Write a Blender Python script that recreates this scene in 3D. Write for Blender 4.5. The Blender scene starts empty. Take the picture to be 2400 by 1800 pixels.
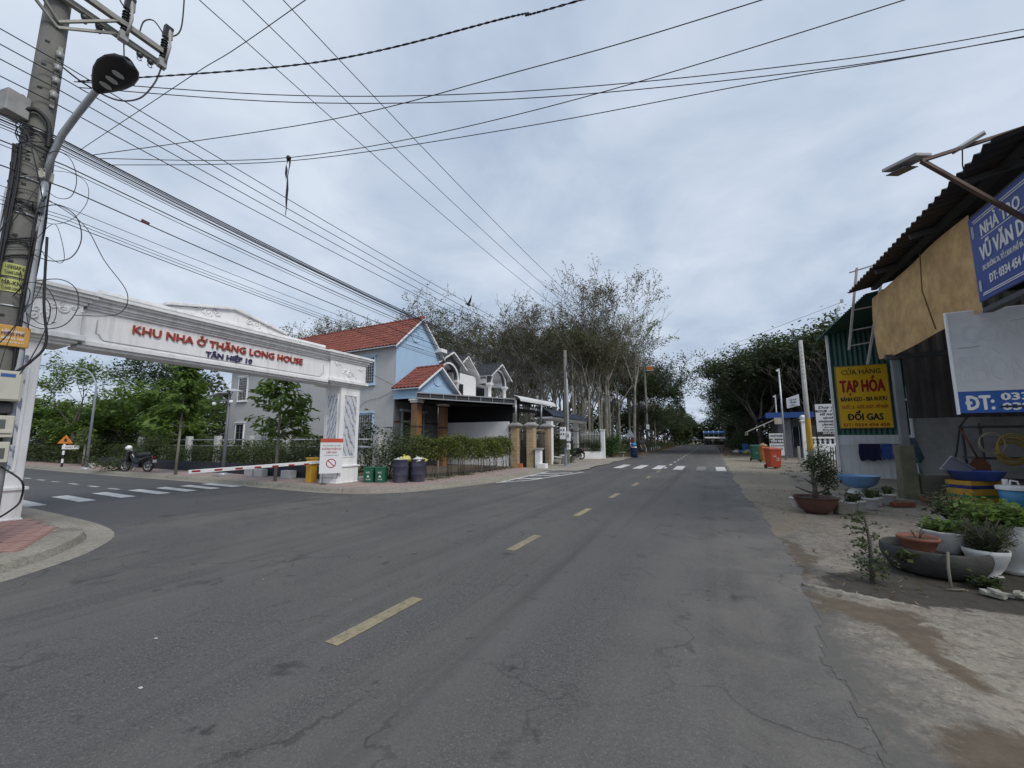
import bpy, bmesh, math, random
import numpy as np
from mathutils import Vector, Matrix
rnd = random.Random(7)
PI = math.pi
SC = bpy.context.scene
COL = SC.collection
# ------------------------------------------------------------------ camera
cam_d = bpy.data.cameras.new('camera'); cam = bpy.data.objects.new('camera', cam_d); COL.objects.link(cam)
cam_d.sensor_fit = 'HORIZONTAL'; cam_d.sensor_width = 36.0; cam_d.lens = 36.0*920/2400
cam_d.shift_y = 21.0/2400; cam_d.clip_start = 0.05; cam_d.clip_end = 4000
cam.location = (0, 0, 1.55); cam.rotation_euler = (math.radians(97.0), 0, math.radians(26.64))
SC.camera = cam
# ------------------------------------------------------------------ sky
SUN_EL, SUN_AZ = math.radians(46), math.radians(112)      # azimuth clockwise from +Y (the road)
w = bpy.data.worlds.new('World'); SC.world = w; w.use_nodes = True
nt = w.node_tree; nt.nodes.clear()
def N(t, **kw):
    n = nt.nodes.new(t)
    for k, v in kw.items(): setattr(n, k, v)
    return n
def math_n(op, a, b=None, c=None):
    n = N('ShaderNodeMath', operation=op)
    for i, v in enumerate((a, b, c)):
        if v is None: continue
        if isinstance(v, (int, float)): n.inputs[i].default_value = v
        else: nt.links.new(v, n.inputs[i])
    return n.outputs[0]
out = N('ShaderNodeOutputWorld'); bg = N('ShaderNodeBackground'); bg.inputs['Strength'].default_value = 0.1
sky = N('ShaderNodeTexSky', sky_type='NISHITA'); sky.sun_disc = False
sky.sun_elevation = SUN_EL; sky.sun_rotation = SUN_AZ; sky.air_density = 1.0; sky.dust_density = 3.0
tc = N('ShaderNodeTexCoord'); sep = N('ShaderNodeSeparateXYZ'); nt.links.new(tc.outputs['Generated'], sep.inputs[0])
# overcast deck: project the view direction on a flat layer so the clouds foreshorten to the horizon
zz = math_n('ADD', math_n('MAXIMUM', sep.outputs[2], 0.0), 0.16)
cb = N('ShaderNodeCombineXYZ'); nt.links.new(math_n('DIVIDE', sep.outputs[0], zz), cb.inputs[0]); nt.links.new(math_n('DIVIDE', sep.outputs[1], zz), cb.inputs[1])
n1 = N('ShaderNodeTexNoise'); n1.inputs['Scale'].default_value = 0.85; n1.inputs['Detail'].default_value = 6; n1.inputs['Roughness'].default_value = .52; n1.inputs['Distortion'].default_value = .35
n2 = N('ShaderNodeTexNoise'); n2.inputs['Scale'].default_value = 2.3; n2.inputs['Detail'].default_value = 5; n2.inputs['Roughness'].default_value = .55; n2.inputs['Distortion'].default_value = .5
nt.links.new(cb.outputs[0], n1.inputs['Vector']); nt.links.new(cb.outputs[0], n2.inputs['Vector'])
cl = math_n('ADD', math_n('MULTIPLY', n1.outputs[0], .62), math_n('MULTIPLY', n2.outputs[0], .38))
ramp = N('ShaderNodeValToRGB'); nt.links.new(cl, ramp.inputs[0])
el = ramp.color_ramp.elements
el[0].position = .38; el[0].color = (3.15, 3.85, 4.95, 1)
el[1].position = .63; el[1].color = (5.3, 5.9, 6.7, 1)
e = el.new(.50); e.color = (4.2, 4.85, 5.85, 1)
mixc = N('ShaderNodeMix', data_type='RGBA'); mixc.inputs[0].default_value = 0.93
nt.links.new(sky.outputs[0], mixc.inputs[6]); nt.links.new(ramp.outputs[0], mixc.inputs[7])
nt.links.new(mixc.outputs[2], bg.inputs['Color']); nt.links.new(bg.outputs[0], out.inputs[0])
# ------------------------------------------------------------------ sun behind the cloud deck
sd = bpy.data.lights.new('sun', 'SUN'); sd.energy = 1.5; sd.angle = math.radians(20); sd.color = (1, .965, .92)
so = bpy.data.objects.new('sun', sd); COL.objects.link(so)
sdir = Vector((math.sin(SUN_AZ)*math.cos(SUN_EL), math.cos(SUN_AZ)*math.cos(SUN_EL), math.sin(SUN_EL)))
so.rotation_euler = sdir.to_track_quat('Z', 'Y').to_euler(); so.location = (0, 0, 60)
vs = SC.view_settings; vs.view_transform = 'Standard'; vs.look = 'None'; vs.exposure = 0.45; vs.gamma = 1.0; vs.use_curve_mapping = False
SC.cycles.max_bounces = 6; SC.cycles.transparent_max_bounces = 6; SC.cycles.use_denoising = True
# ------------------------------------------------------------------ materials
MATS = {}
def M(name, col, rough=.8, var=.12, scale=4.0, col2=None, bump=0.0, bscale=40.0, metal=0.0, spec=.5, alpha=None, stain=None, stain_amt=0.0, streak=False, detail=5):
    """principled material: two-tone noise, optional stain layer and fine bump"""
    if name in MATS: return MATS[name]
    m = bpy.data.materials.new(name); m.use_nodes = True; t = m.node_tree; b = t.nodes['Principled BSDF']
    b.inputs['Roughness'].default_value = rough; b.inputs['Metallic'].default_value = metal; b.inputs['Specular IOR Level'].default_value = spec
    c = np.array(col, float)
    c2 = np.array(col2, float) if col2 is not None else c*(1-var)
    c1 = c if col2 is not None else c*(1+var*.6)
    tcn = t.nodes.new('ShaderNodeTexCoord')
    nz = t.nodes.new('ShaderNodeTexNoise'); nz.inputs['Scale'].default_value = scale; nz.inputs['Detail'].default_value = detail; nz.inputs['Roughness'].default_value = .62
    t.links.new(tcn.outputs['Object'], nz.inputs['Vector'])
    r = t.nodes.new('ShaderNodeValToRGB'); t.links.new(nz.outputs[0], r.inputs[0])
    r.color_ramp.elements[0].position = .32; r.color_ramp.elements[0].color = (*c2, 1)
    r.color_ramp.elements[1].position = .68; r.color_ramp.elements[1].color = (*c1, 1)
    cur = r.outputs[0]
    if stain is not None:
        mp = t.nodes.new('ShaderNodeMapping'); t.links.new(tcn.outputs['Object'], mp.inputs[0])
        mp.inputs['Scale'].default_value = (6, 6, .7) if streak else (1.3, 1.3, 1.3)
        n2_ = t.nodes.new('ShaderNodeTexNoise'); n2_.inputs['Scale'].default_value = 1.0; n2_.inputs['Detail'].default_value = 7; n2_.inputs['Roughness'].default_value = .65
        t.links.new(mp.outputs[0], n2_.inputs['Vector'])
        r2 = t.nodes.new('ShaderNodeValToRGB'); r2.color_ramp.elements[0].position = .48; r2.color_ramp.elements[1].position = .72
        r2.color_ramp.elements[1].color = (stain_amt,)*3+(1,); t.links.new(n2_.outputs[0], r2.inputs[0])
        mx = t.nodes.new('ShaderNodeMix'); mx.data_type = 'RGBA'; mx.inputs[7].default_value = (*stain, 1)
        t.links.new(r2.outputs[0], mx.inputs[0]); t.links.new(cur, mx.inputs[6]); cur = mx.outputs[2]
    t.links.new(cur, b.inputs['Base Color'])
    if bump:
        nb = t.nodes.new('ShaderNodeTexNoise'); nb.inputs['Scale'].default_value = bscale; nb.inputs['Detail'].default_value = 6
        t.links.new(tcn.outputs['Object'], nb.inputs['Vector'])
        bp = t.nodes.new('ShaderNodeBump'); bp.inputs['Strength'].default_value = bump; bp.inputs['Distance'].default_value = .02
        t.links.new(nb.outputs[0], bp.inputs['Height']); t.links.new(bp.outputs[0], b.inputs['Normal'])
    MATS[name] = m; return m
def leafmat(name, c1, c2, scale=1.6, trans=.25, rough=.55, c3=None):
    if name in MATS: return MATS[name]
    m = bpy.data.materials.new(name); m.use_nodes = True; t = m.node_tree; t.nodes.clear()
    o = t.nodes.new('ShaderNodeOutputMaterial'); b = t.nodes.new('ShaderNodeBsdfPrincipled'); b.inputs['Roughness'].default_value = rough; b.inputs['Specular IOR Level'].default_value = .35
    tr = t.nodes.new('ShaderNodeBsdfTranslucent'); mx = t.nodes.new('ShaderNodeMixShader'); mx.inputs[0].default_value = trans
    tcn = t.nodes.new('ShaderNodeTexCoord'); nz = t.nodes.new('ShaderNodeTexNoise'); nz.inputs['Scale'].default_value = scale*3.5; nz.inputs['Detail'].default_value = 6; nz.inputs['Roughness'].default_value = .75
    t.links.new(tcn.outputs['Object'], nz.inputs['Vector'])
    r = t.nodes.new('ShaderNodeValToRGB'); t.links.new(nz.outputs[0], r.inputs[0])
    r.color_ramp.elements[0].position = .33; r.color_ramp.elements[0].color = (*c1, 1)
    r.color_ramp.elements[1].position = .66; r.color_ramp.elements[1].color = (*c2, 1)
    if c3: e_ = r.color_ramp.elements.new(.74); e_.color = (*c3, 1)
    t.links.new(r.outputs[0], b.inputs['Base Color']); t.links.new(r.outputs[0], tr.inputs[0])
    t.links.new(b.outputs[0], mx.inputs[1]); t.links.new(tr.outputs[0], mx.inputs[2]); t.links.new(mx.outputs[0], o.inputs[0])
    MATS[name] = m; return m
# ------------------------------------------------------------------ mesh builder
class MB:
    def __init__(s): s.v = []; s.f = []; s.sm = []
    def add(s, vs, fs, smooth=False):
        n = len(s.v); s.v += [tuple(p) for p in vs]; s.f += [tuple(i+n for i in f) for f in fs]; s.sm += [smooth]*len(fs); return s
    def box(s, c, d, rz=0, rx=0, ry=0, taper=1.0):
        x, y, z = d[0]/2, d[1]/2, d[2]/2; vs = []
        R = Matrix.Rotation(rz, 3, 'Z') @ Matrix.Rotation(ry, 3, 'Y') @ Matrix.Rotation(rx, 3, 'X')
        for k in (-1, 1):
            q = taper if k > 0 else 1
            for (a, b_) in ((-1, -1), (1, -1), (1, 1), (-1, 1)): vs.append(Vector(c)+R @ Vector((a*x*q, b_*y*q, k*z)))
        return s.add(vs, [(3, 2, 1, 0), (4, 5, 6, 7), (0, 1, 5, 4), (1, 2, 6, 5), (2, 3, 7, 6), (3, 0, 4, 7)])
    def b2(s, lo, hi): return s.box([(a+b_)/2 for a, b_ in zip(lo, hi)], [b_-a for a, b_ in zip(lo, hi)])
    def beam(s, p0, p1, wd, ht, up=(0, 0, 1)):
        p0, p1 = Vector(p0), Vector(p1); d = (p1-p0).normalized(); u = Vector(up)
        if abs(d.dot(u)) > .98: u = Vector((1, 0, 0))
        r = d.cross(u).normalized(); u = r.cross(d)
        vs = [p+r*a*wd/2+u*b_*ht/2 for p in (p0, p1) for a, b_ in ((-1, -1), (1, -1), (1, 1), (-1, 1))]
        return s.add(vs, [(3, 2, 1, 0), (4, 5, 6, 7), (0, 1, 5, 4), (1, 2, 6, 5), (2, 3, 7, 6), (3, 0, 4, 7)])
    def tube(s, pts, r, n=6, cap=True, smooth=True):
        pts = [Vector(p) for p in pts]; k = len(pts); rs = r if isinstance(r, (list, tuple)) else [r]*k
        vs = []; prev = None
        for i, p in enumerate(pts):
            d = (pts[min(i+1, k-1)]-pts[max(i-1, 0)])
            d = d.normalized() if d.length > 1e-9 else Vector((0, 0, 1))
            if prev is None:
                u = Vector((0, 0, 1)) if abs(d.z) < .9 else Vector((1, 0, 0)); a = d.cross(u).normalized()
            else: a = (prev-d*prev.dot(d)); a = a.normalized() if a.length > 1e-6 else d.orthogonal().normalized()
            prev = a; b_ = d.cross(a)
            for j in range(n):
                t = 2*PI*j/n; vs.append(p+(a*math.cos(t)+b_*math.sin(t))*rs[i])
        fs = [(i*n+j, i*n+(j+1) % n, (i+1)*n+(j+1) % n, (i+1)*n+j) for i in range(k-1) for j in range(n)]
        s.add(vs, fs, smooth)
        if cap:
            n0 = len(s.v)-len(vs); s.f += [tuple(n0+j for j in range(n))[::-1], tuple(n0+(k-1)*n+j for j in range(n))]; s.sm += [False, False]
        return s
    def lathe(s, prof, c=(0, 0, 0), n=20, smooth=True, sx=1, sy=1, a0=0, fn=None):
        vs = []
        for (r, z) in prof:
            for j in range(n):
                t = a0+2*PI*j/n; q = fn(t, z) if fn else 1
                vs.append((c[0]+r*q*math.cos(t)*sx, c[1]+r*q*math.sin(t)*sy, c[2]+z))
        k = len(prof)
        return s.add(vs, [(i*n+j, i*n+(j+1) % n, (i+1)*n+(j+1) % n, (i+1)*n+j) for i in range(k-1) for j in range(n)], smooth)
    def prism(s, poly, o, u, v, d):
        """2-D outline poly in the frame (o; u, v), extruded by vector d"""
        o, u, v, d = Vector(o), Vector(u), Vector(v), Vector(d); n = len(poly)
        vs = [o+u*a+v*b_ for a, b_ in poly]; vs += [p+d for p in vs]
        return s.add(vs, [tuple(range(n))[::-1], tuple(range(n, 2*n))]+[(i, (i+1) % n, (i+1) % n+n, i+n) for i in range(n)])
    def ball(s, c, r, n=12, m=8, sx=1, sy=1, sz=1, jit=0):
        vs = []
        for i in range(m+1):
            a = PI*i/m
            for j in range(n):
                b_ = 2*PI*j/n; q = r*(1+(rnd.uniform(-jit, jit) if jit and 0 < i < m else 0))
                vs.append((c[0]+q*sx*math.sin(a)*math.cos(b_), c[1]+q*sy*math.sin(a)*math.sin(b_), c[2]+q*sz*math.cos(a)))
        return s.add(vs, [(i*n+j, (i+1)*n+j, (i+1)*n+(j+1) % n, i*n+(j+1) % n) for i in range(m) for j in range(n)], True)
    def torus(s, c, R, r, axis='Y', n=24, m=8):
        pts = []
        for i in range(n+1):
            t = 2*PI*i/n; a, b_ = R*math.cos(t), R*math.sin(t)
            pts.append({'Y': (c[0]+a, c[1], c[2]+b_), 'X': (c[0], c[1]+a, c[2]+b_), 'Z': (c[0]+a, c[1]+b_, c[2])}[axis])
        return s.tube(pts, r, m, cap=False)
    def mesh(s, name, M4=None):
        me = bpy.data.meshes.new(name)
        vs = s.v if M4 is None else [tuple(M4 @ Vector(p)) for p in s.v]
        me.from_pydata(vs, [], s.f); me.polygons.foreach_set('use_smooth', s.sm); me.update(); return me
LF = lambda: (np.zeros((0, 4, 3)))
def leaf_quads(cent, length, width, rs, up=.5, droop=0.0, dirs=None):
    """rhombic leaf faces around the given centres -> (n,4,3)"""
    n = len(cent)
    d = rs.normal(size=(n, 3)) if dirs is None else np.asarray(dirs)+rs.normal(size=(n, 3))*.35
    d[:, 2] = d[:, 2]*.5-droop; d /= np.linalg.norm(d, axis=1)[:, None]+1e-9
    nn = rs.normal(size=(n, 3))+np.array([0, 0, up*3]); s = np.cross(d, nn); s /= np.linalg.norm(s, axis=1)[:, None]+1e-9
    L = (length*rs.uniform(.65, 1.2, n))[:, None]; W = (width*rs.uniform(.7, 1.15, n))[:, None]
    return np.stack([cent-d*L*.5, cent+s*W*.5-d*L*.05, cent+d*L*.5, cent-s*W*.5-d*L*.05], 1)
def quads_mesh(name, q):
    n = len(q); me = bpy.data.meshes.new(name)
    me.vertices.add(n*4); me.vertices.foreach_set('co', q.reshape(-1).astype(np.float32))
    me.loops.add(n*4); me.loops.foreach_set('vertex_index', np.arange(n*4, dtype=np.int32))
    me.polygons.add(n); me.polygons.foreach_set('loop_start', np.arange(0, n*4, 4, dtype=np.int32)); me.polygons.foreach_set('loop_total', np.full(n, 4, dtype=np.int32))
    me.update(calc_edges=True); return me
# ------------------------------------------------------------------ objects
def thing(name, label, cat, loc=(0, 0, 0), rz=0, group=None):
    o = bpy.data.objects.new(name, None); COL.objects.link(o); o.empty_display_size = .2
    o.location = loc; o.rotation_euler = (0, 0, rz); o['label'] = label; o['category'] = cat
    if group: o['group'] = group
    return o
def tag(o, label, cat, group=None, kind=None):
    o['label'] = label; o['category'] = cat
    if group: o['group'] = group
    if kind: o['kind'] = kind
    return o
def wmat(o):
    m = Matrix.Translation(o.location) @ o.rotation_euler.to_matrix().to_4x4()
    return wmat(o.parent) @ m if o.parent else m
def part(name, mb, mat, parent=None, world=False, bevel=0, label=None, kind=None):
    """one mesh object; world=True: the builder holds world coordinates"""
    if isinstance(mb, MB):
        me = mb.mesh(name, wmat(parent).inverted() if (world and parent) else None)
    elif isinstance(mb, np.ndarray):
        q = mb
        if world and parent:
            mi = np.array(wmat(parent).inverted()); q = q @ mi[:3, :3].T+mi[:3, 3]
        me = quads_mesh(name, q)
    else: me = mb
    o = bpy.data.objects.new(name, me); COL.objects.link(o)
    if mat and not me.materials: me.materials.append(mat)
    if parent: o.parent = parent
    if bevel:
        bv = o.modifiers.new('bevel', 'BEVEL'); bv.width = bevel; bv.segments = 2; bv.limit_method = 'ANGLE'; bv.angle_limit = .7
    if label: o['label'] = label
    if kind: o['kind'] = kind
    return o
def struct(name, mb, mat, parent=None):
    o = part(name, mb, mat, parent)
    if not parent: o['kind'] = 'structure'
    return o
def solo(name, mb, mat, label, cat, group=None, base=None, bevel=0):
    """a thing that is one mesh; its origin is set to base (world builder)"""
    if base is not None:
        me = mb.mesh(name, Matrix.Translation(base).inverted()) if isinstance(mb, MB) else quads_mesh(name, mb-np.array(base))
        o = part(name, me, mat, bevel=bevel); o.location = base
    else: o = part(name, mb, mat, bevel=bevel)
    return tag(o, label, cat, group)
def dup(root, loc, rz=0, scale=1.0, label=None, group=None):
    r = root.copy(); COL.objects.link(r); r.location = loc; r.rotation_euler = (0, 0, rz); r.scale = (scale,)*3 if isinstance(scale, (int, float)) else scale
    if label: r['label'] = label
    if group: r['group'] = group
    for ch in list(root.children):
        c = ch.copy(); COL.objects.link(c); c.parent = r
        for g_ in list(ch.children):
            d = g_.copy(); COL.objects.link(d); d.parent = c
    return r
def zg(y): return .003*((y-12)+math.sqrt((y-12)**2+16))
# ------------------------------------------------------------------ lettering
import unicodedata
def raw_text(body, depth):
    c = bpy.data.curves.new('lettering', 'FONT'); c.body = body; c.extrude = depth; c.resolution_u = 2
    o = bpy.data.objects.new('tmp', c); COL.objects.link(o)
    me = bpy.data.meshes.new_from_object(o.evaluated_get(bpy.context.evaluated_depsgraph_get()))
    bpy.data.objects.remove(o); bpy.data.curves.remove(c); return me
CH = {}
def char_info(ch):
    """(x min, x max, y max, advance, verts, faces) of a glyph; old style figures are stretched to cap height"""
    if ch not in CH:
        def grab(b):
            me = raw_text(b, 1.0); v = coords(me).copy(); f = [tuple(p.vertices) for p in me.polygons]; bpy.data.meshes.remove(me); return v, f
        a = grab(ch+'I')[0]; b = grab('I')[0]; v, f = grab(ch) if ch.strip() else (np.zeros((1, 3), np.float32), [])
        if ch.isdigit(): v[:, 1] = (v[:, 1]-v[:, 1].min())*.7/(v[:, 1].max()-v[:, 1].min())
        CH[ch] = (v[:, 0].min(), v[:, 0].max(), v[:, 1].max(), a[:, 0].max()-b[:, 0].max(), v, f)
    return CH[ch]
def coords(me):
    co = np.empty(len(me.vertices)*3, np.float32); me.vertices.foreach_get('co', co); return co.reshape(-1, 3)
def strokes(base, marks, th):
    """accents as strokes [(x0, y0, x1, y1), ...] over one base glyph at the origin"""
    x0, x1, top = char_info(base)[:3]; xc = (x0+x1)/2; S = []; y = top+.06; circ = '\u0302' in marks; brv = '\u0306' in marks
    for m in marks:
        if m == '\u0302': S += [(xc-.17, y, xc, y+.13), (xc, y+.13, xc+.17, y)]
        elif m == '\u0306': S += [(xc-.16, y+.13, xc-.08, y+.03), (xc-.08, y+.03, xc+.08, y+.03), (xc+.08, y+.03, xc+.16, y+.13)]
        elif m == '\u0303': S += [(xc-.19, y+.03, xc-.08, y+.12), (xc-.08, y+.12, xc+.08, y+.04), (xc+.08, y+.04, xc+.19, y+.13)]
        elif m == '\u031b': S += [(x1-.07, top-.1, x1+.06, top-.02), (x1+.06, top-.02, x1+.07, top+.08)]
        elif m == '\u0323': S += [(xc-.05, -.15, xc+.05, -.15)]
        elif m == 'bar': S += [(x0-.09, top*.5, x0+.24, top*.5)]
        else:
            dx, dy = (.2, .08) if circ else ((.0, .12) if brv else (0, 0))
            if m == '\u0300': S += [(xc-.13+dx, y+.16+dy, xc+.07+dx, y+.03+dy)]
            elif m == '\u0301': S += [(xc-.06+dx, y+.03+dy, xc+.14+dx, y+.16+dy)]
            elif m == '\u0309': S += [(xc-.08+dx, y+.15+dy, xc+.03+dx, y+.19+dy), (xc+.03+dx, y+.19+dy, xc+.08+dx, y+.12+dy), (xc+.08+dx, y+.12+dy, xc+dx, y+.06+dy), (xc+dx, y+.06+dy, xc+dx, y+.01+dy)]
    return S
def text_mesh(body, depth=.004, bold=0.0):
    base = ''; marks = []
    for ch in body:
        if ch in 'ĐĐđ': base += 'D' if ch != 'đ' else 'd'; marks.append(['bar']); continue
        d = unicodedata.normalize('NFD', ch); base += d[0]; marks.append(list(d[1:]))
    bm = bmesh.new(); b = bold*1.2; x = 0; th = .075+bold*1.6; z1 = depth+.03*max(.3, depth*20)
    offs = ((0, 0), (b, 0), (-b, 0), (0, b*.7), (0, -b*.7), (b*.7, b*.5), (-b*.7, -b*.5)) if bold else ((0, 0),)
    for ch in base:
        inf = char_info(ch)
        if inf[5]:
            for i, (dx, dy) in enumerate(offs):       # heavier strokes: the same outline laid again slightly to the sides
                dz = .0035*i*max(.3, depth*20); q = [bm.verts.new((p[0]+x+dx, p[1]+dy, p[2]*depth+dz)) for p in inf[4]]
                for f in inf[5]: bm.faces.new([q[t] for t in f])
        x += inf[3]
    x = 0
    for ch, mk in zip(base, marks):
        for n_, (xa, ya, xb, yb) in enumerate(strokes(ch, mk, th)):
            a, c = Vector((x+xa, ya)), Vector((x+xb, yb)); d = (c-a).normalized(); n = Vector((-d.y, d.x))*th/2; a -= d*th*.2; c += d*th*.2; zz_ = z1+.002*n_
            q = [bm.verts.new((p.x, p.y, zz)) for zz in (-depth, zz_) for p in (a-n, c-n, c+n, a+n)]
            for f in ((0, 1, 2, 3), (4, 5, 6, 7), (0, 1, 5, 4), (1, 2, 6, 5), (2, 3, 7, 6), (3, 0, 4, 7)): bm.faces.new([q[t] for t in f])
        x += char_info(ch)[3]
    bmesh.ops.recalc_face_normals(bm, faces=bm.faces[:]); me = bpy.data.meshes.new('lettering'); bm.to_mesh(me); bm.free(); return me
def place_text(me, X, Y, Z, r, u, n, pos, parent, mat, name):
    P = np.outer(X, np.array(r))+np.outer(Y, np.array(u))+np.outer(Z, np.array(n))+np.array(pos)
    if parent: mi = np.array(wmat(parent).inverted()); P = P @ mi[:3, :3].T+mi[:3, 3]
    me.vertices.foreach_set('co', P.astype(np.float32).reshape(-1)); me.update(); return part(name, me, mat, parent)
def text(parent, body, mat, pos, right, normal, wd, cap, depth=.004, bold=.02, name='lettering', align='C', shear=0):
    """flat lettering: pos = baseline centre (or left end) in world space, fitted to the width wd and cap height"""
    n = Vector(normal).normalized(); r = Vector(right).normalized(); u = n.cross(r)
    sy = cap/.7; me = text_mesh(body, depth/sy, bold); co = coords(me); x0, x1 = co[:, 0].min(), co[:, 0].max(); sx = wd/(x1-x0)
    X = (co[:, 0]-(x0+x1)/2)*sx if align == 'C' else (co[:, 0]-x0)*sx
    Y = co[:, 1]*sy; return place_text(me, X+Y*shear, Y, co[:, 2]*sy*.5, r, u, n, pos, parent, mat, name)
def letters(parent, body, mat, pos, right, normal, wd, cap, depth, bold):
    """solid letters, one object each"""
    n = Vector(normal).normalized(); r = Vector(right).normalized(); u = n.cross(r); sy = cap/.7
    nb = [unicodedata.normalize('NFD', c)[0] for c in body]; adv = [char_info(c)[3] for c in nb]; tot = sum(adv); sx = wd/tot; x = -tot/2
    for ch, a in zip(body, adv):
        if ch != ' ':
            me = text_mesh(ch, depth/sy, bold); co = coords(me); place_text(me, (co[:, 0]+x)*sx, co[:, 1]*sy, co[:, 2]*sy, r, u, n, pos, parent, mat, 'letter')
        x += a
# shared materials
white = M('white_plaster', (.82, .82, .82), .75, .05, 2.0, stain=(.40, .385, .345), stain_amt=.5, streak=True, bump=.12, bscale=30)
white_clean = M('white_paint', (.80, .80, .80), .6, .05, 3.0, stain=(.5, .49, .46), stain_amt=.2)
grey_wall = M('grey_wall_paint', (.46, .46, .455), .8, .06, .7, stain=(.36, .36, .35), stain_amt=.35, streak=True, bump=.08)
blue_wall = M('pale_blue_paint', (.37, .53, .70), .75, .05, 1.5, stain=(.28, .42, .6), stain_amt=.4, streak=True)
concrete = M('concrete', (.36, .35, .33), .88, .18, 3.0, stain=(.16, .155, .145), stain_amt=.6, bump=.35, bscale=55)
pole_conc = M('pole_concrete', (.175, .17, .155), .88, .2, 2.2, stain=(.12, .12, .115), stain_amt=.75, streak=True, bump=.35, bscale=60)
steel = M('galvanised_steel', (.42, .44, .46), .42, .15, 9, metal=.6)
dark_steel = M('dark_steel', (.09, .09, .095), .5, .2, 9, metal=.4)
black = M('black_plastic', (.018, .018, .02), .45, .3, 8)
rubber = M('black_rubber', (.022, .022, .022), .8, .3, 20, bump=.2)
cable_m = M('cable_sheath', (.016, .016, .018), .6, .3, 6)
glass = M('window_glass', (.025, .032, .04), .08, .4, .8, spec=.8)
bark = M('pale_bark', (.25, .23, .19), .92, .35, 3.0, stain=(.07, .065, .055), stain_amt=.8, bump=.6, bscale=30)
bark_d = M('dark_bark', (.10, .085, .07), .92, .35, 5.0, stain=(.045, .04, .035), stain_amt=.7, bump=.6, bscale=40)
lf_green = leafmat('leaf_green', (.065, .12, .022), (.18, .27, .055), 1.2, .4, c3=(.28, .33, .08))
lf_dark = leafmat('leaf_dark', (.03, .048, .018), (.075, .105, .034), .9, .28)
lf_rubber = leafmat('leaf_rubber', (.058, .060, .030), (.135, .132, .06), .8, .35, c3=(.23, .18, .075))
lf_dry = leafmat('leaf_dry', (.09, .055, .022), (.17, .12, .05), 1.4, .25)
lf_hedge = leafmat('leaf_hedge', (.06, .085, .018), (.18, .21, .05), 2.0, .3, c3=(.34, .33, .10))
lf_olive = leafmat('leaf_olive', (.036, .055, .02), (.095, .125, .042), 1.5, .28)
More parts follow.
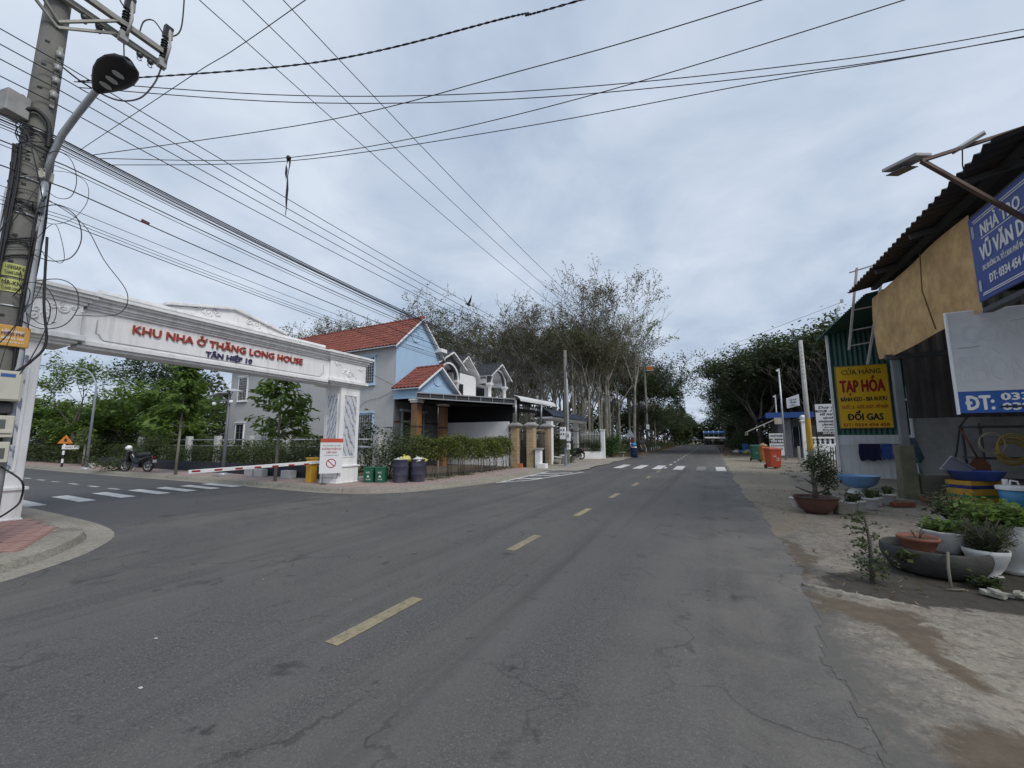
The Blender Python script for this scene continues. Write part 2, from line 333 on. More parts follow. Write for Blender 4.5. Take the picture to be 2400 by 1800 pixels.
# ------------------------------------------------------------------ ground materials
def surf(name, base, dark, light, dustc, dust=.5, fine=140, bump=.5, rough=.85, spots=True, dscale=(.25, .12, 1), cracks=0, big=.35, spec=.4, dusty=False, edge=None, layers=()):
    m = bpy.data.materials.new(name); m.use_nodes = True; t = m.node_tree; b = t.nodes['Principled BSDF']; b.inputs['Roughness'].default_value = rough; b.inputs['Specular IOR Level'].default_value = spec
    g = t.nodes.new('ShaderNodeNewGeometry')
    def noise(sc, det=6, ro=.6, vec=None, dist=0):
        n = t.nodes.new('ShaderNodeTexNoise'); n.inputs['Scale'].default_value = sc; n.inputs['Detail'].default_value = det; n.inputs['Roughness'].default_value = ro; n.inputs['Distortion'].default_value = dist
        t.links.new(vec or g.outputs['Position'], n.inputs['Vector']); return n.outputs[0]
    def rmp(x, a, c, lo=0.0, hi=1.0):
        n = t.nodes.new('ShaderNodeMapRange'); n.inputs[1].default_value = a; n.inputs[2].default_value = c; n.inputs[3].default_value = lo; n.inputs[4].default_value = hi; t.links.new(x, n.inputs[0]); return n.outputs[0]
    def mix(f, a, c):
        n = t.nodes.new('ShaderNodeMix'); n.data_type = 'RGBA'
        if isinstance(f, float): n.inputs[0].default_value = f
        else: t.links.new(f, n.inputs[0])
        for i, v in ((6, a), (7, c)):
            if isinstance(v, tuple): n.inputs[i].default_value = (*v, 1)
            else: t.links.new(v, n.inputs[i])
        return n.outputs[2]
    c = mix(rmp(noise(big, 5), .35, .65), dark, base)
    c = mix(rmp(noise(fine, 2, .5), .54, .70, 0, .85), c, light)
    c = mix(rmp(noise(fine*.22, 5, .8), .40, .62, 0, .55), c, tuple(x*1.5 for x in base))
    c = mix(rmp(noise(fine*.42, 2, .5), .60, .68, 0, .7), c, light)
    c = mix(rmp(noise(fine*.3, 3, .6), .46, .30, 0, .5), c, tuple(x*.5 for x in dark))
    c = mix(rmp(noise(fine*.55, 3, .6), .44, .28, 0, .6), c, tuple(x*.45 for x in dark))
    mp = t.nodes.new('ShaderNodeMapping'); mp.inputs['Scale'].default_value = dscale; mp.inputs['Rotation'].default_value = (0, 0, .25); t.links.new(g.outputs['Position'], mp.inputs[0])
    c = mix(rmp(noise(1.6, 8, .68, mp.outputs[0], .6), .5, .74, 0, dust), c, dustc)
    if dusty:
        mt = t.nodes.new('ShaderNodeMapping'); mt.inputs['Scale'].default_value = (1.5, .045, 1); t.links.new(g.outputs['Position'], mt.inputs[0])
        c = mix(rmp(noise(1.0, 5, .6, mt.outputs[0], .3), .42, .66, 0, .45), c, tuple(x*1.5 for x in base)); c = mix(rmp(noise(1.3, 5, .65, mt.outputs[0], .4), .5, .32, 0, .45), c, tuple(x*.62 for x in dark))
    if dusty:                                        # sand tracked in from the yard along the right edge and from the corner
        sx_ = t.nodes.new('ShaderNodeSeparateXYZ'); t.links.new(g.outputs['Position'], sx_.inputs[0])
        ma = t.nodes.new('ShaderNodeMath'); ma.operation = 'MULTIPLY'; t.links.new(rmp(sx_.outputs[0], -1.1, .9), ma.inputs[0]); t.links.new(rmp(noise(1.1, 8, .7, dist=.5), .3, .62), ma.inputs[1]); c = mix(ma.outputs[0], c, tuple(x*1.25 for x in dustc))
        mb_ = t.nodes.new('ShaderNodeMath'); mb_.operation = 'MULTIPLY'; t.links.new(rmp(sx_.outputs[0], -3.8, -8.5, 0, .75), mb_.inputs[0]); t.links.new(rmp(noise(.7, 8, .72, dist=.7), .45, .66), mb_.inputs[1]); c = mix(mb_.outputs[0], c, dustc)
    if spots:
        c = mix(rmp(noise(1.7, 5, .6, dist=.4), .63, .71, 0, .6), c, tuple(x*.5 for x in dark))
        c = mix(rmp(noise(3.3, 4, .6), .67, .73, 0, .65), c, tuple(x*.42 for x in dark))
        c = mix(rmp(noise(7.0, 3, .5), .70, .76, 0, .5), c, tuple(x*.55 for x in dark))
        c = mix(rmp(noise(9.0, 2, .5, dist=.2), .76, .79, 0, .6), c, tuple(min(1, x*2.6) for x in base))
    if edge is not None:                              # old asphalt smeared over the rim of the concrete
        se = t.nodes.new('ShaderNodeSeparateXYZ'); t.links.new(g.outputs['Position'], se.inputs[0]); me_ = t.nodes.new('ShaderNodeMath'); me_.operation = 'ADD'; t.links.new(rmp(se.outputs[0], .7, 1.5, 1, 0), me_.inputs[0]); t.links.new(rmp(noise(1.5, 8, .75, dist=.6), .3, .7, -.55, .45), me_.inputs[1]); c = mix(rmp(me_.outputs[0], .25, .85, 0, .9), c, edge)
    for nm_, ca, cb_ in layers:                       # soil washed over the concrete: signed distance to its outline, frayed by noise
        at_ = t.nodes.new('ShaderNodeAttribute'); at_.attribute_name = nm_; ml = t.nodes.new('ShaderNodeMath'); ml.operation = 'ADD'; t.links.new(at_.outputs['Fac'], ml.inputs[0]); t.links.new(rmp(noise(5.5, 9, .72, dist=.5), .25, .75, -.13, .13), ml.inputs[1])
        c = mix(rmp(ml.outputs[0], .46, .54, 0, .93), c, mix(rmp(noise(9, 7, .7), .35, .65), ca, cb_))
    if cracks:
        v = t.nodes.new('ShaderNodeTexVoronoi'); v.feature = 'DISTANCE_TO_EDGE'; v.inputs['Scale'].default_value = .55
        nv = t.nodes.new('ShaderNodeTexNoise'); nv.inputs['Scale'].default_value = 1.6; nv.inputs['Detail'].default_value = 6; t.links.new(g.outputs['Position'], nv.inputs['Vector'])
        vm = t.nodes.new('ShaderNodeVectorMath'); vm.operation = 'MULTIPLY_ADD'; vm.inputs[1].default_value = (1.1,)*3; t.links.new(nv.outputs['Color'], vm.inputs[0]); t.links.new(g.outputs['Position'], vm.inputs[2]); t.links.new(vm.outputs[0], v.inputs['Vector'])
        ck = t.nodes.new('ShaderNodeMath'); ck.operation = 'MULTIPLY'
        t.links.new(rmp(v.outputs[0], .003, .010, float(cracks), 0), ck.inputs[0]); t.links.new(rmp(noise(.5, 4), .42, .6), ck.inputs[1])
        c = mix(ck.outputs[0], c, tuple(x*.4 for x in dark))
    t.links.new(c, b.inputs['Base Color'])
    bp = t.nodes.new('ShaderNodeBump'); bp.inputs['Strength'].default_value = bump; bp.inputs['Distance'].default_value = .012
    t.links.new(noise(fine*.6, 4, .7), bp.inputs['Height']); t.links.new(bp.outputs[0], b.inputs['Normal'])
    MATS[name] = m; return m
asphalt = surf('asphalt', (.084, .080, .078), (.058, .055, .054), (.20, .194, .186), (.145, .135, .12), .7, cracks=.45, rough=.8, spec=.3, dusty=True)
asphalt2 = surf('asphalt_side_street', (.076, .075, .077), (.057, .056, .058), (.14, .138, .136), (.13, .123, .112), .4, rough=.8, spec=.3)
apron_m = surf('worn_concrete_yard', (.225, .197, .16), (.13, .112, .088), (.31, .285, .245), (.17, .127, .088), .8, fine=42, dscale=(.5, .3, 1), cracks=.8, big=.9, edge=(.105, .10, .092), layers=(('sand', (.255, .215, .16), (.185, .15, .105)), ('brown', (.125, .096, .066), (.085, .064, .044)), ('damp', (.06, .05, .038), (.034, .029, .023))))
drive_m = surf('driveway_concrete', (.30, .275, .23), (.20, .182, .15), (.38, .355, .31), (.24, .19, .135), .75, fine=42, dscale=(.5, .3, 1), cracks=.8, big=.9)
sand_m = surf('sandy_soil', (.25, .215, .165), (.18, .15, .112), (.32, .29, .235), (.165, .13, .092), .7, fine=60, bump=.9, big=1.2)
soil_m = surf('brown_soil', (.115, .088, .06), (.075, .057, .04), (.18, .155, .12), (.16, .13, .09), .5, fine=45, bump=1.0, big=1.4)
wet_m = surf('damp_soil', (.052, .044, .034), (.034, .029, .023), (.10, .09, .075), (.09, .075, .058), .5, fine=60, bump=.8, big=2.2, rough=.6)
floor_m = surf('forest_floor', (.12, .095, .062), (.07, .06, .038), (.2, .16, .1), (.09, .10, .04), .6, fine=18, bump=1.0, big=.4)
pave_m = surf('pinkish_pavement', (.31, .225, .20), (.24, .175, .155), (.38, .32, .29), (.27, .245, .21), .75, fine=50, big=.8)
kerb_m = surf('kerb_concrete', (.255, .235, .195), (.175, .16, .13), (.33, .31, .265), (.17, .14, .105), .75, fine=60, big=1.1)
paint_w = surf('worn_white_paint', (.54, .54, .52), (.43, .43, .41), (.60, .60, .58), (.19, .187, .18), .95, fine=50, spots=False, big=2.5)
paint_y = surf('worn_yellow_paint', (.29, .245, .145), (.215, .18, .105), (.35, .31, .21), (.125, .118, .105), .95, fine=50, spots=False, big=3)
YS = [-40, -20, -8, -2, 2, 5, 8, 10, 12, 14, 16, 18, 20, 23, 26, 30, 35, 42, 50, 60, 75, 90, 110, 125]
def strip(x0, x1, ys, dz, nx=1):
    mb = MB(); vs = []; ys = list(ys)
    for y in ys:
        a = x0(y) if callable(x0) else x0; c = x1(y) if callable(x1) else x1
        for i in range(nx+1): vs.append((a+(c-a)*i/nx, y, zg(y)+dz))
    n = nx+1
    return mb.add(vs, [(j*n+i, j*n+i+1, (j+1)*n+i+1, (j+1)*n+i) for j in range(len(ys)-1) for i in range(nx)])
def poly(pts, dz, rag=0.0, sub=1):
    P = []
    for i, p in enumerate(pts):
        q = pts[(i+1) % len(pts)]
        for k in range(sub):
            a = p[0]+(q[0]-p[0])*k/sub; b_ = p[1]+(q[1]-p[1])*k/sub
            P.append((a+rnd.uniform(-rag, rag), b_+rnd.uniform(-rag, rag)))
    return MB().add([(x, y, zg(y)+dz) for x, y in P], [tuple(range(len(P)))])
def ccw(pts):
    a = sum(pts[i][0]*pts[(i+1) % len(pts)][1]-pts[(i+1) % len(pts)][0]*pts[i][1] for i in range(len(pts)))
    return pts if a > 0 else pts[::-1]
struct('ground', strip(-500, 500, YS+[160, 250, 500, 900], -.04, 8), floor_m)
main_road = struct('road', strip(-10.0, 1.6, YS, 0, 4), asphalt)
side_road = struct('side_road', strip(-70, -10.0, [-1, 2, 5, 8, 10, 12], 0, 6), asphalt2)
# ragged concrete and sand along the right edge of the asphalt
def edge_x(y):
    base = np.interp(y, [-40, 2.6, 3.9, 5.3, 7.9, 9.1, 10.8, 13.3, 17.4, 24, 60], [.62, .68, .74, .8, .93, .92, .86, .78, .74, .78, .8])
    return base+.05*math.sin(y*1.3)+.03*math.sin(y*4.3+1)+.02*math.sin(y*11.7)
yy = [-40, -10, -3]+[i*.12 for i in range(0, 320)]+[38.5+i*2 for i in range(13)]
struct('yard', strip(edge_x, 40, yy, .002, 2), apron_m)
struct('sand_strip', strip(lambda y: edge_x(y)+.02, lambda y: edge_x(y)+.15+np.interp(y, [6.5, 8, 11, 16, 24, 36, 62], [.05, .35, .75, 1.5, 2.4, 2.6, 2.2])+.12*math.sin(y*1.7)+.09*math.sin(y*4.1)+.05*math.sin(y*9.1), [11.9+i*.15 for i in range(165)]+[37, 42, 50, 60], .004, 1), sand_m)
SOIL = {'damp': [[(1.01, 5.75), (1.29, 6.11), (1.52, 6.28), (1.75, 6.6), (2.2, 7.1), (2.9, 7.3), (3.8, 7.0), (3.6, 6.2), (3.0, 5.6), (2.38, 5.29), (2.17, 5.32), (1.83, 5.23), (1.67, 5.18), (1.48, 5.17), (1.23, 5.2), (1.06, 5.3), (.96, 5.41)]],
        'brown': [[(.81, 5.19), (1.03, 5.07), (1.27, 4.98), (1.55, 4.95), (1.56, 4.81), (1.53, 4.44), (1.42, 4.06), (1.5, 3.7), (1.38, 3.6), (1.3, 4.0), (1.21, 4.28), (1.1, 4.53), (1.0, 4.6), (.91, 4.66), (.81, 4.58)],
                  [(.95, 7.75), (1.06, 7.41), (1.09, 6.81), (1.2, 6.69), (1.03, 6.18), (.99, 5.83), (.87, 5.6), (.84, 5.84), (.89, 6.48), (.92, 7.12)],
                  [(1.03, 3.11), (1.19, 3.25), (1.37, 3.21), (1.45, 2.92), (1.3, 2.5), (.96, 2.6), (.97, 2.9), (.96, 3.0)], [(.59, 2.85), (.66, 2.9), (.68, 2.84), (.61, 2.79)]],
        'sand': [[(.8, 7.6), (1.15, 8.2), (1.5, 9.2), (1.7, 10.5), (1.6, 12), (.9, 12), (.8, 10)]]}
def signed(P, polys):
    best = np.full(len(P), -9.0)
    for pl in polys:
        d = np.full(len(P), 9.0); ins = np.zeros(len(P), bool)
        for k in range(len(pl)):
            a, b_ = np.array(pl[k]), np.array(pl[k-1]); ab = b_-a; t_ = np.clip(((P-a) @ ab)/(ab @ ab), 0, 1); d = np.minimum(d, np.linalg.norm(P-a-t_[:, None]*ab, axis=1))
            cr = ((a[1] > P[:, 1]) != (b_[1] > P[:, 1])); xs = ab[0]*(P[:, 1]-a[1])/(ab[1] if abs(ab[1]) > 1e-9 else 1e-9)+a[0]; ins ^= cr & (P[:, 0] < xs)
        best = np.maximum(best, np.where(ins, d, -d))
    return best
gx, gy = np.arange(.5, 4.4, .04), np.arange(1.6, 12.2, .04); XX, YY = np.meshgrid(gx, gy); P = np.stack([XX.ravel(), YY.ravel()], 1); nx_ = len(gx)
from mathutils import noise as mnoise
hz_ = np.array([mnoise.noise((x*2.2, y*2.2, 0))*.010+mnoise.noise((x*9, y*9, 3))*.004 for x, y in P]); sdd = {k: signed(P, v) for k, v in SOIL.items()}
lift = .012+hz_-.010*np.clip(sdd['damp']*8, 0, 1)+.006*np.clip(sdd['brown']*8, 0, 1)
ex_ = np.array([edge_x(y) for y in gy]); rim = np.clip((P[:, 0]-np.repeat(ex_, nx_))*6, 0, 1)*np.clip((4.36-P[:, 0])*3, 0, 1)*np.clip((12.1-P[:, 1])*2, 0, 1)
Zv = np.array([zg(y) for y in gy]).repeat(nx_)+.0035+np.maximum(lift*rim, 0)
idx = lambda r, c_: r*nx_+c_
fs = [(idx(r, c_), idx(r, c_+1), idx(r+1, c_+1), idx(r+1, c_)) for r in range(len(gy)-1) for c_ in range(nx_-1) if gx[c_] > ex_[r]-.02 and not (gx[c_] > 2.8 and gy[r] > 11.6)]
me = bpy.data.meshes.new('yard_apron'); me.from_pydata([(x, y, z) for (x, y), z in zip(P, Zv)], [], fs); me.polygons.foreach_set('use_smooth', [True]*len(fs))
for k, v in sdd.items():
    at = me.attributes.new(k, 'FLOAT', 'POINT'); at.data.foreach_set('value', (.5+np.clip(v, -.45, .45)).astype(np.float32))
me.update(); struct('yard_apron', me, apron_m)
def smooth_line(pts, n=6):
    out_ = []
    for i in range(len(pts)-1):
        p0, p1, p2, p3 = [Vector((*pts[max(0, min(len(pts)-1, i+k))], 0)) for k in (-1, 0, 1, 2)]
        for j in range(n):
            t = j/n; out_.append(.5*((2*p1)+(p2-p0)*t+(2*p0-5*p1+4*p2-p3)*t*t+(3*p1-p0-3*p2+p3)*t**3))
    out_.append(Vector((*pts[-1], 0))); return [(v.x, v.y) for v in out_]
# a low broken concrete lip along the damp soil
lp = [(.8, 5.4), (.98, 5.285), (1.22, 5.19), (1.47, 5.165), (1.66, 5.16)]
mb = MB(); mb.tube([(x, y, .014+.006*math.sin(i*2.3)) for i, (x, y) in enumerate(smooth_line(lp, 6))], [.012+.03*math.sin(PI*min(1, (i+1)/22))+rnd.uniform(-.005, .006) for i in range(25)], 8)
struct('concrete_lip', mb, kerb_m)
mb = MB(); pr = ccw([(2.93, 11.9), (3.3, 12.25), (3.85, 13.2), (4.3, 13.1), (9, 12.6), (12, 12.6), (12, 21), (4.2, 21), (4.0, 16), (3.3, 13.5)])
mb.prism(pr, (0, 0, zg(13)+.006), (1, 0, 0), (0, 1, 0), (0, 0, .10)); struct('shop_platform', mb, apron_m)
# ------------------------------------------------------------------ kerbs and pavements on the left
def offset(line, d):
    r = []
    for i, p in enumerate(line):
        a = Vector(line[max(0, i-1)]); b_ = Vector(line[min(len(line)-1, i+1)]); t = (b_-a).normalized(); r.append((p[0]-t.y*d, p[1]+t.x*d))
    return r
def ribbon(l0, l1, prof0, prof1):
    vs = []; n = len(l0)
    for (x, y) in l0: vs.append((x, y, zg(y)+prof0))
    for (x, y) in l1: vs.append((x, y, zg(y)+prof1))
    return MB().add(vs, [(i, i+1, n+i+1, n+i) for i in range(n-1)])
def pavement(kl, side, wk, name_m, inner):
    """kl: kerb foot line; side=+1 pavement to its left"""
    lines = [(kl, -.01), (offset(kl, side*.05), .10), (offset(kl, side*.26), .125), (offset(kl, side*.30), .122)]
    mb = MB()
    for (a, za), (b_, zb) in zip(lines, lines[1:]):
        r = ribbon(a, b_, za, zb) if side > 0 else ribbon(b_, a, zb, za)
        mb.add(r.v, [f if True else f for f in r.f])
    # kerb stones: joint grooves as short dark gaps are cut by leaving each stone its own faces
    struct('kerb', mb, kerb_m)
    g0 = offset(kl, -side*.32); r = ribbon(g0, kl, .004, .006) if side > 0 else ribbon(kl, g0, .006, .004); struct('gutter', r, kerb_m)
    o = offset(kl, side*.30)
    return struct('pavement', poly(ccw(o+inner), .12), name_m)
kl1 = smooth_line([(-6.55, -20), (-6.6, -4), (-6.75, -.5), (-7.15, 1.0), (-7.7, 1.85), (-8.3, 2.38), (-9.1, 2.8), (-10.3, 3.0), (-12.1, 3.05), (-16, 3.05)], 5)+[(-70, 3.05)]
pav1 = pavement(kl1, +1, 2, kerb_m, [(-70, -20)])
kl2 = [(-70, 8.2)]+smooth_line([(-40, 8.2), (-26, 8.25), (-18, 8.5), (-11.5, 8.5), (-10.2, 8.6), (-9.1, 9.05), (-8.45, 9.9), (-8.0, 11.2), (-7.6, 13.0), (-7.45, 15), (-7.5, 18.2), (-7.7, 18.9)], 5)
pav2 = pavement(kl2, +1, 2, pave_m, [(-9.6, 18.9), (-9.45, 16), (-9.6, 13), (-10.4, 11.2), (-12, 10.25), (-70, 10.25)])
struct('garden_soil', poly(ccw([(-9.5, 19.6), (-9.35, 16), (-9.5, 13), (-10.3, 11.1), (-12, 10.2), (-70, 10.2), (-70, 60), (-13, 60), (-11, 20)]), .105), soil_m)
struct('driveway', strip(lambda y: -13, lambda y: -6.0+.1*math.sin(y*1.3)+.05*math.sin(y*4)-(.9 if y < 19.3 else 0), [18.7+i*.3 for i in range(58)], .035, 2), drive_m)
rs = np.random.default_rng(9); n = 900; P = np.stack([rs.uniform(.9, 5.0, n), rs.uniform(5.0, 30, n), np.zeros(n)], 1); P[:n//2, 0] = 1.0+np.abs(rs.normal(0, .5, n//2))+.02*P[:n//2, 1]; P[:, 2] = [zg(y)+.02 for y in P[:, 1]]
keep = np.array([mnoise.noise((x*.9, y*.5, 7)) > .12 for x, y, _ in P]); o = part('straw_litter', leaf_quads(P[keep], .11, .012, rs, up=2.0), M('straw', (.26, .2, .11), .9, .3, 9)); tag(o, 'dry straw and leaf litter strewn over the sandy yard edge', 'litter', kind='stuff')
struct('grass_verge', strip(lambda y: -14, lambda y: -6.05+.1*math.sin(y*.9)+.06*math.sin(y*3.1), [36+i*.8 for i in range(112)], .02, 2), floor_m)
# red paving bricks on the near corner, laid in staggered rows
pb = MB(); pb.box((0, 0, 0), (.235, .112, .03)); pme = pb.mesh('brick'); brick_pave = M('red_paver', (.33, .19, .165), .88, .25, 2.2, stain=(.30, .26, .215), stain_amt=.85, bump=.3); pme.materials.append(brick_pave)
ki = offset(kl1, .38)
def inside(x, y, P):
    c = False
    for i in range(len(P)):
        (x1, y1), (x2, y2) = P[i], P[i-1]
        if (y1 > y) != (y2 > y) and x < (x2-x1)*(y-y1)/(y2-y1)+x1: c = not c
    return c
zone = ki[18:48]+[(-13.2, -.6), (-7.4, -.6)]
rot = .35
for r_ in range(-30, 30):
    for c_ in range(-30, 30):
        u, v_ = c_*.245+(r_ % 2)*.12, r_*.122
        x, y = -10.2+u*math.cos(rot)-v_*math.sin(rot), 1.4+u*math.sin(rot)+v_*math.cos(rot)
        if not (inside(x, y, zone) and .6 < y and x > -13 and abs(x+9) + abs(y-1.65) > .32): continue
        if y < 2.85 and x < -11.3 and 1.9 < y: continue
        o = bpy.data.objects.new('brick', pme); COL.objects.link(o); o.parent = pav1; o.location = (x, y, .119+rnd.uniform(-.003, .004)+zg(y)); o.rotation_euler = (rnd.uniform(-.012, .012), rnd.uniform(-.012, .012), rot+rnd.uniform(-.02, .02))
# ------------------------------------------------------------------ painted markings
def mark(name, pts, m, road, dz=.0045): return part(name, poly(ccw(pts), dz), m, road)
for i, y in enumerate([-.6, 2.26, 5.2, 8.1, 11.05, 14.25, 17.3, 20.3]):
    x = -2.73+.018*min(y, 20); mark('centre_line_dash', [(x-.07, y), (x+.07, y), (x+.078, y+1.0), (x-.062, y+1.0)], paint_y, main_road)
for i in range(26):
    y = 23.3+i*3.0; x = -2.32+.02*min(i, 12); mark('centre_line_dash', [(x-.06, y), (x+.06, y), (x+.06, y+1.0), (x-.06, y+1.0)], paint_w, main_road)
for i, x in enumerate([-4.95, -3.9, -2.9, -1.85, -.75, .18]):
    o = mark('crossing_stripe', [(x, 22.4), (x+.46, 22.45), (x+.46, 25.6), (x, 25.55)], paint_w if x != -.75 else M('faded_paint', (.2, .2, .2), .85, .3, 3), main_road, .006)
for y in [3.4, 4.27, 5.08, 5.89, 6.58, 7.25, 7.9]:
    mark('crossing_stripe', [(-16.55, y), (-14.55, y-.02), (-14.55, y+.31), (-16.6, y+.33)], paint_w, side_road, .005)
for x in [-33, -31.2, -29.4, -27.6, -26, -24.4, -22.8, -21.1, -19.35, -17.8]:
    mark('centre_line_dash', [(x, 5.8), (x+.66, 5.83), (x+.66, 5.94), (x, 5.91)], paint_w if x > -27 else paint_y, side_road, .005)
# hatched chevron beside the corner
def stroke(a, b_, wd): 
    a, b_ = Vector(a), Vector(b_); d = (b_-a).normalized(); n_ = Vector((-d.y, d.x))*wd/2; return [tuple(a-n_), tuple(b_-n_), tuple(b_+n_), tuple(a+n_)]
ch = [(-7.2, 13.05), (-6.42, 14.4), (-5.62, 19.0), (-7.3, 18.5)]
for k, (a, b_, wd) in enumerate(((ch[0], ch[1], .13), (ch[1], ch[2], .13), (ch[2], ch[3], .14), (ch[3], (-7.12, 13.3), .13), ((-7.1, 14.6), (-6.3, 15.4), .28), ((-7.15, 16.0), (-6.15, 17.0), .28), ((-7.2, 17.3), (-5.95, 18.3), .28))):
    mark('hatch_line', stroke(a, b_, wd), paint_w, main_road, .0055+.0006*k)
# crumbs, leaves and pebbles strewn over the road edge and the yard
mb = MB()
for i in range(520):
    t = rnd.random()*.79
    if t < .45: x, y = edge_x(5)+abs(rnd.gauss(0, .5))-.15, rnd.uniform(2.6, 26)
    elif t < .75: x, y = rnd.uniform(.9, 5), rnd.uniform(3, 22)
    else: x, y = rnd.uniform(-9, .6), rnd.uniform(1.8, 16)
    s = rnd.uniform(.004, .016)*(1 if t < .75 else .8); a = rnd.uniform(0, 6)
    mb.box((x, y, zg(y)+.005 if t < .75 else zg(y)+.003), (s*2, s*1.3, s), rz=a, taper=.6)
o = part('pebbles', mb, M('pebble', (.22, .2, .17), .9, .4, 30)); tag(o, 'scattered pebbles and crumbs along the road edge and yard', 'pebbles', kind='stuff')
rs = np.random.default_rng(3)
n = 700; P = np.stack([np.where(rs.random(n) < .5, rs.uniform(1.0, 4.5, n), rs.uniform(-10, -6.2, n)), rs.uniform(5, 40, n), np.zeros(n)], 1); P[:, 2] = [zg(y)+.03 if x > 0 else zg(y)+.14 for x, y, _ in P]
o = part('fallen_leaves', leaf_quads(P, .07, .035, rs, up=3), lf_dry); tag(o, 'dry fallen leaves lying on the pavement and the yard', 'leaves', kind='stuff')
for k, (x, y, s) in enumerate(((-4.0, 1.7, .022), (-3.3, 1.35, .024), (-4.6, 2.9, .014))):
    q = MB(); q.add([(x+s*math.cos(t)*rnd.uniform(.5, 1), y+s*.6*math.sin(t)*rnd.uniform(.6, 1), .006) for t in [i*PI/4 for i in range(8)]], [tuple(range(8))])
    part('paper_scrap', q, M('paper_scrap', (.5, .5, .48), .9, .1), main_road)
# ------------------------------------------------------------------ entrance gate over the side street
XG = -11.38
gate = thing('entrance_gate', 'white plaster entrance gate spanning the side street with red lettering', 'gate', (XG, 6.1, .0))
red_l = M('red_letter', (.36, .05, .03), .5, .1, 20); navy_l = M('navy_letter', (.05, .035, .13), .5, .1, 20)
def marble_mat():
    m = bpy.data.materials.new('veined_marble'); m.use_nodes = True; t = m.node_tree; b = t.nodes['Principled BSDF']; b.inputs['Roughness'].default_value = .25
    tcn = t.nodes.new('ShaderNodeTexCoord'); mp = t.nodes.new('ShaderNodeMapping'); mp.inputs['Rotation'].default_value = (.75, .75, 0); mp.inputs['Scale'].default_value = (2.2, 2.2, 1.0); t.links.new(tcn.outputs['Object'], mp.inputs[0])
    wv = t.nodes.new('ShaderNodeTexWave'); wv.bands_direction = 'Z'; wv.inputs['Scale'].default_value = 1.3; wv.inputs['Distortion'].default_value = 9; wv.inputs['Detail'].default_value = 8; wv.inputs['Detail Scale'].default_value = 1.4; wv.inputs['Detail Roughness'].default_value = .7
    t.links.new(mp.outputs[0], wv.inputs[0]); r = t.nodes.new('ShaderNodeValToRGB'); t.links.new(wv.outputs[0], r.inputs[0])
    r.color_ramp.elements[0].color = (.17, .19, .25, 1); r.color_ramp.elements[0].position = .0; r.color_ramp.elements[1].color = (.60, .61, .63, 1); r.color_ramp.elements[1].position = .42
    e_ = r.color_ramp.elements.new(.14); e_.color = (.42, .44, .48, 1)
    t.links.new(r.outputs[0], b.inputs['Base Color']); return m
marble = marble_mat()
def frame4(mb, y0, y1, z0, z1, x, t, d):          # raised frame on a +X face
    mb.b2((x, y0, z0), (x+d, y1, z0+t)); mb.b2((x, y0, z1-t), (x+d, y1, z1)); mb.b2((x, y0, z0+t), (x+d, y0+t, z1-t)); mb.b2((x, y1-t, z0+t), (x+d, y1, z1-t))
def frame4y(mb, x0, x1, z0, z1, y, t, d):         # on a -Y face
    mb.b2((x0, y-d, z0), (x1, y, z0+t)); mb.b2((x0, y-d, z1-t), (x1, y, z1)); mb.b2((x0, y-d, z0+t), (x0+t, y, z1-t)); mb.b2((x1-t, y-d, z0+t), (x1, y, z1-t))
for (y0, y1, inner) in ((1.75, 2.56, 1), (9.45, 10.28, -1)):
    mb = MB(); mb.b2((XG-.80, y0, .5), (XG, y1, 3.6)); p = part('pillar', mb, white, gate, True, .015)
    pl = MB(); pl.b2((XG-.83, y0-.03, .05), (XG+.03, y1+.03, .66)); pl.b2((XG-.86, y0-.07, .66), (XG+.07, y1+.07, .72)); pl.b2((XG-.85, y0-.05, .04), (XG+.05, y1+.05, .16)); part('plinth', pl, white, p, True, .012)
    fr = MB(); frame4(fr, y0+.12, y1-.12, 1.0, 3.18, XG, .035, .02); frame4y(fr, XG-.68, XG-.12, 1.0, 3.18, y0, .035, .02)
    if inner == 1:
        for (a, c_) in ((XG-.68, XG-.12),):
            fr.b2((a, y1, 1.0), (c_, y1+.02, 1.035)); fr.b2((a, y1, 3.145), (c_, y1+.02, 3.18)); fr.b2((a, y1, 1.035), (a+.035, y1+.02, 3.145)); fr.b2((c_-.035, y1, 1.035), (c_, y1+.02, 3.145))
    part('panel_frame', fr, white, p, True)
    mp_ = MB(); mp_.b2((XG, y0+.155, 1.035), (XG+.006, y1-.155, 3.145)); part('marble_panel', mp_, marble, p, True)
    mp_ = MB()
    if inner == -1: mp_.b2((XG-.645, y0-.006, 1.035), (XG-.155, y0, 3.145))
    else: mp_.b2((XG-.645, y1, 1.035), (XG-.155, y1+.006, 3.145))
    part('marble_panel', mp_, marble, p, True)
mb = MB(); mb.b2((XG-.52, 2.95, 3.6), (XG, 8.95, 4.26)); beam = part('beam', mb, white, gate, True, .01)
mb = MB(); mb.b2((XG-.56, 3.05, 3.5), (XG+.08, 8.85, 3.6)); mb.b2((XG-.50, 3.0, 3.44), (XG+.02, 8.9, 3.5))
part('soffit_moulding', mb, white, beam, True, .012)
mb = MB()
for k, (z0, z1, d) in enumerate(((4.26, 4.31, .05), (4.31, 4.36, .09), (4.36, 4.45, .14), (4.45, 4.5, .22), (4.5, 4.56, .27))): mb.b2((XG-.52-d, 3.06, z0), (XG+d, 8.83, z1))
part('cornice', mb, white, beam, True, .008)
mb = MB()
for (z0, z1, d, e_) in ((4.56, 4.63, -.08, 0), (4.63, 4.68, -.04, .02), (4.68, 4.75, .02, .06)): mb.b2((XG-.5-d, 3.3-e_, z0), (XG-.06+d, 8.7+e_, z1))
part('attic_moulding', mb, white, gate, True, .008)
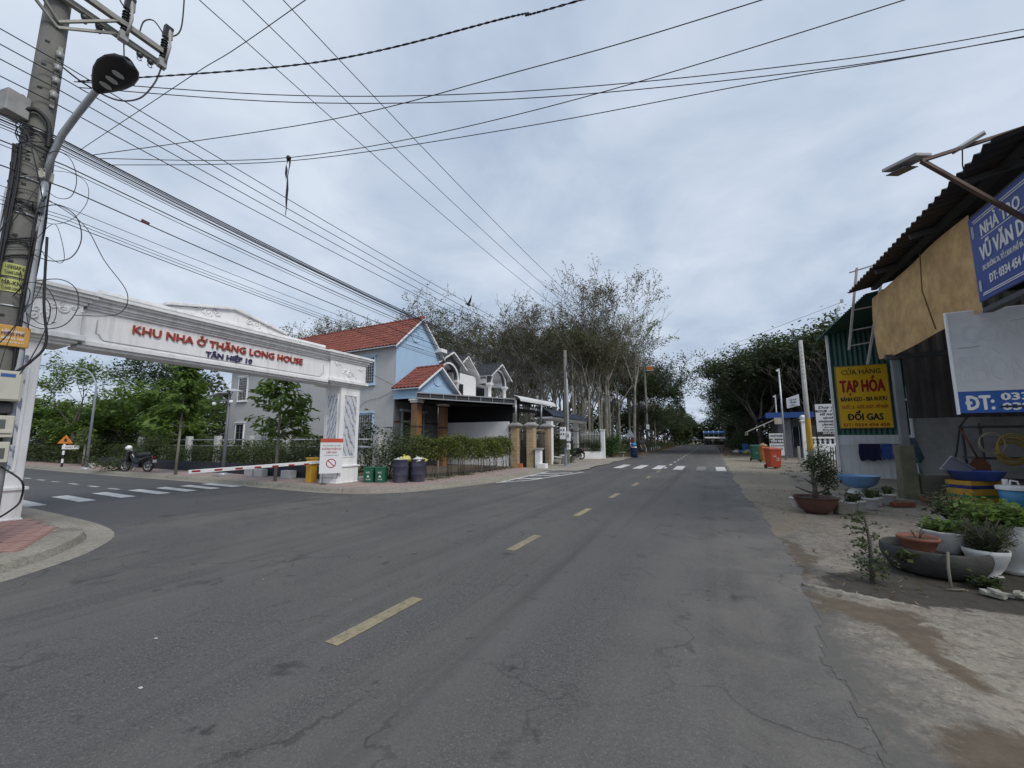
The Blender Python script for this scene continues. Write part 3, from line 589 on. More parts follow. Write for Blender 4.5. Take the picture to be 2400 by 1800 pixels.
mb = MB(); mb.prism([(4.5, 4.75), (7.3, 4.75), (7.3, 4.8), (5.9, 5.12), (4.5, 4.8)], (XG-.42, 0, 0), (0, 1, 0), (0, 0, 1), (.3, 0, 0)); ped = part('pediment', mb, white, gate, True)
mb = MB(); mb.prism([(4.4, 4.80), (5.9, 5.125), (7.4, 4.80), (7.4, 4.87), (5.9, 5.2), (4.4, 4.87)], (XG-.5, 0, 0), (0, 1, 0), (0, 0, 1), (.46, 0, 0)); part('coping', mb, white, ped, True, .01)
for (y0, y1) in ((1.6, 3.04), (8.85, 10.45)):
    mb = MB(); mb.b2((XG-.86, y0+.04, 3.66), (XG+.1, y1-.04, 4.3)); bl = part('end_block', mb, white, gate, True, .012)
    mb = MB(); mb.b2((XG-.95, y0-.03, 3.56), (XG+.18, y1+.03, 3.66)); mb.b2((XG-.88, y0+.06, 3.5), (XG+.1, y1-.06, 3.56)); mb.b2((XG-.82, y0+.14, 3.44), (XG+.04, y1-.14, 3.5))
    for (z0, z1, d) in ((4.3, 4.36, .04), (4.36, 4.44, .09), (4.44, 4.5, .16), (4.5, 4.58, .2)): mb.b2((XG-.86-d, y0+.04-d, z0), (XG+.1+d, y1-.04+d, z1))
    part('moulding', mb, white, bl, True, .008)
def swirl(mb, x, y, z, s, turns=1.4, flip=1, r=.022, a0=0):
    pts = []
    for i in range(15):
        t = i/14; rr = s*(1-.82*t); a = a0+flip*2*PI*turns*t; pts.append((x+.012*math.sin(t*3), y+rr*math.cos(a), z+rr*math.sin(a)))
    mb.tube(pts, [r*(1-.45*i/14) for i in range(15)], 6)
def ornament(par, x, y, z, s, flip):
    mb = MB(); swirl(mb, x, y, z, .12*s, 1.5, flip, .032*s, 1); swirl(mb, x, y+flip*.19*s, z+.04*s, .085*s, 1.3, -flip, .02*s, 2); swirl(mb, x, y-flip*.2*s, z+.10*s, .07*s, 1.3, flip, .018*s, .3); swirl(mb, x, y+flip*.05*s, z+.16*s, .06*s, 1.2, -flip, .016*s, 4)
    for k in range(9):
        a = k*.7; cy, cz = y+flip*(-.34+.08*k)*s, z+(.02+.1*math.sin(k*1.3))*s
        mb.tube([(x, cy, cz), (x+.015, cy+.05*s*math.cos(a), cz+.05*s*math.sin(a)), (x, cy+.10*s*math.cos(a+.5), cz+.10*s*math.sin(a+.5))], [.008*s, .022*s, .004*s], 5)
    mb.ball((x, y, z), .035*s, 8, 6)
    part('relief_ornament', mb, white, par, True)
ornament(ped, XG-.12, 5.3, 4.86, 1.0, 1); ornament(ped, XG-.12, 6.5, 4.86, 1.0, -1)
bls = [c for c in gate.children if c.name.startswith('end_block')]
ornament(bls[1], XG+.1, 9.65, 3.88, .85, 1); ornament(bls[1], XG+.1, 9.15, 4.16, .5, 1); ornament(bls[1], XG+.1, 10.18, 4.12, .5, -1)
ornament(bls[0], XG+.1, 2.35, 3.92, .8, 1); ornament(bls[0], XG+.1, 2.72, 4.14, .7, -1); ornament(bls[0], XG+.1, 2.05, 4.1, .6, 1)
c_ = .13; y0, y1, z0, z1 = 3.25, 8.68, 3.66, 4.2
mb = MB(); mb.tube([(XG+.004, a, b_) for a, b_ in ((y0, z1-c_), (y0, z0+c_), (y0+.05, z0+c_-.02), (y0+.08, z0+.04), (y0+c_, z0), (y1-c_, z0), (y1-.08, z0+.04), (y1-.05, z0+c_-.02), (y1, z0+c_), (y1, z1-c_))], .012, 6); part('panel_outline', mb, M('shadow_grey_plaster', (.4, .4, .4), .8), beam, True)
letters(gate, 'KHU NHÀ Ở THĂNG LONG HOUSE'.replace('NHÀ', 'NHA'), red_l, (XG+.02, 5.86, 3.94), (0, 1, 0), (1, 0, 0), 4.12, .18, .02, .016)
letters(gate, 'TÂN HIỆP 10', navy_l, (XG+.02, 5.83, 3.69), (0, 1, 0), (1, 0, 0), 1.14, .135, .018, .016)
# ------------------------------------------------------------------ tiled roofs
red_tile = M('red_roof_tile', (.215, .056, .036), .7, .3, 2.2, stain=(.11, .036, .028), stain_amt=.75)
dark_tile = M('dark_roof_tile', (.035, .037, .042), .45, .3, 3.0)
navy_tile = M('navy_roof_tile', (.03, .04, .065), .45, .3, 3.0)
def tile_slope(mb, o, along, up, L, H, tw=.26, th=.34):
    """overlapping curved tiles over a slope; along/up unit vectors"""
    o, a, u = Vector(o), Vector(along).normalized(), Vector(up).normalized(); n_ = a.cross(u)
    if n_.z < 0: n_ = -n_
    nc, nr = max(1, round(L/tw)), max(1, round(H/th)); tw, th = L/nc, H/nr
    prof = [(-.5, .005), (-.28, .012), (-.1, .05), (.1, .062), (.3, .045), (.5, .008)]
    for r_ in range(nr):
        for c_ in range(nc):
            b0 = o+a*(c_+.5)*tw+u*r_*th; vs = []; k = rnd.uniform(-.004, .004)
            for (pu, hh) in ((-.04, .03), (1.0, .0)):
                for (x, h) in prof: vs.append(b0+a*x*tw+u*pu*th+n_*(h+hh+k))
            for (x, h) in prof: vs.append(b0+a*x*tw-u*.04*th+n_*(h-.0))
            mb.add(vs, [(i, i+1, 7+i, 6+i) for i in range(5)]+[(12+i, 13+i, 1+i, i) for i in range(5)])
def gable_roof(par, x0, x1, yc, half, ze, zr, mat, over=.25, name='roof'):
    """ridge along X; tiles on both slopes, ridge caps, soffit board"""
    sl = Vector((0, half+over, (zr-ze)*(half+over)/half)); L = sl.length; ue = Vector((0, half, zr-ze)).normalized()
    zee = zr-(zr-ze)*(half+over)/half
    mb = MB(); tile_slope(mb, (x0, yc-half-over, zee+.03), (1, 0, 0), (0, ue.y, ue.z), x1-x0, L); tile_slope(mb, (x0, yc+half+over, zee+.03), (1, 0, 0), (0, -ue.y, ue.z), x1-x0, L)
    n_ = int((x1-x0)/.35)
    for i in range(n_): a = x0+(x1-x0)*i/n_; mb.tube([(a, yc, zr+.06), (a+(x1-x0)/n_+.03, yc, zr+.075)], [.085, .1], 8)
    for x in (x0+.06, x1-.06):
        for s in (-1, 1):
            k = int(L/.33)
            for i in range(k): p0 = Vector((x, yc+s*(half+over)*(1-i/k), zee+.06+(zr-zee)*i/k)); p1 = Vector((x, yc+s*(half+over)*(1-(i+1.08)/k), zee+.075+(zr-zee)*(i+1.08)/k)); mb.tube([p0, p1], [.075, .06], 7)
    rf = part(name, mb, mat, par, True)
    b_ = MB()
    for s in (-1, 1): b_.prism([(0, 0), (0, -.05), (1, 0), (1, .05)][:0] or [(0, 0), (1, 0), (1, .045), (0, .045)], (x0+.04, yc+s*(half+over), zee-.03), (0, -s*(half+over), zr-zee), (0, 0, 1), (x1-x0-.08, 0, 0))
    part('soffit_board', b_, white_clean, rf, True)
    f = MB()
    for x in (x1-.01,):
        for s in (-1, 1): f.prism([(0, 0), (1, 0), (1, .12), (0, .12)], (x, yc+s*(half+over), zee-.1), (0, -s*(half+over), zr-zee), (0, 0, 1), (.035, 0, 0))
    part('barge_board', f, white_clean, rf, True); return rf
def window_y(par, x0, x1, z0, z1, y, fmat, rows=3, colsn=2, bars=True):
    """window on a wall facing -Y"""
    f = MB(); t = .09
    frame4y(f, x0-t, x1+t, z0-t, z1+t, y, t, .07); f.b2((x0-t-.05, y-.12, z1+t), (x1+t+.05, y, z1+t+.06)); f.b2((x0-t-.04, y-.12, z0-t-.05), (x1+t+.04, y, z0-t))
    wo = part('window', f, fmat, par, True, .006)
    g_ = MB(); g_.b2((x0, y-.012, z0), (x1, y-.004, z1)); part('pane', g_, glass, wo, True)
    s = MB(); ww = (x1-x0)/colsn
    for i in range(colsn+1): s.b2((x0+i*ww-.025, y-.045, z0), (x0+i*ww+.025, y-.013, z1))
    s.b2((x0, y-.044, z0+(z1-z0)*.68-.02), (x1, y-.0135, z0+(z1-z0)*.68+.02)); part('sash', s, M('grey_window_sash', (.16, .165, .17), .5), wo, True)
    if bars:
        s = MB(); nb = max(4, int((x1-x0)/.16))
        for i in range(1, nb): s.b2((x0+(x1-x0)*i/nb-.008, y-.062, z0), (x0+(x1-x0)*i/nb+.008, y-.047, z1))
        for i in range(1, 9): s.b2((x0, y-.073, z0+(z1-z0)*i/9-.007), (x1, y-.0625, z0+(z1-z0)*i/9+.007))
        part('bars', s, M('white_bars', (.5, .5, .5), .5), wo, True)
    return wo
# ------------------------------------------------------------------ long grey and blue house with red roof
hz0 = zg(17)
house = thing('house', 'long two storey grey and pale blue house with red tiled gable roof', 'house', (-15.1, 17.87, hz0))
mb = MB(); mb.b2((-30.7, 16, hz0), (-15.14, 19.75, 6.98)); mb.prism([(16, 6.98), (19.75, 6.98), (17.875, 8.7)], (-30.7, 0, 0), (0, 1, 0), (0, 0, 1), (15.56, 0, 0)); wl = part('wall', mb, grey_wall, house, True)
mb = MB(); mb.prism([(15.99, 3.85), (19.76, 3.85), (19.76, 6.98), (17.875, 8.72), (15.99, 6.98)], (-15.14, 0, 0), (0, 1, 0), (0, 0, 1), (.05, 0, 0)); ga = part('gable_wall', mb, blue_wall, house, True)
mb = MB(); frame4(mb, 16.75, 18.25, 7.0, 7.75, -15.09, .05, .03); mb.torus((-15.07, 17.5, 7.62), .33, .03, 'X', 20, 6); mb.ball((-15.07, 17.5, 7.34), .06, 8, 6); part('relief_ornament', mb, M('pale_relief', (.45, .58, .72), .7), ga, True)
mb = MB(); mb.b2((-15.14, 15.98, hz0), (-15.08, 19.77, 3.84)); gt = part('stone_cladding', mb, M('grey_granite', (.13, .135, .14), .3, .25, 2.0, stain=(.2, .2, .2), stain_amt=.5), house, True)
mb = MB()
for z in (2.55, 1.3): mb.b2((-15.08, 15.98, z), (-15.06, 16.5, z+.09)); mb.b2((-15.08, 18.4, z), (-15.06, 19.77, z+.09))
part('red_band', mb, M('dark_red_band', (.07, .02, .015), .4), gt, True)
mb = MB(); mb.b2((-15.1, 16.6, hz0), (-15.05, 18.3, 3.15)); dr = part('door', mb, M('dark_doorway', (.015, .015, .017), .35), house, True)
mb = MB(); mb.b2((-15.08, 16.35, 3.18), (-14.9, 18.55, 3.3)); mb.b2((-15.08, 16.5, hz0), (-15.0, 16.6, 3.18)); mb.b2((-15.08, 18.3, hz0), (-15.0, 18.4, 3.18)); part('door_frame', mb, M('door_frame_paint', (.30, .32, .38), .5), dr, True)
gable_roof(house, -30.9, -14.85, 17.875, 1.9, 6.98, 8.78, red_tile, .3)
lb = M('pale_blue_trim', (.42, .56, .72), .6, .08)
window_y(house, -17.7, -16.68, 4.78, 6.25, 16, lb, colsn=2); window_y(house, -17.75, -16.66, 1.3, 3.0, 16, lb, colsn=2)
window_y(house, -29.65, -28.7, 4.4, 5.95, 16, white_clean); window_y(house, -29.6, -28.72, .95, 2.7, 16, white_clean, bars=False)
mb = MB(); mb.b2((-15.1, 19.35, 7.05), (-14.6, 19.95, 7.28)); part('gutter_box', mb, white_clean, house, True, .01)
# porch
mb = MB(); mb.b2((-15.1, 15.95, 3.84), (-13.5, 16.25, 4.5)); mb.b2((-13.8, 16.25, 3.84), (-13.5, 18.95, 4.5)); mb.b2((-15.1, 18.95, 3.84), (-13.5, 19.25, 4.5)); mb.prism([(15.97, 4.5), (19.23, 4.5), (17.6, 5.6)], (-13.7, 0, 0), (0, 1, 0), (0, 0, 1), (.16, 0, 0)); mb.b2((-15.05, 16.2, 4.3), (-13.7, 19.0, 4.42)); po = part('porch', mb, blue_wall, house, True)
mb = MB(); mb.torus((-13.52, 17.6, 4.95), .32, .028, 'X', 20, 6); mb.b2((-13.54, 17.56, 5.3), (-13.5, 17.64, 5.42)); part('relief_ornament', mb, M('pale_relief', (.45, .58, .72), .7), po, True)
mb = MB(); mb.b2((-15.12, 15.88, 3.78), (-13.44, 15.96, 3.87)); mb.b2((-13.51, 15.88, 3.78), (-13.42, 19.3, 3.87)); part('trim', mb, lb, po, True)
gable_roof(po, -15.05, -13.2, 17.6, 1.63, 4.5, 5.68, red_tile, .3, 'porch_roof')
brown_t = M('brown_wall_tile', (.24, .115, .045), .35, .2, 4.0)
for y in (16.12, 18.42):
    mb = MB(); mb.box((-13.68, y, (3.78+hz0)/2), (.4, .4, 3.78-hz0)); c1 = part('column', mb, brown_t, po, True, .01)
    mb = MB(); mb.box((-13.68, y, 3.7), (.6, .6, .1)); mb.box((-13.68, y, 3.6), (.5, .5, .1)); part('capital', mb, white_clean, c1, True, .01)
    mb = MB(); mb.box((-13.68, y, 2.3), (.41, .41, .1)); mb.box((-13.68, y, 3.5), (.41, .41, .07)); part('band', mb, M('dark_red_band', (.07, .02, .015), .4), c1, True)
# ------------------------------------------------------------------ white villa with dark tiled gables
villa = thing('house', 'white villa with dark tiled gables and arched balconies beyond the carport', 'house', (-16.5, 25.5, zg(25)))
mb = MB(); mb.b2((-28, 20.7, zg(25)), (-17.8, 31, 6.5)); mb.b2((-17.8, 23.8, zg(25)), (-16.9, 27.1, 6.75)); mb.b2((-17.8, 20.7, zg(25)), (-16, 31, 4.6)); mb.b2((-17.8, 20.7, 4.6), (-17.0, 31, 5.2)); part('wall', mb, white_clean, villa, True)
def arch_porch(y0, y1, xf, xb, zc, zs, ze, zr):
    """balcony bay: two round columns, arch, gable roof running back"""
    yc = (y0+y1)/2; r = (y1-y0)/2-.42; n_ = 14
    arc = [(yc-r*math.cos(PI*i/n_), zs+r*math.sin(PI*i/n_)) for i in range(n_+1)]
    mb = MB(); mb.prism([(y0+.1, zs), arc[0]]+arc[1:-1]+[arc[-1], (y1-.1, zs), (y1-.1, ze), (yc, zr-.1), (y0+.1, ze)], (xf-.3, 0, 0), (0, 1, 0), (0, 0, 1), (.26, 0, 0)); b_ = part('balcony_bay', mb, M('grey_gable_infill', (.10, .10, .105), .7), villa, True)
    mb = MB(); r2 = r+.13
    arc2 = [(yc-r2*math.cos(PI*i/n_), zs+r2*math.sin(PI*i/n_)) for i in range(n_+1)]; mb.prism(arc+arc2[::-1], (xf-.06, 0, 0), (0, 1, 0), (0, 0, 1), (.09, 0, 0)); mb.b2((xf-.35, y0, zs-.18), (xf+.06, y0+.55, zs)); mb.b2((xf-.35, y1-.55, zs-.18), (xf+.06, y1, zs)); mb.b2((xb, y0+.05, zs), (xf-.3, y0+.3, zs+.35)); mb.b2((xb, y1-.3, zs), (xf-.3, y1-.05, zs+.35)); part('arch', mb, white_clean, b_, True)
    for y in (y0+.3, y1-.3):
        mb = MB(); mb.lathe([(.2, 0), (.2, .12), (.15, .16), (.14, zs-zc-.4), (.19, zs-zc-.32), (.21, zs-zc-.18)], (xf-.15, y, zc), 14); part('column', mb, white_clean, b_, True)
    gable_roof(b_, xb, xf+.35, yc, (y1-y0)/2-.02, ze, zr, dark_tile, .28, 'roof')
    mb = MB(); mb.b2((xb-.02, y0+.7, zc), (xb+.05, y1-.7, zs-.1)); part('balcony_door', mb, glass, b_, True)
    mb = MB(); mb.b2((xb, y0+.05, zc-.15), (xf+.05, y1-.05, zc)); part('balcony_floor', mb, white_clean, b_, True)
arch_porch(20.75, 23.6, -16.0, -17.8, 4.6, 5.9, 6.9, 7.75); arch_porch(27.4, 30.6, -15.8, -17.8, 4.7, 6.3, 7.0, 8.05)
gable_roof(villa, -24, -16.6, 25.5, 1.7, 6.8, 8.2, dark_tile, .3)
for (y0, y1, z0, z1) in ((24.4, 25.2, 4.8, 5.9),):
    mb = MB(); mb.b2((-16.9, y0, z0), (-16.87, y1, z1)); f = part('window', mb, glass, villa, True); mb = MB(); frame4(mb, y0-.08, y1+.08, z0-.08, z1+.08, -16.9, .08, .06); part('frame', mb, white_clean, f, True)
# ------------------------------------------------------------------ carport in front of the blue house
cp = thing('carport', 'dark steel carport roof with curved white awning edge in front of the villa', 'carport', (-11.5, 20, zg(20)))
A_, B_, C_, D_, E_ = (-13.15, 15.45), (-9.85, 20.0), (-9.6, 25.7), (-15.5, 25.7), (-15.0, 19.9)
mb = MB(); P5 = [(*A_, 4.02), (*B_, 3.95), (*C_, 4.1), (*D_, 4.4), (*E_, 4.4)]; mb.add(P5+[(x, y, z-.05) for x, y, z in P5], [(0, 1, 2, 3, 4), (9, 8, 7, 6, 5)]); part('roof_sheet', mb, M('black_roof_sheet', (.02, .02, .024), .6), cp, True)
mb = MB(); a0, b0 = Vector((*A_, 4.0)), Vector((*B_, 3.93)); mb.beam(a0, b0, .05, .06); mb.beam(a0-Vector((0, 0, .28)), b0-Vector((0, 0, .28)), .05, .05)
for i in range(9): q = a0.lerp(b0, i/8); mb.beam(q, q-Vector((0, 0, .28)), .035, .035)
part('truss', mb, M('light_truss_steel', (.34, .35, .36), .45, metal=.4), cp, True)
mb = MB(); a1, b1 = a0+Vector((-.03, .03, .02)), b0+Vector((-.03, .03, .02)); mb.add([a1, b1, b1-Vector((0, 0, .34)), a1-Vector((0, 0, .34))], [(0, 1, 2, 3)]); part('fascia', mb, M('dark_fascia', (.03, .03, .035), .5), cp, True)
mb = MB()
for (x, y, zt, zb) in ((-9.87, 20.15, 3.9, 2.5), (-9.55, 23.2, 3.9, 2.5), (-12.0, 24.9, 4.0, zg(25))): mb.tube([(x, y, zb), (x, y, zt)], .06, 10)
mb.beam((-9.9, 20, 3.55), (-9.55, 25.5, 3.6), .05, .06); part('post', mb, steel, cp, True)
mb = MB(); n_ = 30; m_ = 8                                           # curved corrugated awning edge
vs = []
for i in range(n_*2+1):
    t = i/(n_*2); y = 20.1+5.7*t; k = .015*(1 if i % 2 else -1)
    for j in range(m_+1): a = PI/2*j/m_; vs.append((-9.95+(.42+k)*math.sin(a)+.05*t, y, 3.82+.1*t+(.34+k)*math.cos(a)))
mb.add(vs, [(i*(m_+1)+j, (i+1)*(m_+1)+j, (i+1)*(m_+1)+j+1, i*(m_+1)+j+1) for i in range(n_*2) for j in range(m_)]); part('curved_awning', mb, M('white_corrugated', (.60, .61, .60), .5, .1), cp, True)
mb = MB()
for i in range(34): y = 20.2+5.5*i/34; mb.box((-9.75+rnd.uniform(-.08, .1), y, 3.68+rnd.uniform(-.05, .05)), (.05, .09, rnd.uniform(.1, .3)), rx=rnd.uniform(-.5, .5))
part('hanging_trim', mb, black, cp, True, kind='stuff')
mb = MB(); mb.add([(-15.4, 20.42, 2.2), (-10.2, 20.42, 2.2), (-10.2, 20.42, 3.9), (-15.4, 20.42, 4.3)], [(0, 1, 2, 3)]); mb.add([(-15.4, 16.2, 3.7), (-13.2, 16.2, 3.65), (-10.1, 20.3, 3.5), (-10.0, 25.5, 3.5), (-15.4, 25.5, 3.7)], [(0, 1, 2, 3, 4)]); part('net_and_shade_sheet', mb, M('black_net_and_shade', (.012, .012, .013), .95, .3, 6), cp, True)  # ceiling net, plus an upright black sheet standing in for the shade behind
# ------------------------------------------------------------------ boundary wall and brick gate posts
def brick_mat(name, c1, c2, mort, sc):
    m = bpy.data.materials.new(name); m.use_nodes = True; t = m.node_tree; b = t.nodes['Principled BSDF']; b.inputs['Roughness'].default_value = .8
    tcn = t.nodes.new('ShaderNodeTexCoord'); s = t.nodes.new('ShaderNodeSeparateXYZ'); t.links.new(tcn.outputs['Object'], s.inputs[0]); ad = t.nodes.new('ShaderNodeMath'); t.links.new(s.outputs[0], ad.inputs[0]); t.links.new(s.outputs[1], ad.inputs[1])
    c = t.nodes.new('ShaderNodeCombineXYZ'); t.links.new(ad.outputs[0], c.inputs[0]); t.links.new(s.outputs[2], c.inputs[1])
    br = t.nodes.new('ShaderNodeTexBrick'); br.inputs['Color1'].default_value = (*c1, 1); br.inputs['Color2'].default_value = (*c2, 1); br.inputs['Mortar'].default_value = (*mort, 1); br.inputs['Scale'].default_value = sc; br.inputs['Mortar Size'].default_value = .02
    br.inputs['Brick Width'].default_value = .5; br.inputs['Row Height'].default_value = .18; t.links.new(c.outputs[0], br.inputs[0]); t.links.new(br.outputs[0], b.inputs['Base Color'])
    bp = t.nodes.new('ShaderNodeBump'); bp.inputs['Strength'].default_value = .5; bp.inputs['Distance'].default_value = .02; bp.invert = True; t.links.new(br.outputs[1], bp.inputs['Height']); t.links.new(bp.outputs[0], b.inputs['Normal']); return m
tan_brick = brick_mat('tan_brick', (.50, .385, .235), (.42, .31, .175), (.22, .17, .11), 2.2)
wall1 = solo('boundary_wall', MB().b2((-15.5, 20.15, zg(20)), (-10.35, 20.35, 2.68)), white_clean, 'plain white boundary wall under the carport running to the brick posts', 'wall', base=(-13, 20.25, zg(20)))
for k, (x, y, lab) in enumerate(((-9.95, 20.3, 'tan brick gate post at the end of the boundary wall'), (-9.05, 20.5, 'tan brick gate post beside the small white meter pedestal'), (-9.1, 22.9, 'tan brick gate post next to the white villa gate pillar'))):
    t_ = thing('gate_post', lab, 'gate post', (x, y, zg(y)), 0, 'tan brick gate posts')
    mb = MB(); mb.box((0, 0, 1.15), (.42, .42, 2.3)); part('shaft', mb, tan_brick, t_)
    mb = MB(); mb.box((0, 0, 2.33), (.56, .56, .07)); mb.box((0, 0, 2.4), (.66, .66, .08)); mb.box((0, 0, 2.5), (.6, .6, .12), taper=.5); part('cap', mb, concrete, t_, bevel=.01)
def iron_gate(label, p0, p1, h):
    p0, p1 = Vector(p0), Vector(p1); t_ = thing('iron_gate', label, 'gate', (*p0, zg(p0.y))); d = p1-p0; L = d.length; n_ = int(L/.11); fr = MB(); br = MB(); sp = MB()
    for z in (.12, h*.5, h-.18): fr.beam((0, 0, z), (d.x, d.y, z), .03, .045)
    for i in range(n_+1):
        q = d*i/n_; br.tube([(q.x, q.y, .1), (q.x, q.y, h-.08)], .011, 5); sp.tube([(q.x, q.y, h-.1), (q.x, q.y, h-.03), (q.x, q.y, h+.06)], [.012, .022, .002], 5); sp.tube([(q.x, q.y, h*.5), (q.x, q.y, h*.5+.06)], [.02, .004], 5)
    sh = MB(); sh.beam((0, 0, h*.25), (d.x, d.y, h*.25), .01, h*.46); part('sheet_panel', sh, black, t_)
    part('frame', fr, black, t_); part('bar', br, black, t_); part('spear_head', sp, M('gold_spear', (.30, .24, .12), .5), t_)
iron_gate('narrow black iron gate with pale spear heads between two brick posts', (-9.72, 20.4), (-9.28, 20.5), 2.2); iron_gate('black iron vehicle gate beside the brick post row', (-9.07, 20.75), (-9.1, 22.65), 2.15)
# meter pedestal
t_ = thing('meter_pedestal', 'small white masonry meter pedestal with grey slab in front of the brick posts', 'pedestal', (-8.55, 20.35, zg(20)))
mb = MB(); mb.box((0, 0, .52), (.32, .3, 1.04)); part('body', mb, white_clean, t_, bevel=.01); mb = MB(); mb.box((0, 0, 1.08), (.46, .44, .08)); part('slab', mb, concrete, t_); mb = MB(); mb.box((.25, -.1, .14), (.5, .42, .28)); part('step_block', mb, white_clean, t_, bevel=.01)
solo('clay_block', MB().box((-8.95, 18.8, zg(18.8)+.19), (.26, .22, .3), .3), M('orange_clay', (.42, .15, .05), .8, .25, 5), 'small orange clay block at the foot of the hedge', 'block', base=(-8.95, 18.8, zg(18.8)), bevel=.02)
# ------------------------------------------------------------------ villa gateway with tiled canopy and white fence
vg = thing('villa_gateway', 'white villa gateway with long navy tiled canopy on white pillars', 'gateway', (-9.35, 27.2, zg(27)))
for (x, y, h, wd) in ((-9.1, 23.5, 2.75, .36), (-9.7, 30.9, 2.9, .36)):
    mb = MB(); mb.box((x, y, zg(y)+h/2), (wd, wd, h)); mb.box((x, y, zg(y)+2.45), (wd+.16, wd+.16, .1)); p = part('pillar', mb, white_clean, vg, True, .01)
mb = MB(); mb.b2((-9.9, 23.3, 2.98), (-8.85, 31.1, 3.1)); part('ceiling_slab', mb, white_clean, vg, True)
mb = MB(); yA, yB = 23.2, 31.2
tile_slope(mb, (-8.7, yA, 3.1), (0, 1, 0), (-.6, 0, .45), yB-yA, .8, .25, .27); tile_slope(mb, (-10.05, yA, 3.1), (0, 1, 0), (.6, 0, .45), yB-yA, .8, .25, .27); part('canopy_tiles', mb, navy_tile, vg, True)
mb = MB()
for i in range(44): y = 23.8+6.8*i/43; mb.tube([(-9.35, y, zg(y)+.1), (-9.35, y, 2.35+.15*math.sin(i*PI/43))], .012, 5)
for z in (.2, 1.2, 2.2): mb.beam((-9.35, 23.75, zg(24)+z), (-9.35, 30.6, zg(30)+z), .03, .05)
part('grille', mb, dark_steel, vg, True)
wf = thing('picket_fence', 'white picket fence on a low white wall ending at a white post', 'fence', (-8.8, 31.7, zg(31)))
f0, f1 = Vector((-9.5, 31.35, 0)), Vector((-7.95, 32.0, 0)); zf = zg(31.7)
for i in range(13):
    q = f0.lerp(f1, (i+.5)/13); mb = MB(); mb.tube([(q.x, q.y, zf+.6), (q.x, q.y, zf+2.1), (q.x, q.y, zf+2.25)], [.022, .022, .003], 6); part('picket', mb, M('grey_picket', (.42, .43, .44), .5), wf, True)
mb = MB(); mb.beam(f0+Vector((0, 0, zf+2.0)), f1+Vector((0, 0, zf+2.0)), .04, .05); mb.beam(f0+Vector((0, 0, zf+.8)), f1+Vector((0, 0, zf+.8)), .04, .05); part('rail', mb, M('grey_picket', (.42, .43, .44), .5), wf, True)
mb = MB(); mb.beam((-9.4, 31.3, zf+.3), (-7.95, 31.9, zf+.3), .3, .58); part('low_wall', mb, white_clean, wf, True, .01)
mb = MB(); mb.box((-7.82, 32.1, zf+1.15), (.3, .3, 2.3)); mb.box((-7.82, 32.1, zf+2.34), (.4, .4, .08)); part('post', mb, white_clean, wf, True, .012)
# ------------------------------------------------------------------ near utility pole
PX, PY = -9.0, 1.65
pole = thing('utility_pole', 'tall weathered concrete utility pole beside the gate crowded with cables', 'utility pole', (PX, PY, .12))
mb = MB(); mb.tube([(0, 0, -.1), (0, 0, 3), (0, 0, 7), (0, 0, 11.6)], [.20, .18, .15, .115], 20); shaft = part('shaft', mb, pole_conc, pole)
mb = MB()
for i in range(26): z = 1.2+i*.4; r = .2-.0078*z; mb.box((r*math.cos(-.5)*.99, r*math.sin(-.5)*.99, z), (.02, .05, .035), rz=-.5)
part('step_hole', mb, M('dark_hole', (.03, .03, .03), .9), shaft, kind='stuff')
armm = M('crossarm_steel', (.27, .265, .235), .6, .25, 5, metal=.3)
for (dx, z) in ((.2, 8.42), (.34, 8.58)):
    mb = MB(); mb.beam((dx, -1.25, z), (dx, 1.2, z), .08, .09); part('crossarm', mb, armm, pole)
mb = MB(); mb.beam((.16, 0, 7.9), (.24, .62, 8.4), .035, .035); mb.beam((.16, 0, 8.0), (.36, .58, 8.54), .035, .035); mb.beam((.16, 0, 7.9), (.24, -.62, 8.4), .035, .035); mb.beam((.16, 0, 8.0), (.36, -.58, 8.54), .035, .035); part('brace', mb, armm, pole)
mb = MB(); mb.beam((-1.0, .1, 10.35), (1.75, .1, 10.35), .09, .09); part('top_crossarm', mb, armm, pole)
for x in (.15, .95, 1.7):
    mb = MB(); mb.lathe([(.02, 0), (.06, .02), (.04, .05), (.07, .07), (.045, .1), (.07, .12), (.03, .17), (0, .18)], (x, .1, 10.4), 12); part('pin_insulator', mb, M('brown_porcelain', (.09, .04, .025), .3), pole)
porc = M('grey_porcelain', (.30, .30, .29), .35)
for k, y in enumerate((.68, 1.22)):
    c = Vector((.33, y, 8.5)); mb = MB()
    for i in range(7): mb.tube([c+Vector((0, 0, -.02+i*.055)), c+Vector((0, 0, .012+i*.055))], [.055, .04], 10)
    mb.box(c+Vector((.03, .02, .5)), (.1, .12, .22), ry=.2); f = part('fuse_cutout', mb, black, pole)
    mb = MB(); mb.box(c+Vector((.05, .05, .48)), (.07, .08, .18), ry=.2, taper=.7); part('porcelain_cap', mb, porc, f); mb = MB(); mb.box(c+Vector((0, 0, -.15)), (.11, .11, .16)); part('porcelain_foot', mb, porc, f)
    mb = MB(); mb.tube([c+Vector((.07, .03, .55)), c+Vector((.1, .05, .2)), c+Vector((.08, .02, -.12))], .022, 6); part('fuse_tube', mb, M('fuse_grey', (.4, .38, .36), .5), f)
for y in (.25, .42, .95, 1.1):
    mb = MB(); mb.ball((.2, y, 8.33), .05, 8, 6); mb.torus((.2, y, 8.25), .03, .008, 'X', 10, 5); part('shackle', mb, dark_steel, pole)
for z in (7.45, 7.22, 7.0, 6.75):
    mb = MB(); mb.lathe([(.02, -.05), (.05, -.04), (.035, 0), (.05, .04), (.02, .05)], (.19, .06, z), 10); part('spool_insulator', mb, porc, pole)
mb = MB(); mb.beam((.165, .06, 6.55), (.165, .06, 7.6), .05, .03); part('insulator_rack', mb, armm, pole)
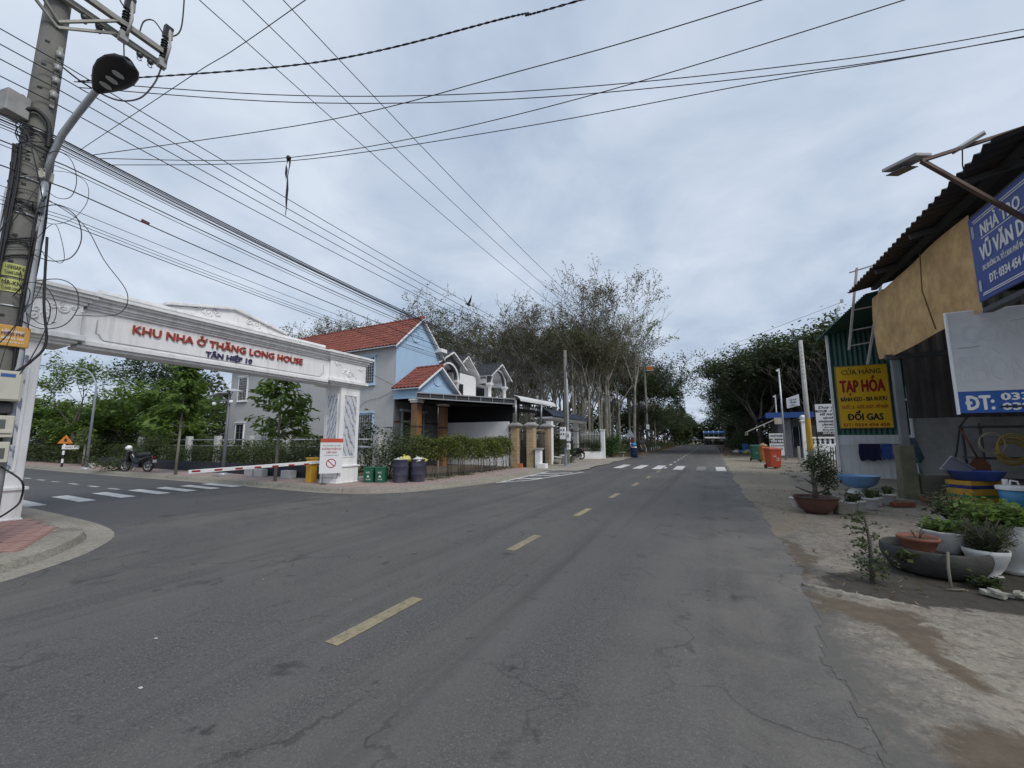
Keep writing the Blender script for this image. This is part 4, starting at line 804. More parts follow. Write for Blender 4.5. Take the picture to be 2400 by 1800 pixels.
for z in (5.3, 4.75, 3.35, 6.1):
    mb = MB(); mb.torus((0, 0, z), .188-.0055*z+.012, .014, 'Z', 20, 6); part('strap', mb, steel, pole)
mb = MB(); mb.tube([(.2, .12, .3), (.185, .13, 2), (.165, .13, 4.2), (.15, .12, 5.7)], .038, 10); part('conduit', mb, M('grey_conduit', (.36, .38, .40), .5), pole)
mb = MB(); mb.tube([(.1, -.2, .3), (.08, -.18, 3), (.05, -.17, 5.1)], .05, 10); part('conduit', mb, M('grey_conduit', (.36, .38, .40), .5), pole)
lblm = M('yellow_notice', (.46, .48, .16), .7, .1, 6); ink = M('black_ink', (.03, .03, .03), .7)
def curved_label(z, h, lines):
    mb = MB(); vs = []
    for i in range(9):
        a = -1.0+1.7*i/8
        for zz_ in (z, z+h): r = .208-.0064*zz_; vs.append((r*math.cos(a), r*math.sin(a), zz_))
    mb.add(vs, [(2*i, 2*i+2, 2*i+3, 2*i+1) for i in range(8)]); l = part('notice_plate', mb, lblm, pole)
    a = -.15; n_ = Vector((math.cos(a), math.sin(a), 0)); r_ = Vector((-n_.y, n_.x, 0))
    for (t, dz, wd, cap) in lines: text(l, t, ink, Vector((PX, PY, .12))+n_*.19+Vector((0, 0, z+dz)), r_, n_, wd, cap, .002, .02)
curved_label(3.78, .19, (('LIFEGAP KL', .11, .2, .05), ('TRANG LONG HD', .03, .22, .045)))
curved_label(3.55, .19, (('MR-KND', .1, .22, .06), ('TRANG LONG HD', .03, .22, .04)))
# street lamp on the pole
sl = thing('street_lamp', 'black teardrop street lamp on a grey arm fixed to the utility pole', 'street lamp', (PX+.15, PY+.08, 5.6))
P0 = Vector((PX+.2, PY+.1, 5.45))
mb = MB(); mb.tube([P0, P0+Vector((.06, .02, .4)), P0+Vector((.25, .05, .72)), (-8.28, 1.85, 6.42), (-7.8, 1.9, 6.68), (-7.74, 1.91, 6.72)], .042, 10); mb.tube([P0, P0-Vector((0, 0, .5))], .042, 10); part('arm', mb, steel, sl, True)
hd = Vector((-7.80, 1.90, 6.68)); ax = (Vector((-7.15, 2.0, 6.92))-hd).normalized(); sd_ = Vector((-ax.y, ax.x, 0)).normalized(); nu = ax.cross(sd_)
mb = MB(); prof = [(0, .05), (.06, .085), (.15, .13), (.3, .19), (.45, .215), (.58, .2), (.68, .15), (.73, .06)]
vs = []
for (u, h) in prof:
    for j in range(14):
        t = 2*PI*j/14; vs.append(hd+ax*u+sd_*h*math.cos(t)+nu*(.05*math.sin(t) if math.sin(t) < 0 else .075*math.sin(t)))
mb.add(vs, [(i*14+j, i*14+(j+1) % 14, (i+1)*14+(j+1) % 14, (i+1)*14+j) for i in range(7) for j in range(14)]+[tuple(range(14)), tuple(range(98, 112))[::-1]], True); head = part('lamp_head', mb, M('lamp_housing', (.012, .013, .016), .4), sl, True)
for u in (.2, .34, .48):
    mb = MB(); mb.prism([(.035*math.cos(a)*2.0, .035*math.sin(a)) for a in [i*PI/6 for i in range(12)]], hd+ax*u-nu*.056, sd_, ax, -nu*.012); part('led_lens', mb, M('led_lens', (.45, .46, .45), .3), head, True)
# boxes on the pole
def pole_box(name, label, cat, z, size, mat, ang, rad, decor=None, tilt=0):
    n_ = Vector((math.cos(ang), math.sin(ang), 0)); t_ = thing(name, label, cat, (PX+n_.x*rad, PY+n_.y*rad, z), ang)
    mb = MB(); mb.box((size[0]/2, 0, size[2]/2), size, ry=tilt); b_ = part('case', mb, mat, t_, bevel=.012)
    if decor: decor(t_, b_, size, n_)
    return t_
beige = M('beige_enclosure', (.50, .48, .41), .6, .08, 4, stain=(.32, .3, .25), stain_amt=.5)
def d_big(t_, b_, s, n_):
    mb = MB(); mb.box((s[0]+.006, 0, s[2]/2), (.012, s[1]*.9, s[2]*.9)); part('door', mb, beige, t_, bevel=.005)
    mb = MB(); mb.tube([(s[0], -.09, s[2]*.62), (s[0]+.03, -.09, s[2]*.62)], .02, 10); mb.tube([(s[0], -.09, s[2]*.54), (s[0]+.03, -.09, s[2]*.54)], .02, 10); part('lock', mb, black, t_)
    mb = MB(); mb.box((s[0]+.014, .06, s[2]*.84), (.004, .13, .045)); part('blue_badge', mb, M('badge_blue', (.03, .10, .32), .5), t_)
def d_meter(t_, b_, s, n_):
    mb = MB(); mb.box((s[0]+.005, .02, s[2]*.62), (.01, .16, .12)); part('meter_window', mb, M('smoked_window', (.10, .11, .10), .2), t_)
    mb = MB(); mb.box((s[0]+.01, 0, s[2]*.25), (.02, s[1]*.9, s[2]*.1)); part('rib', mb, beige, t_)
def d_org(t_, b_, s, n_):
    r_ = Vector((-n_.y, n_.x, 0)); o = Vector(t_.location)+n_*(s[0]+.002); wl_ = M('white_ink', (.7, .7, .68), .6)
    mb = MB(); mb.box((s[0]+.003, -.12, s[2]*.52), (.006, .08, .16)); part('phone_picture', mb, M('phone_grey', (.4, .36, .3), .5), t_, bevel=.003)
    for (t, z, wd, c, m_) in (('LẮP MẠNG', .20, .2, .03, wl_), ('MIỄN PHÍ', .155, .21, .042, M('navy_letter', (.05, .035, .13), .5)), ('0868 01 168', .1, .2, .032, wl_), ('MIỄN PHÍ LẮP ĐẶT', .05, .22, .018, wl_)): text(t_, t, m_, o+r_*.055+Vector((0, 0, z)), r_, n_, wd, c, .002, .02)
pole_box('advert_board', 'orange advertising board strapped to the utility pole above the meter boxes', 'sign', 2.88, (.03, .42, .3), M('orange_board', (.55, .30, .06), .5, .12, 5, stain=(.62, .45, .2), stain_amt=.5), -.12, .2, d_org)
pole_box('meter_box', 'large beige metal enclosure on the pole below the orange board', 'meter box', 2.1, (.18, .40, .42), beige, -.12, .19, d_big)
pole_box('meter_box', 'beige electricity meter box with window, middle one on the pole', 'meter box', 1.6, (.15, .36, .3), beige, -.12, .195, d_meter)
pole_box('meter_box', 'lowest beige meter box on the pole with dark window', 'meter box', 1.26, (.15, .34, .28), beige, -.12, .2, lambda t_, b_, s, n_: part('meter_window', MB().box((s[0]+.004, 0, s[2]*.45), (.01, .26, .14)), M('smoked_window', (.10, .11, .10), .2), t_))
pole_box('meter_box', 'dark bundle box between the meter boxes on the pole', 'meter box', 1.93, (.1, .3, .15), M('dark_box', (.03, .03, .035), .6, .4, 12), -.12, .19)
pole_box('junction_box', 'grey steel junction box high on the left side of the pole', 'junction box', 6.3, (.24, .26, .34), M('grey_box', (.30, .295, .28), .7, .2, 5, stain=(.16, .15, .13), stain_amt=.6), -1.35, .16)
pole_box('junction_box', 'small cream splice box under the lamp arm on the pole', 'junction box', 5.48, (.1, .14, .16), beige, .55, .16)
# ------------------------------------------------------------------ cables
def wire(name, label, pts, r, sag=0.0, group='overhead cables', n=14, cat='cable'):
    pts = [Vector(p) for p in pts]; L = []
    for i in range(len(pts)-1):
        for j in range(n): t = j/n; q = pts[i].lerp(pts[i+1], t); q.z -= sag*4*t*(1-t); L.append(q)
    L.append(pts[-1]); mb = MB(); mb.tube(L, r, 5, cap=False); return solo(name, mb, cable_m, label, cat, group, base=L[0])
def spline(name, label, pts, r, group, cat='cable', n=6, mat=None, twist=0):
    P = [Vector(p) for p in pts]; L = []
    for i in range(len(P)-1):
        p0, p1, p2, p3 = [P[max(0, min(len(P)-1, i+k))] for k in (-1, 0, 1, 2)]
        for j in range(n): t = j/n; L.append(.5*((2*p1)+(p2-p0)*t+(2*p0-5*p1+4*p2-p3)*t*t+(3*p1-p0-3*p2+p3)*t**3))
    L.append(P[-1]); mb = MB()
    if twist:
        for ph in (0, PI):
            mb.tube([q+Vector((0, math.cos(ph+i*1.7), math.sin(ph+i*1.7)))*r*.9 for i, q in enumerate(L)], r*.8, 5, cap=False)
    else: mb.tube(L, r, 5, cap=False)
    return solo(name, mb, mat or cable_m, label, cat, group, base=tuple(L[0]))
MIDP = (-7.65, 22.47); FARP = (-6.63, 48.88)
for k, x in enumerate((-8.85, -8.05, -7.3)):
    wire('power_line', 'high bare power line along the road, %s of the three top lines' % ('leftmost', 'middle', 'rightmost')[k], [(x, -30, 10.9), (x, 1.75, 10.58), (x+.35, 27, 10.4), (x+1.2, 60, 11.2)], .010, .35, 'top power lines')
lv = ((7.45, 6.85), (7.22, 6.6), (7.0, 6.35), (6.75, 6.15))
for k, (za, zb) in enumerate(lv):
    wire('power_line', ('uppermost', 'second', 'third', 'lowest')[k]+' of the four rack cables running past the pole shaft', [(-8.95, -28, za+.2), (-8.8, 1.75, za), (MIDP[0], MIDP[1], zb), (FARP[0], FARP[1], zb+.4)], .0085, .22, 'rack power lines')
tel = [(6.26, 5.6, .013), (6.23, 5.56, .010), (6.2, 5.5, .007), (6.16, 5.48, .013), (6.13, 5.4, .006), (6.09, 5.44, .009), (6.05, 5.34, .006), (5.86, 5.25, .010), (5.8, 5.2, .006), (5.5, 5.0, .010), (5.2, 4.9, .005), (5.05, 4.8, .005), (5.0, 4.76, .005), (4.94, 4.7, .007)]
for k, (za, zb, r) in enumerate(tel):
    wire('telecom_cable', '%s cable from the top of the sagging telecom bundle between the poles' % ('first', 'second', 'third', 'fourth', 'fifth', 'sixth', 'seventh', 'eighth', 'ninth', 'tenth', 'eleventh', 'twelfth', 'thirteenth', 'last')[k], [(-9.1, -26, za+.1), (-8.85, 1.8+.02*k, za), (MIDP[0]-.1, MIDP[1]-.05, zb), (FARP[0], FARP[1]-.1, zb+.1)], r, .38+.05*rnd.random(), 'telecom bundle')
for nm, lab, pts, r, tw in (
    ('service_cable', 'twisted service cable crossing the road high to the upper right', [(-8.85, 1.95, 7.35), (-4.99, 3.37, 7.2), (-2.06, 4.12, 7.2), (-1.18, 4.34, 7.2), (6, 6.1, 7.6)], .009, 1),
    ('service_cable', 'upper of the twin service cables crossing nearly level to the right', [(-8.85, 1.9, 7.3), (-5.77, 3.64, 7.22), (-2.58, 5.14, 7.2), (1.1, 6.53, 7.2), (4.21, 7.5, 7.25), (12, 9.8, 7.7)], .007, 0),
    ('service_cable', 'lower of the twin service cables crossing nearly level to the right', [(-8.85, 1.95, 7.24), (-5.82, 3.67, 7.14), (-2.6, 5.19, 7.12), (1.1, 6.58, 7.12), (4.23, 7.55, 7.17), (12, 9.9, 7.6)], .007, 0),
    ('service_cable', 'thin service cable rising across the road to the top centre', [(-8.85, 2.2, 6.22), (-4.79, 3.43, 6.2), (-2.0, 3.99, 6.2), (.73, 4.43, 6.2), (8, 5.6, 6.5)], .006, 0),
    ('service_cable', 'service cable crossing the road above the hanging strips', [(-8.85, 2.3, 6.23), (-5.96, 3.68, 6.2), (-2.3, 4.58, 6.2), (2.09, 5.11, 6.2), (9, 5.9, 6.5)], .006, 0),
    ('service_cable', 'lowest service cable crossing the road towards the shop side', [(-8.85, 2.4, 6.18), (-5.98, 3.7, 6.16), (-2.39, 4.77, 6.18), (.93, 5.58, 6.2), (3.53, 6.29, 6.24), (12, 8.6, 6.6)], .006, 0),
    ('service_cable', 'thin straight wire leaving the pole steeply to the top of the view', [(-8.85, 2.06, 6.2), (-5.69, 2.18, 6.2), (-3.57, 2.27, 6.22), (6, 2.6, 6.6)], .0045, 0),
    ('service_cable', 'thin cable from the shed bracket across the far road', [(5.39, 20.95, 7.5), (1.5, 28, 7.6), (-2.5, 38, 8.1), (FARP[0], FARP[1], 9.4)], .008, 0),
    ('service_cable', 'upper cable from the yellow banded pole across the far road', [(5.6, 31, 7.75), (1, 36, 7.55), (-3, 42, 7.9), (FARP[0], FARP[1], 8.9)], .012, 0),
    ('service_cable', 'lower cable from the yellow banded pole across the far road', [(5.6, 31, 7.5), (1, 36, 7.2), (-3, 42, 7.4), (FARP[0], FARP[1], 8.3)], .016, 0),
    ('service_cable', 'slack drop cable from the wooden toned pole to the carport roof', [(-9.7, 18.6, 4.1), (-8.9, 20, 4.3), (MIDP[0], MIDP[1], 5.0)], .012, 0),
    ('service_cable', 'pair of drop wires from the gate end to the grey house wall', [(-11.6, 10.45, 4.25), (-13.0, 13.5, 4.15), (-15.0, 16.0, 4.45)], .009, 0),
    ('service_cable', 'loose wire looping down the grey house side wall', [(-15.2, 15.97, 4.3), (-16.1, 15.97, 3.95), (-17.3, 15.97, 3.75), (-18.0, 15.97, 3.1)], .007, 0),
    ('fuse_lead', 'grey lead looping from the outer fuse down to the rack cables', [(PX+.33, PY+1.22, 8.4), (PX+.33, PY+1.15, 8.0), (PX+.33, PY+.98, 7.55), (PX+.3, PY+.7, 7.3), (PX+.25, PY+.35, 7.3), (PX+.2, PY+.1, 7.4)], .013, 0),
    ('fuse_lead', 'grey lead rising from the outer fuse out of view', [(PX+.36, PY+1.26, 9.05), (PX+.42, PY+1.4, 9.35), (PX+.5, PY+1.35, 10.3)], .012, 0),
    ('fuse_lead', 'grey lead arching between the two fuses', [(PX+.33, PY+1.2, 9.05), (PX+.3, PY+1.05, 9.2), (PX+.3, PY+.92, 9.05), (PX+.3, PY+.88, 8.75)], .011, 0),
    ('fuse_lead', 'grey lead rising from the inner fuse out of view', [(PX+.33, PY+.66, 9.0), (PX+.3, PY+.55, 9.3), (PX+.4, PY+.62, 10.3)], .012, 0),
    ('fuse_lead', 'short lead hanging from the inner fuse behind the lamp', [(PX+.33, PY+.7, 8.35), (PX+.33, PY+.7, 7.9), (PX+.25, PY+.4, 7.5)], .010, 0),
    ('feeder_cable', 'thick pale cable looping over the conduit top on the pole', [(PX+.05, PY-.2, 6.7), (PX+.12, PY-.2, 6.45), (PX+.2, PY-.08, 6.5), (PX+.24, PY+.05, 6.35), (PX+.22, PY+.08, 6.0)], .03, 0)):
    spline(nm, lab, pts, r, 'service cables and leads', twist=tw, n=44 if tw else 8)
# black binding wires and coils clinging to the pole
rw = random.Random(11)
for k in range(16):
    a = rw.uniform(-.4, 1.0); z = rw.uniform(3.4, 6.2); pts = []; rr = rw.uniform(.2, .55); dz = rw.uniform(-1.4, .2)
    for i in range(7):
        t = i/6; q = .19+rr*math.sin(PI*t); aa = a+.5*math.sin(3*t+k); pts.append((PX+q*math.cos(aa), PY+q*math.sin(aa), z+dz*t+.25*math.sin(PI*t*2)))
    spline('loose_wire', 'thin loose wire looping out from the cluttered utility pole', pts, rw.choice((.004, .005, .007)), 'loose wires on the pole')
for k in range(13):
    a = rw.uniform(.3, .95) if k % 3 else rw.uniform(-1.3, -.75); pts = [(PX+(.2+.03*rw.random())*math.cos(a+.1*math.sin(i)), PY+(.2+.03*rw.random())*math.sin(a+.1*math.sin(i)), 5.9-i*.55) for i in range(rw.randint(6, 10))]
    spline('riser_cable', 'black riser cable strapped down the side of the utility pole', pts, rw.choice((.008, .012, .018)), 'riser cables on the pole')
for k in range(18):
    z = rw.uniform(3.9, 6.3); L = [(PX+.2*math.cos(t), PY+.2*math.sin(t), z+.12*math.sin(t+k)) for t in [i*PI/8 for i in range(17)]]; spline('binding_wire', 'dark wire wound round the utility pole shaft', L, rw.choice((.006, .009, .014)), 'wires wound round the pole', n=2)
spline('loose_wire', 'long thin wire hanging from the pole in a wide loop over the gate', [(PX+.2, PY+.15, 5.2), (PX+.45, PY+.5, 4.9), (PX+.55, PY+.75, 4.4), (PX+.6, PY+1.05, 3.95), (PX+.5, PY+1.0, 3.6), (PX+.25, PY+.6, 3.5)], .006, 'loose wires on the pole')
spline('loose_wire', 'thick black cables sagging beside the orange board', [(PX+.24, PY+.2, 4.6), (PX+.26, PY+.26, 3.6), (PX+.3, PY+.33, 3.0), (PX+.3, PY+.22, 2.7), (PX+.24, PY+.08, 2.5)], .016, 'loose wires on the pole')
spline('loose_wire', 'coil of wire hanging at the foot of the gate pillar', [(PX+.25, PY+.1, 1.2), (PX+.5, PY+.25, 1.0), (PX+.35, PY+.3, .75), (PX+.55, PY+.2, .65), (PX+.3, PY+.1, .5), (PX+.2, PY, .55)], .012, 'loose wires on the pole')
# strips of cloth on the crossing cable, tag on a bundle cable, bird
t_ = thing('hanging_strips', 'two dark strips dangling from a cable over the road', 'strips', (-5.96, 3.68, 6.2))
for (dx, L) in ((-.06, .38), (.0, 1.02)):
    mb = MB(); vs = []
    for i in range(10): z = -L*i/9; vs += [(dx-.018+.01*math.sin(i*1.7), .01*math.sin(i), z), (dx+.018+.01*math.sin(i*1.7), .01*math.cos(i), z)]
    mb.add(vs+[(x, y+.006, z) for x, y, z in vs], [(2*i, 2*i+1, 2*i+3, 2*i+2) for i in range(9)]+[(20+2*i, 22+2*i, 23+2*i, 21+2*i) for i in range(9)]); part('strip', mb, black, t_)
mb = MB(); mb.ball((-.02, 0, .0), .04, 8, 6); part('knot', mb, black, t_)
solo('cable_tag', MB().box((-8.5, 2.85, 5.3), (.02, .11, .045), rx=-.15), M('maroon_tag', (.10, .02, .02), .6), 'small maroon tag hanging on a bundle cable', 'tag', base=(-8.5, 2.85, 5.3))
bd = Vector((-8.2, 12.5, 6.87)); t_ = thing('bird', 'dark bird flying with raised wings under the power lines', 'bird', bd)
mb = MB(); mb.tube([(-.02, -.16, -.03), (0, -.1, 0), (0, 0, .0), (0, .1, .0), (0, .17, .03), (0, .22, .02)], [.012, .035, .05, .045, .03, .004], 8); part('body', mb, black, t_)
for s in (-1, 1):
    mb = MB(); mb.add([(s*.02, .07, .02), (s*.02, -.07, .02), (s*.12, -.06, .18), (s*.2, -.04, .36), (s*.15, .02, .24), (s*.1, .06, .12)], [(0, 1, 2, 5), (2, 3, 4, 5)]); part('wing', mb, black, t_)
# ------------------------------------------------------------------ next poles
def small_pole(label, x, y, h, r0, extra=None, lean=0):
    t_ = thing('utility_pole', label, 'utility pole', (x, y, zg(y)))
    mb = MB(); mb.tube([(0, 0, -.1), (lean*.5, 0, h*.5), (lean, 0, h)], [r0, r0*.85, r0*.68], 14); part('shaft', mb, pole_conc, t_)
    if extra: extra(t_)
    return t_
def mid_extra(t_):
    for k in range(4): mb = MB(); mb.tube([(.13+.03*k-.02, -.12+.02*k, .2), (.12+.02*k, -.11, 3), (.08+.02*k, -.08, 5.6)], .028, 8); part('conduit', mb, M('pale_conduit', (.40, .39, .37), .6), t_)
    mb = MB()
    for i in range(5): mb.tube([(.1, -.15+.05*i, 5.7+.15*i), (.2, -.2, 5.6), (.16, -.1, 5.2)], .015, 5)
    part('splice', mb, black, t_)
    mb = MB(); mb.tube([(0, 0, .0), (0, 0, 1.1)], [.145, .14], 14, cap=False); part('poster_wrap', mb, M('pasted_posters', (.22, .26, .40), .8, .4, 9, col2=(.42, .42, .42)), t_)
small_pole('grey utility pole with conduits and white meter boxes near the parked motorbike', MIDP[0], MIDP[1], 7.0, .135, mid_extra)
for (dx, z, w_, h_, lab) in ((-.14, 1.6, .34, .72, 'white four window meter box on the grey pole'), (.2, 1.5, .2, .55, 'white meter box on the road side of the grey pole'), (.2, 1.0, .18, .36, 'small white notice box low on the grey pole')):
    t_ = thing('meter_box', lab, 'meter box', (MIDP[0]+dx, MIDP[1]-.2, zg(22)+z)); mb = MB(); mb.box((0, 0, h_/2), (w_, .16, h_)); part('case', mb, white_clean, t_, bevel=.01)
    if h_ > .6:
        for i in range(4): mb = MB(); mb.box((-.08+.16*(i % 2), -.083, .3+.24*(i//2)), (.08, .01, .1)); part('meter_window', mb, black, t_)
    else: mb = MB(); mb.box((0, -.083, h_*.55), (w_*.6, .01, h_*.4)); part('meter_window', mb, M('pale_grey', (.35, .35, .35), .5), t_)
def far_extra(t_):
    mb = MB(); mb.box((.12, -.2, 3.0), (.34, .16, .55)); part('meter_box', mb, white_clean, t_); mb = MB(); mb.torus((-.05, -.2, 4.9), .25, .05, 'Y', 14, 6); part('cable_coil', mb, black, t_)
    mb = MB(); mb.beam((-.7, 0, 9.9), (.7, 0, 9.9), .08, .08); part('crossarm', mb, armm, t_)
t_ = thing('notice_plate', 'small orange notice plate hanging beside the distant pole', 'sign', (-6.0, 48.7, 10.2)); part('plate', MB().box((0, 0, 0), (.75, .03, .5)), M('sign_orange', (.62, .20, .02), .45), t_); part('rim', MB().b2((-.4, -.02, .22), (.4, .01, .27)).b2((-.4, -.02, -.27), (.4, .01, -.22)), white_clean, t_); part('hanger', MB().tube([(0, 0, .25), (-.6, .1, .5)], .015, 5), dark_steel, t_)
small_pole('distant concrete utility pole at the grove edge with a cable coil', FARP[0], FARP[1], 10.4, .17, far_extra)
yp = thing('utility_pole', 'slim concrete pole with yellow painted band behind the red bin', 'utility pole', (5.65, 31.04, zg(31)))
mb = MB(); mb.tube([(0, 0, -.1), (0, 0, 8)], [.165, .11], 14); sh = part('shaft', mb, M('pale_pole', (.40, .39, .37), .85, .15, 3, stain=(.25, .24, .22), stain_amt=.5, streak=True), yp)
mb = MB(); mb.tube([(0, 0, .85), (0, 0, 2.85)], [.168, .152], 14, cap=False); part('yellow_band', mb, M('yellow_band', (.50, .29, .02), .6, .12, 4), yp)
mb = MB()
for i in range(9): mb.box((0, -.145+.004*i, 5.5+.25*i), (.03, .03, .05))
part('step_hole', mb, M('dark_hole', (.03, .03, .03), .9), sh, kind='stuff')
# ------------------------------------------------------------------ boom barrier
PV = .12
yellow = M('yellow_paint', (.60, .33, .02), .5, .12, 5, stain=(.4, .22, .03), stain_amt=.4, streak=True)
t_ = thing('boom_barrier', 'yellow boom barrier with red and white arm lowered beside the gate pillar', 'barrier', (-12.55, 9.35, PV))
mb = MB(); mb.box((0, 0, .4), (.26, .26, .8)); part('cabinet', mb, yellow, t_, bevel=.02); mb = MB(); mb.box((0, 0, .83), (.3, .3, .06)); part('lid', mb, yellow, t_, bevel=.01)
mb = MB(); mb.beam((.17, .3, .7), (.17, -3.75, .62), .05, .1); ar = part('arm', mb, white_clean, t_, bevel=.008)
for i in range(7): y = -.25-i*.54; mb = MB(); mb.b2((.196, y-.2, .655-.02*i/7-.03), (.199, y, .655-.02*i/7+.02)); part('red_band', mb, M('red_reflector', (.32, .02, .02), .4), ar)
# warning board
t_ = thing('warning_board', 'leaning white warning board with red header and prohibition ring by the gate pillar', 'sign', (-11.62, 9.12, PV))
wb = M('board_white', (.68, .69, .70), .5, .04, 4); nx = Vector((.8, -.6, .06)).normalized(); rx_ = Vector((.6, .8, 0)).normalized(); up_ = nx.cross(rx_)
O = Vector((-11.42, 9.22, PV+.36))
mb = MB(); mb.prism([(-.35, 0), (.35, 0), (.35, 1.16), (-.35, 1.16)], O, rx_, up_, -nx*.03); bo = part('board', mb, wb, t_, True)
mb = MB(); mb.prism([(-.35, 1.03), (.35, 1.03), (.35, 1.16), (-.35, 1.16)], O+nx*.002, rx_, up_, nx*.002); part('header', mb, M('header_red', (.48, .07, .03), .5), bo, True)
rdm = M('notice_red', (.40, .03, .035), .5); gry = M('notice_grey', (.18, .20, .22), .5)
for (t, z, wd, c, m_) in (('CẢNH BÁO', 1.07, .22, .035, M('white_ink', (.7, .7, .68), .6)), ('KHU VỰC ĐANG THI CÔNG', .90, .54, .04, gry), ('KHÔNG PHẬN SỰ', .78, .6, .065, rdm), ('CẤM VÀO', .66, .33, .065, rdm), ('UNAUTHORIZED AREA / KEEP OUT', .58, .46, .026, gry)): text(bo, t, m_, O+up_*z+nx*.002, rx_, nx, wd, c, .002, .025)
mb = MB()
for i in range(28):
    a0, a1 = 2*PI*i/28, 2*PI*(i+1)/28; mb.add([O+nx*.004+rx_*r*math.cos(a)+up_*(.33+r*math.sin(a)) for r, a in ((.155, a0), (.155, a1), (.125, a1), (.125, a0))], [(0, 1, 2, 3)])
d45 = (rx_-up_).normalized(); p45 = (rx_+up_).normalized(); c0 = O+nx*.004+up_*.33; mb.add([c0+d45*.135*a+p45*.015*b_ for a, b_ in ((-1, -1), (1, -1), (1, 1), (-1, 1))], [(0, 1, 2, 3)]); part('prohibition_ring', mb, rdm, bo, True)
mb = MB(); lo = O-Vector((0, 0, .34))
mb.tube([O-rx_*.24, lo-rx_*.24+nx*.05], .013, 6); mb.tube([O+rx_*.22, O+rx_*.2-Vector((0, 0, .2))-nx*.1], .013, 6); mb.tube([O-rx_*.28-Vector((0, 0, .13)), O+rx_*.2-Vector((0, 0, .16))], .011, 6); mb.tube([lo-rx_*.3+nx*.05, lo-rx_*.12+nx*.05, lo-rx_*.12+nx*.25], .013, 6); part('stand', mb, dark_steel, t_, True)
# green litter bins
grn = M('green_bin_plastic', (.012, .10, .055), .45, .15, 5); wl_ = M('white_ink', (.7, .7, .68), .6)
for k, (x, y, lab) in enumerate(((-10.75, 10.3, 'dark green litter bin with recycling mark, nearer the gate pillar'), (-10.35, 10.45, 'dark green litter bin with recycling mark, nearer the drums'))):
    t_ = thing('litter_bin', lab, 'litter bin', (x, y, PV), .5, 'small green litter bins'); mb = MB(); mb.box((0, 0, .24), (.32, .36, .48), taper=1.06); part('body', mb, grn, t_, bevel=.02); mb = MB(); mb.box((0, 0, .5), (.36, .4, .06)); part('lid', mb, grn, t_, bevel=.02)
    nn, rr = Vector((math.cos(.5-PI/2), math.sin(.5-PI/2), 0)), Vector((math.cos(.5), math.sin(.5), 0)); fo = Vector((x, y, PV))+nn*.195
    text(t_, 'RÁC', wl_, fo+Vector((0, 0, .33)), rr, nn, .14, .05, .002, .02); text(t_, 'TÁI CHẾ', wl_, fo+Vector((0, 0, .1)), rr, nn, .16, .035, .002, .02)
    mb = MB(); mb.prism([(-.05, 0), (.05, 0), (0, .09)], fo+Vector((0, 0, .19)), rr, (0, 0, 1), nn*.004); part('mark', mb, wl_, t_, True)
solo('concrete_slab', MB().b2((-11.5, 10.35, PV), (-10.95, 10.7, PV+.16)), concrete, 'low concrete slab lying between the gate pillar and the green bins', 'slab', base=(-11.2, 10.5, PV), bevel=.02)
# blue drums with rubbish bags
drum_m = M('faded_blue_drum', (.036, .038, .068), .65, .3, 3.0, stain=(.12, .11, .12), stain_amt=.8, bump=.2)
def drum(label, x, y, z, rz, mat, h=.8, r=.26):
    t_ = thing('drum', label, 'drum', (x, y, z), rz); mb = MB(); mb.lathe([(0, .01), (r*.95, 0), (r, .03), (r*.99, h*.3), (r*1.04, h*.33), (r*1.0, h*.37), (r, h*.66), (r*1.04, h*.69), (r*1.0, h*.73), (r*.97, h*.97), (r*1.03, h), (r*.93, h), (r*.9, h*.85), (0, h*.8)], n=24, fn=lambda t, z: 1+.012*math.sin(3*t+z*5)); part('body', mb, mat, t_); return t_
drum('worn blue drum full of rubbish, left of the pair on the pavement', -9.75, 10.75, PV, .3, drum_m); drum('worn blue drum full of rubbish, right of the pair on the pavement', -9.38, 11.2, PV, 1.3, drum_m)
def bag(label, x, y, z, s, mat, cat='rubbish bag', group='rubbish bags'):
    t_ = thing('rubbish_bag', label, cat, (x, y, z), rnd.uniform(0, 6), group); mb = MB(); n_, m_ = 14, 10; vs = []
    for i in range(m_+1):
        a = PI*i/m_
        for j in range(n_):
            b_ = 2*PI*j/n_; q = s*(1+.15*math.sin(3*b_+4*a+x*9)+.12*math.sin(7*b_-5*a)+rnd.uniform(-.13, .13)*(0 < i < m_)); vs.append((q*math.sin(a)*math.cos(b_), q*math.sin(a)*math.sin(b_), s*.5+q*.55*math.cos(a)))
    mb.add(vs, [(i*n_+j, (i+1)*n_+j, (i+1)*n_+(j+1) % n_, i*n_+(j+1) % n_) for i in range(m_) for j in range(n_)], True); part('sack', mb, mat, t_)
    mb = MB(); mb.tube([(s*.2, 0, s*1.1), (s*.3, s*.05, s*1.25), (s*.5, s*.1, s*1.28)], [s*.2, s*.08, s*.12], 7); part('knot', mb, mat, t_)
bagw, bagy, bagb = M('white_bag', (.62, .62, .60), .35, .12, 8), M('yellow_bag', (.58, .52, .14), .35, .15, 8), M('blue_bag', (.05, .22, .5), .35, .15, 8)
for k, (dx, dy, z, s, m_, lab) in enumerate(((-.05, -.05, .66, .17, bagw, 'white rubbish bag in the left drum'), (.1, .12, .69, .2, bagy, 'yellow rubbish bag bulging from the left drum'), (.42, .38, .68, .17, bagw, 'white rubbish bag in the middle of the right drum'), (.48, .62, .67, .14, bagy, 'yellow rubbish bag at the far side of the right drum'))): bag(lab, -9.75+dx, 10.75+dy, PV+z, s, m_)
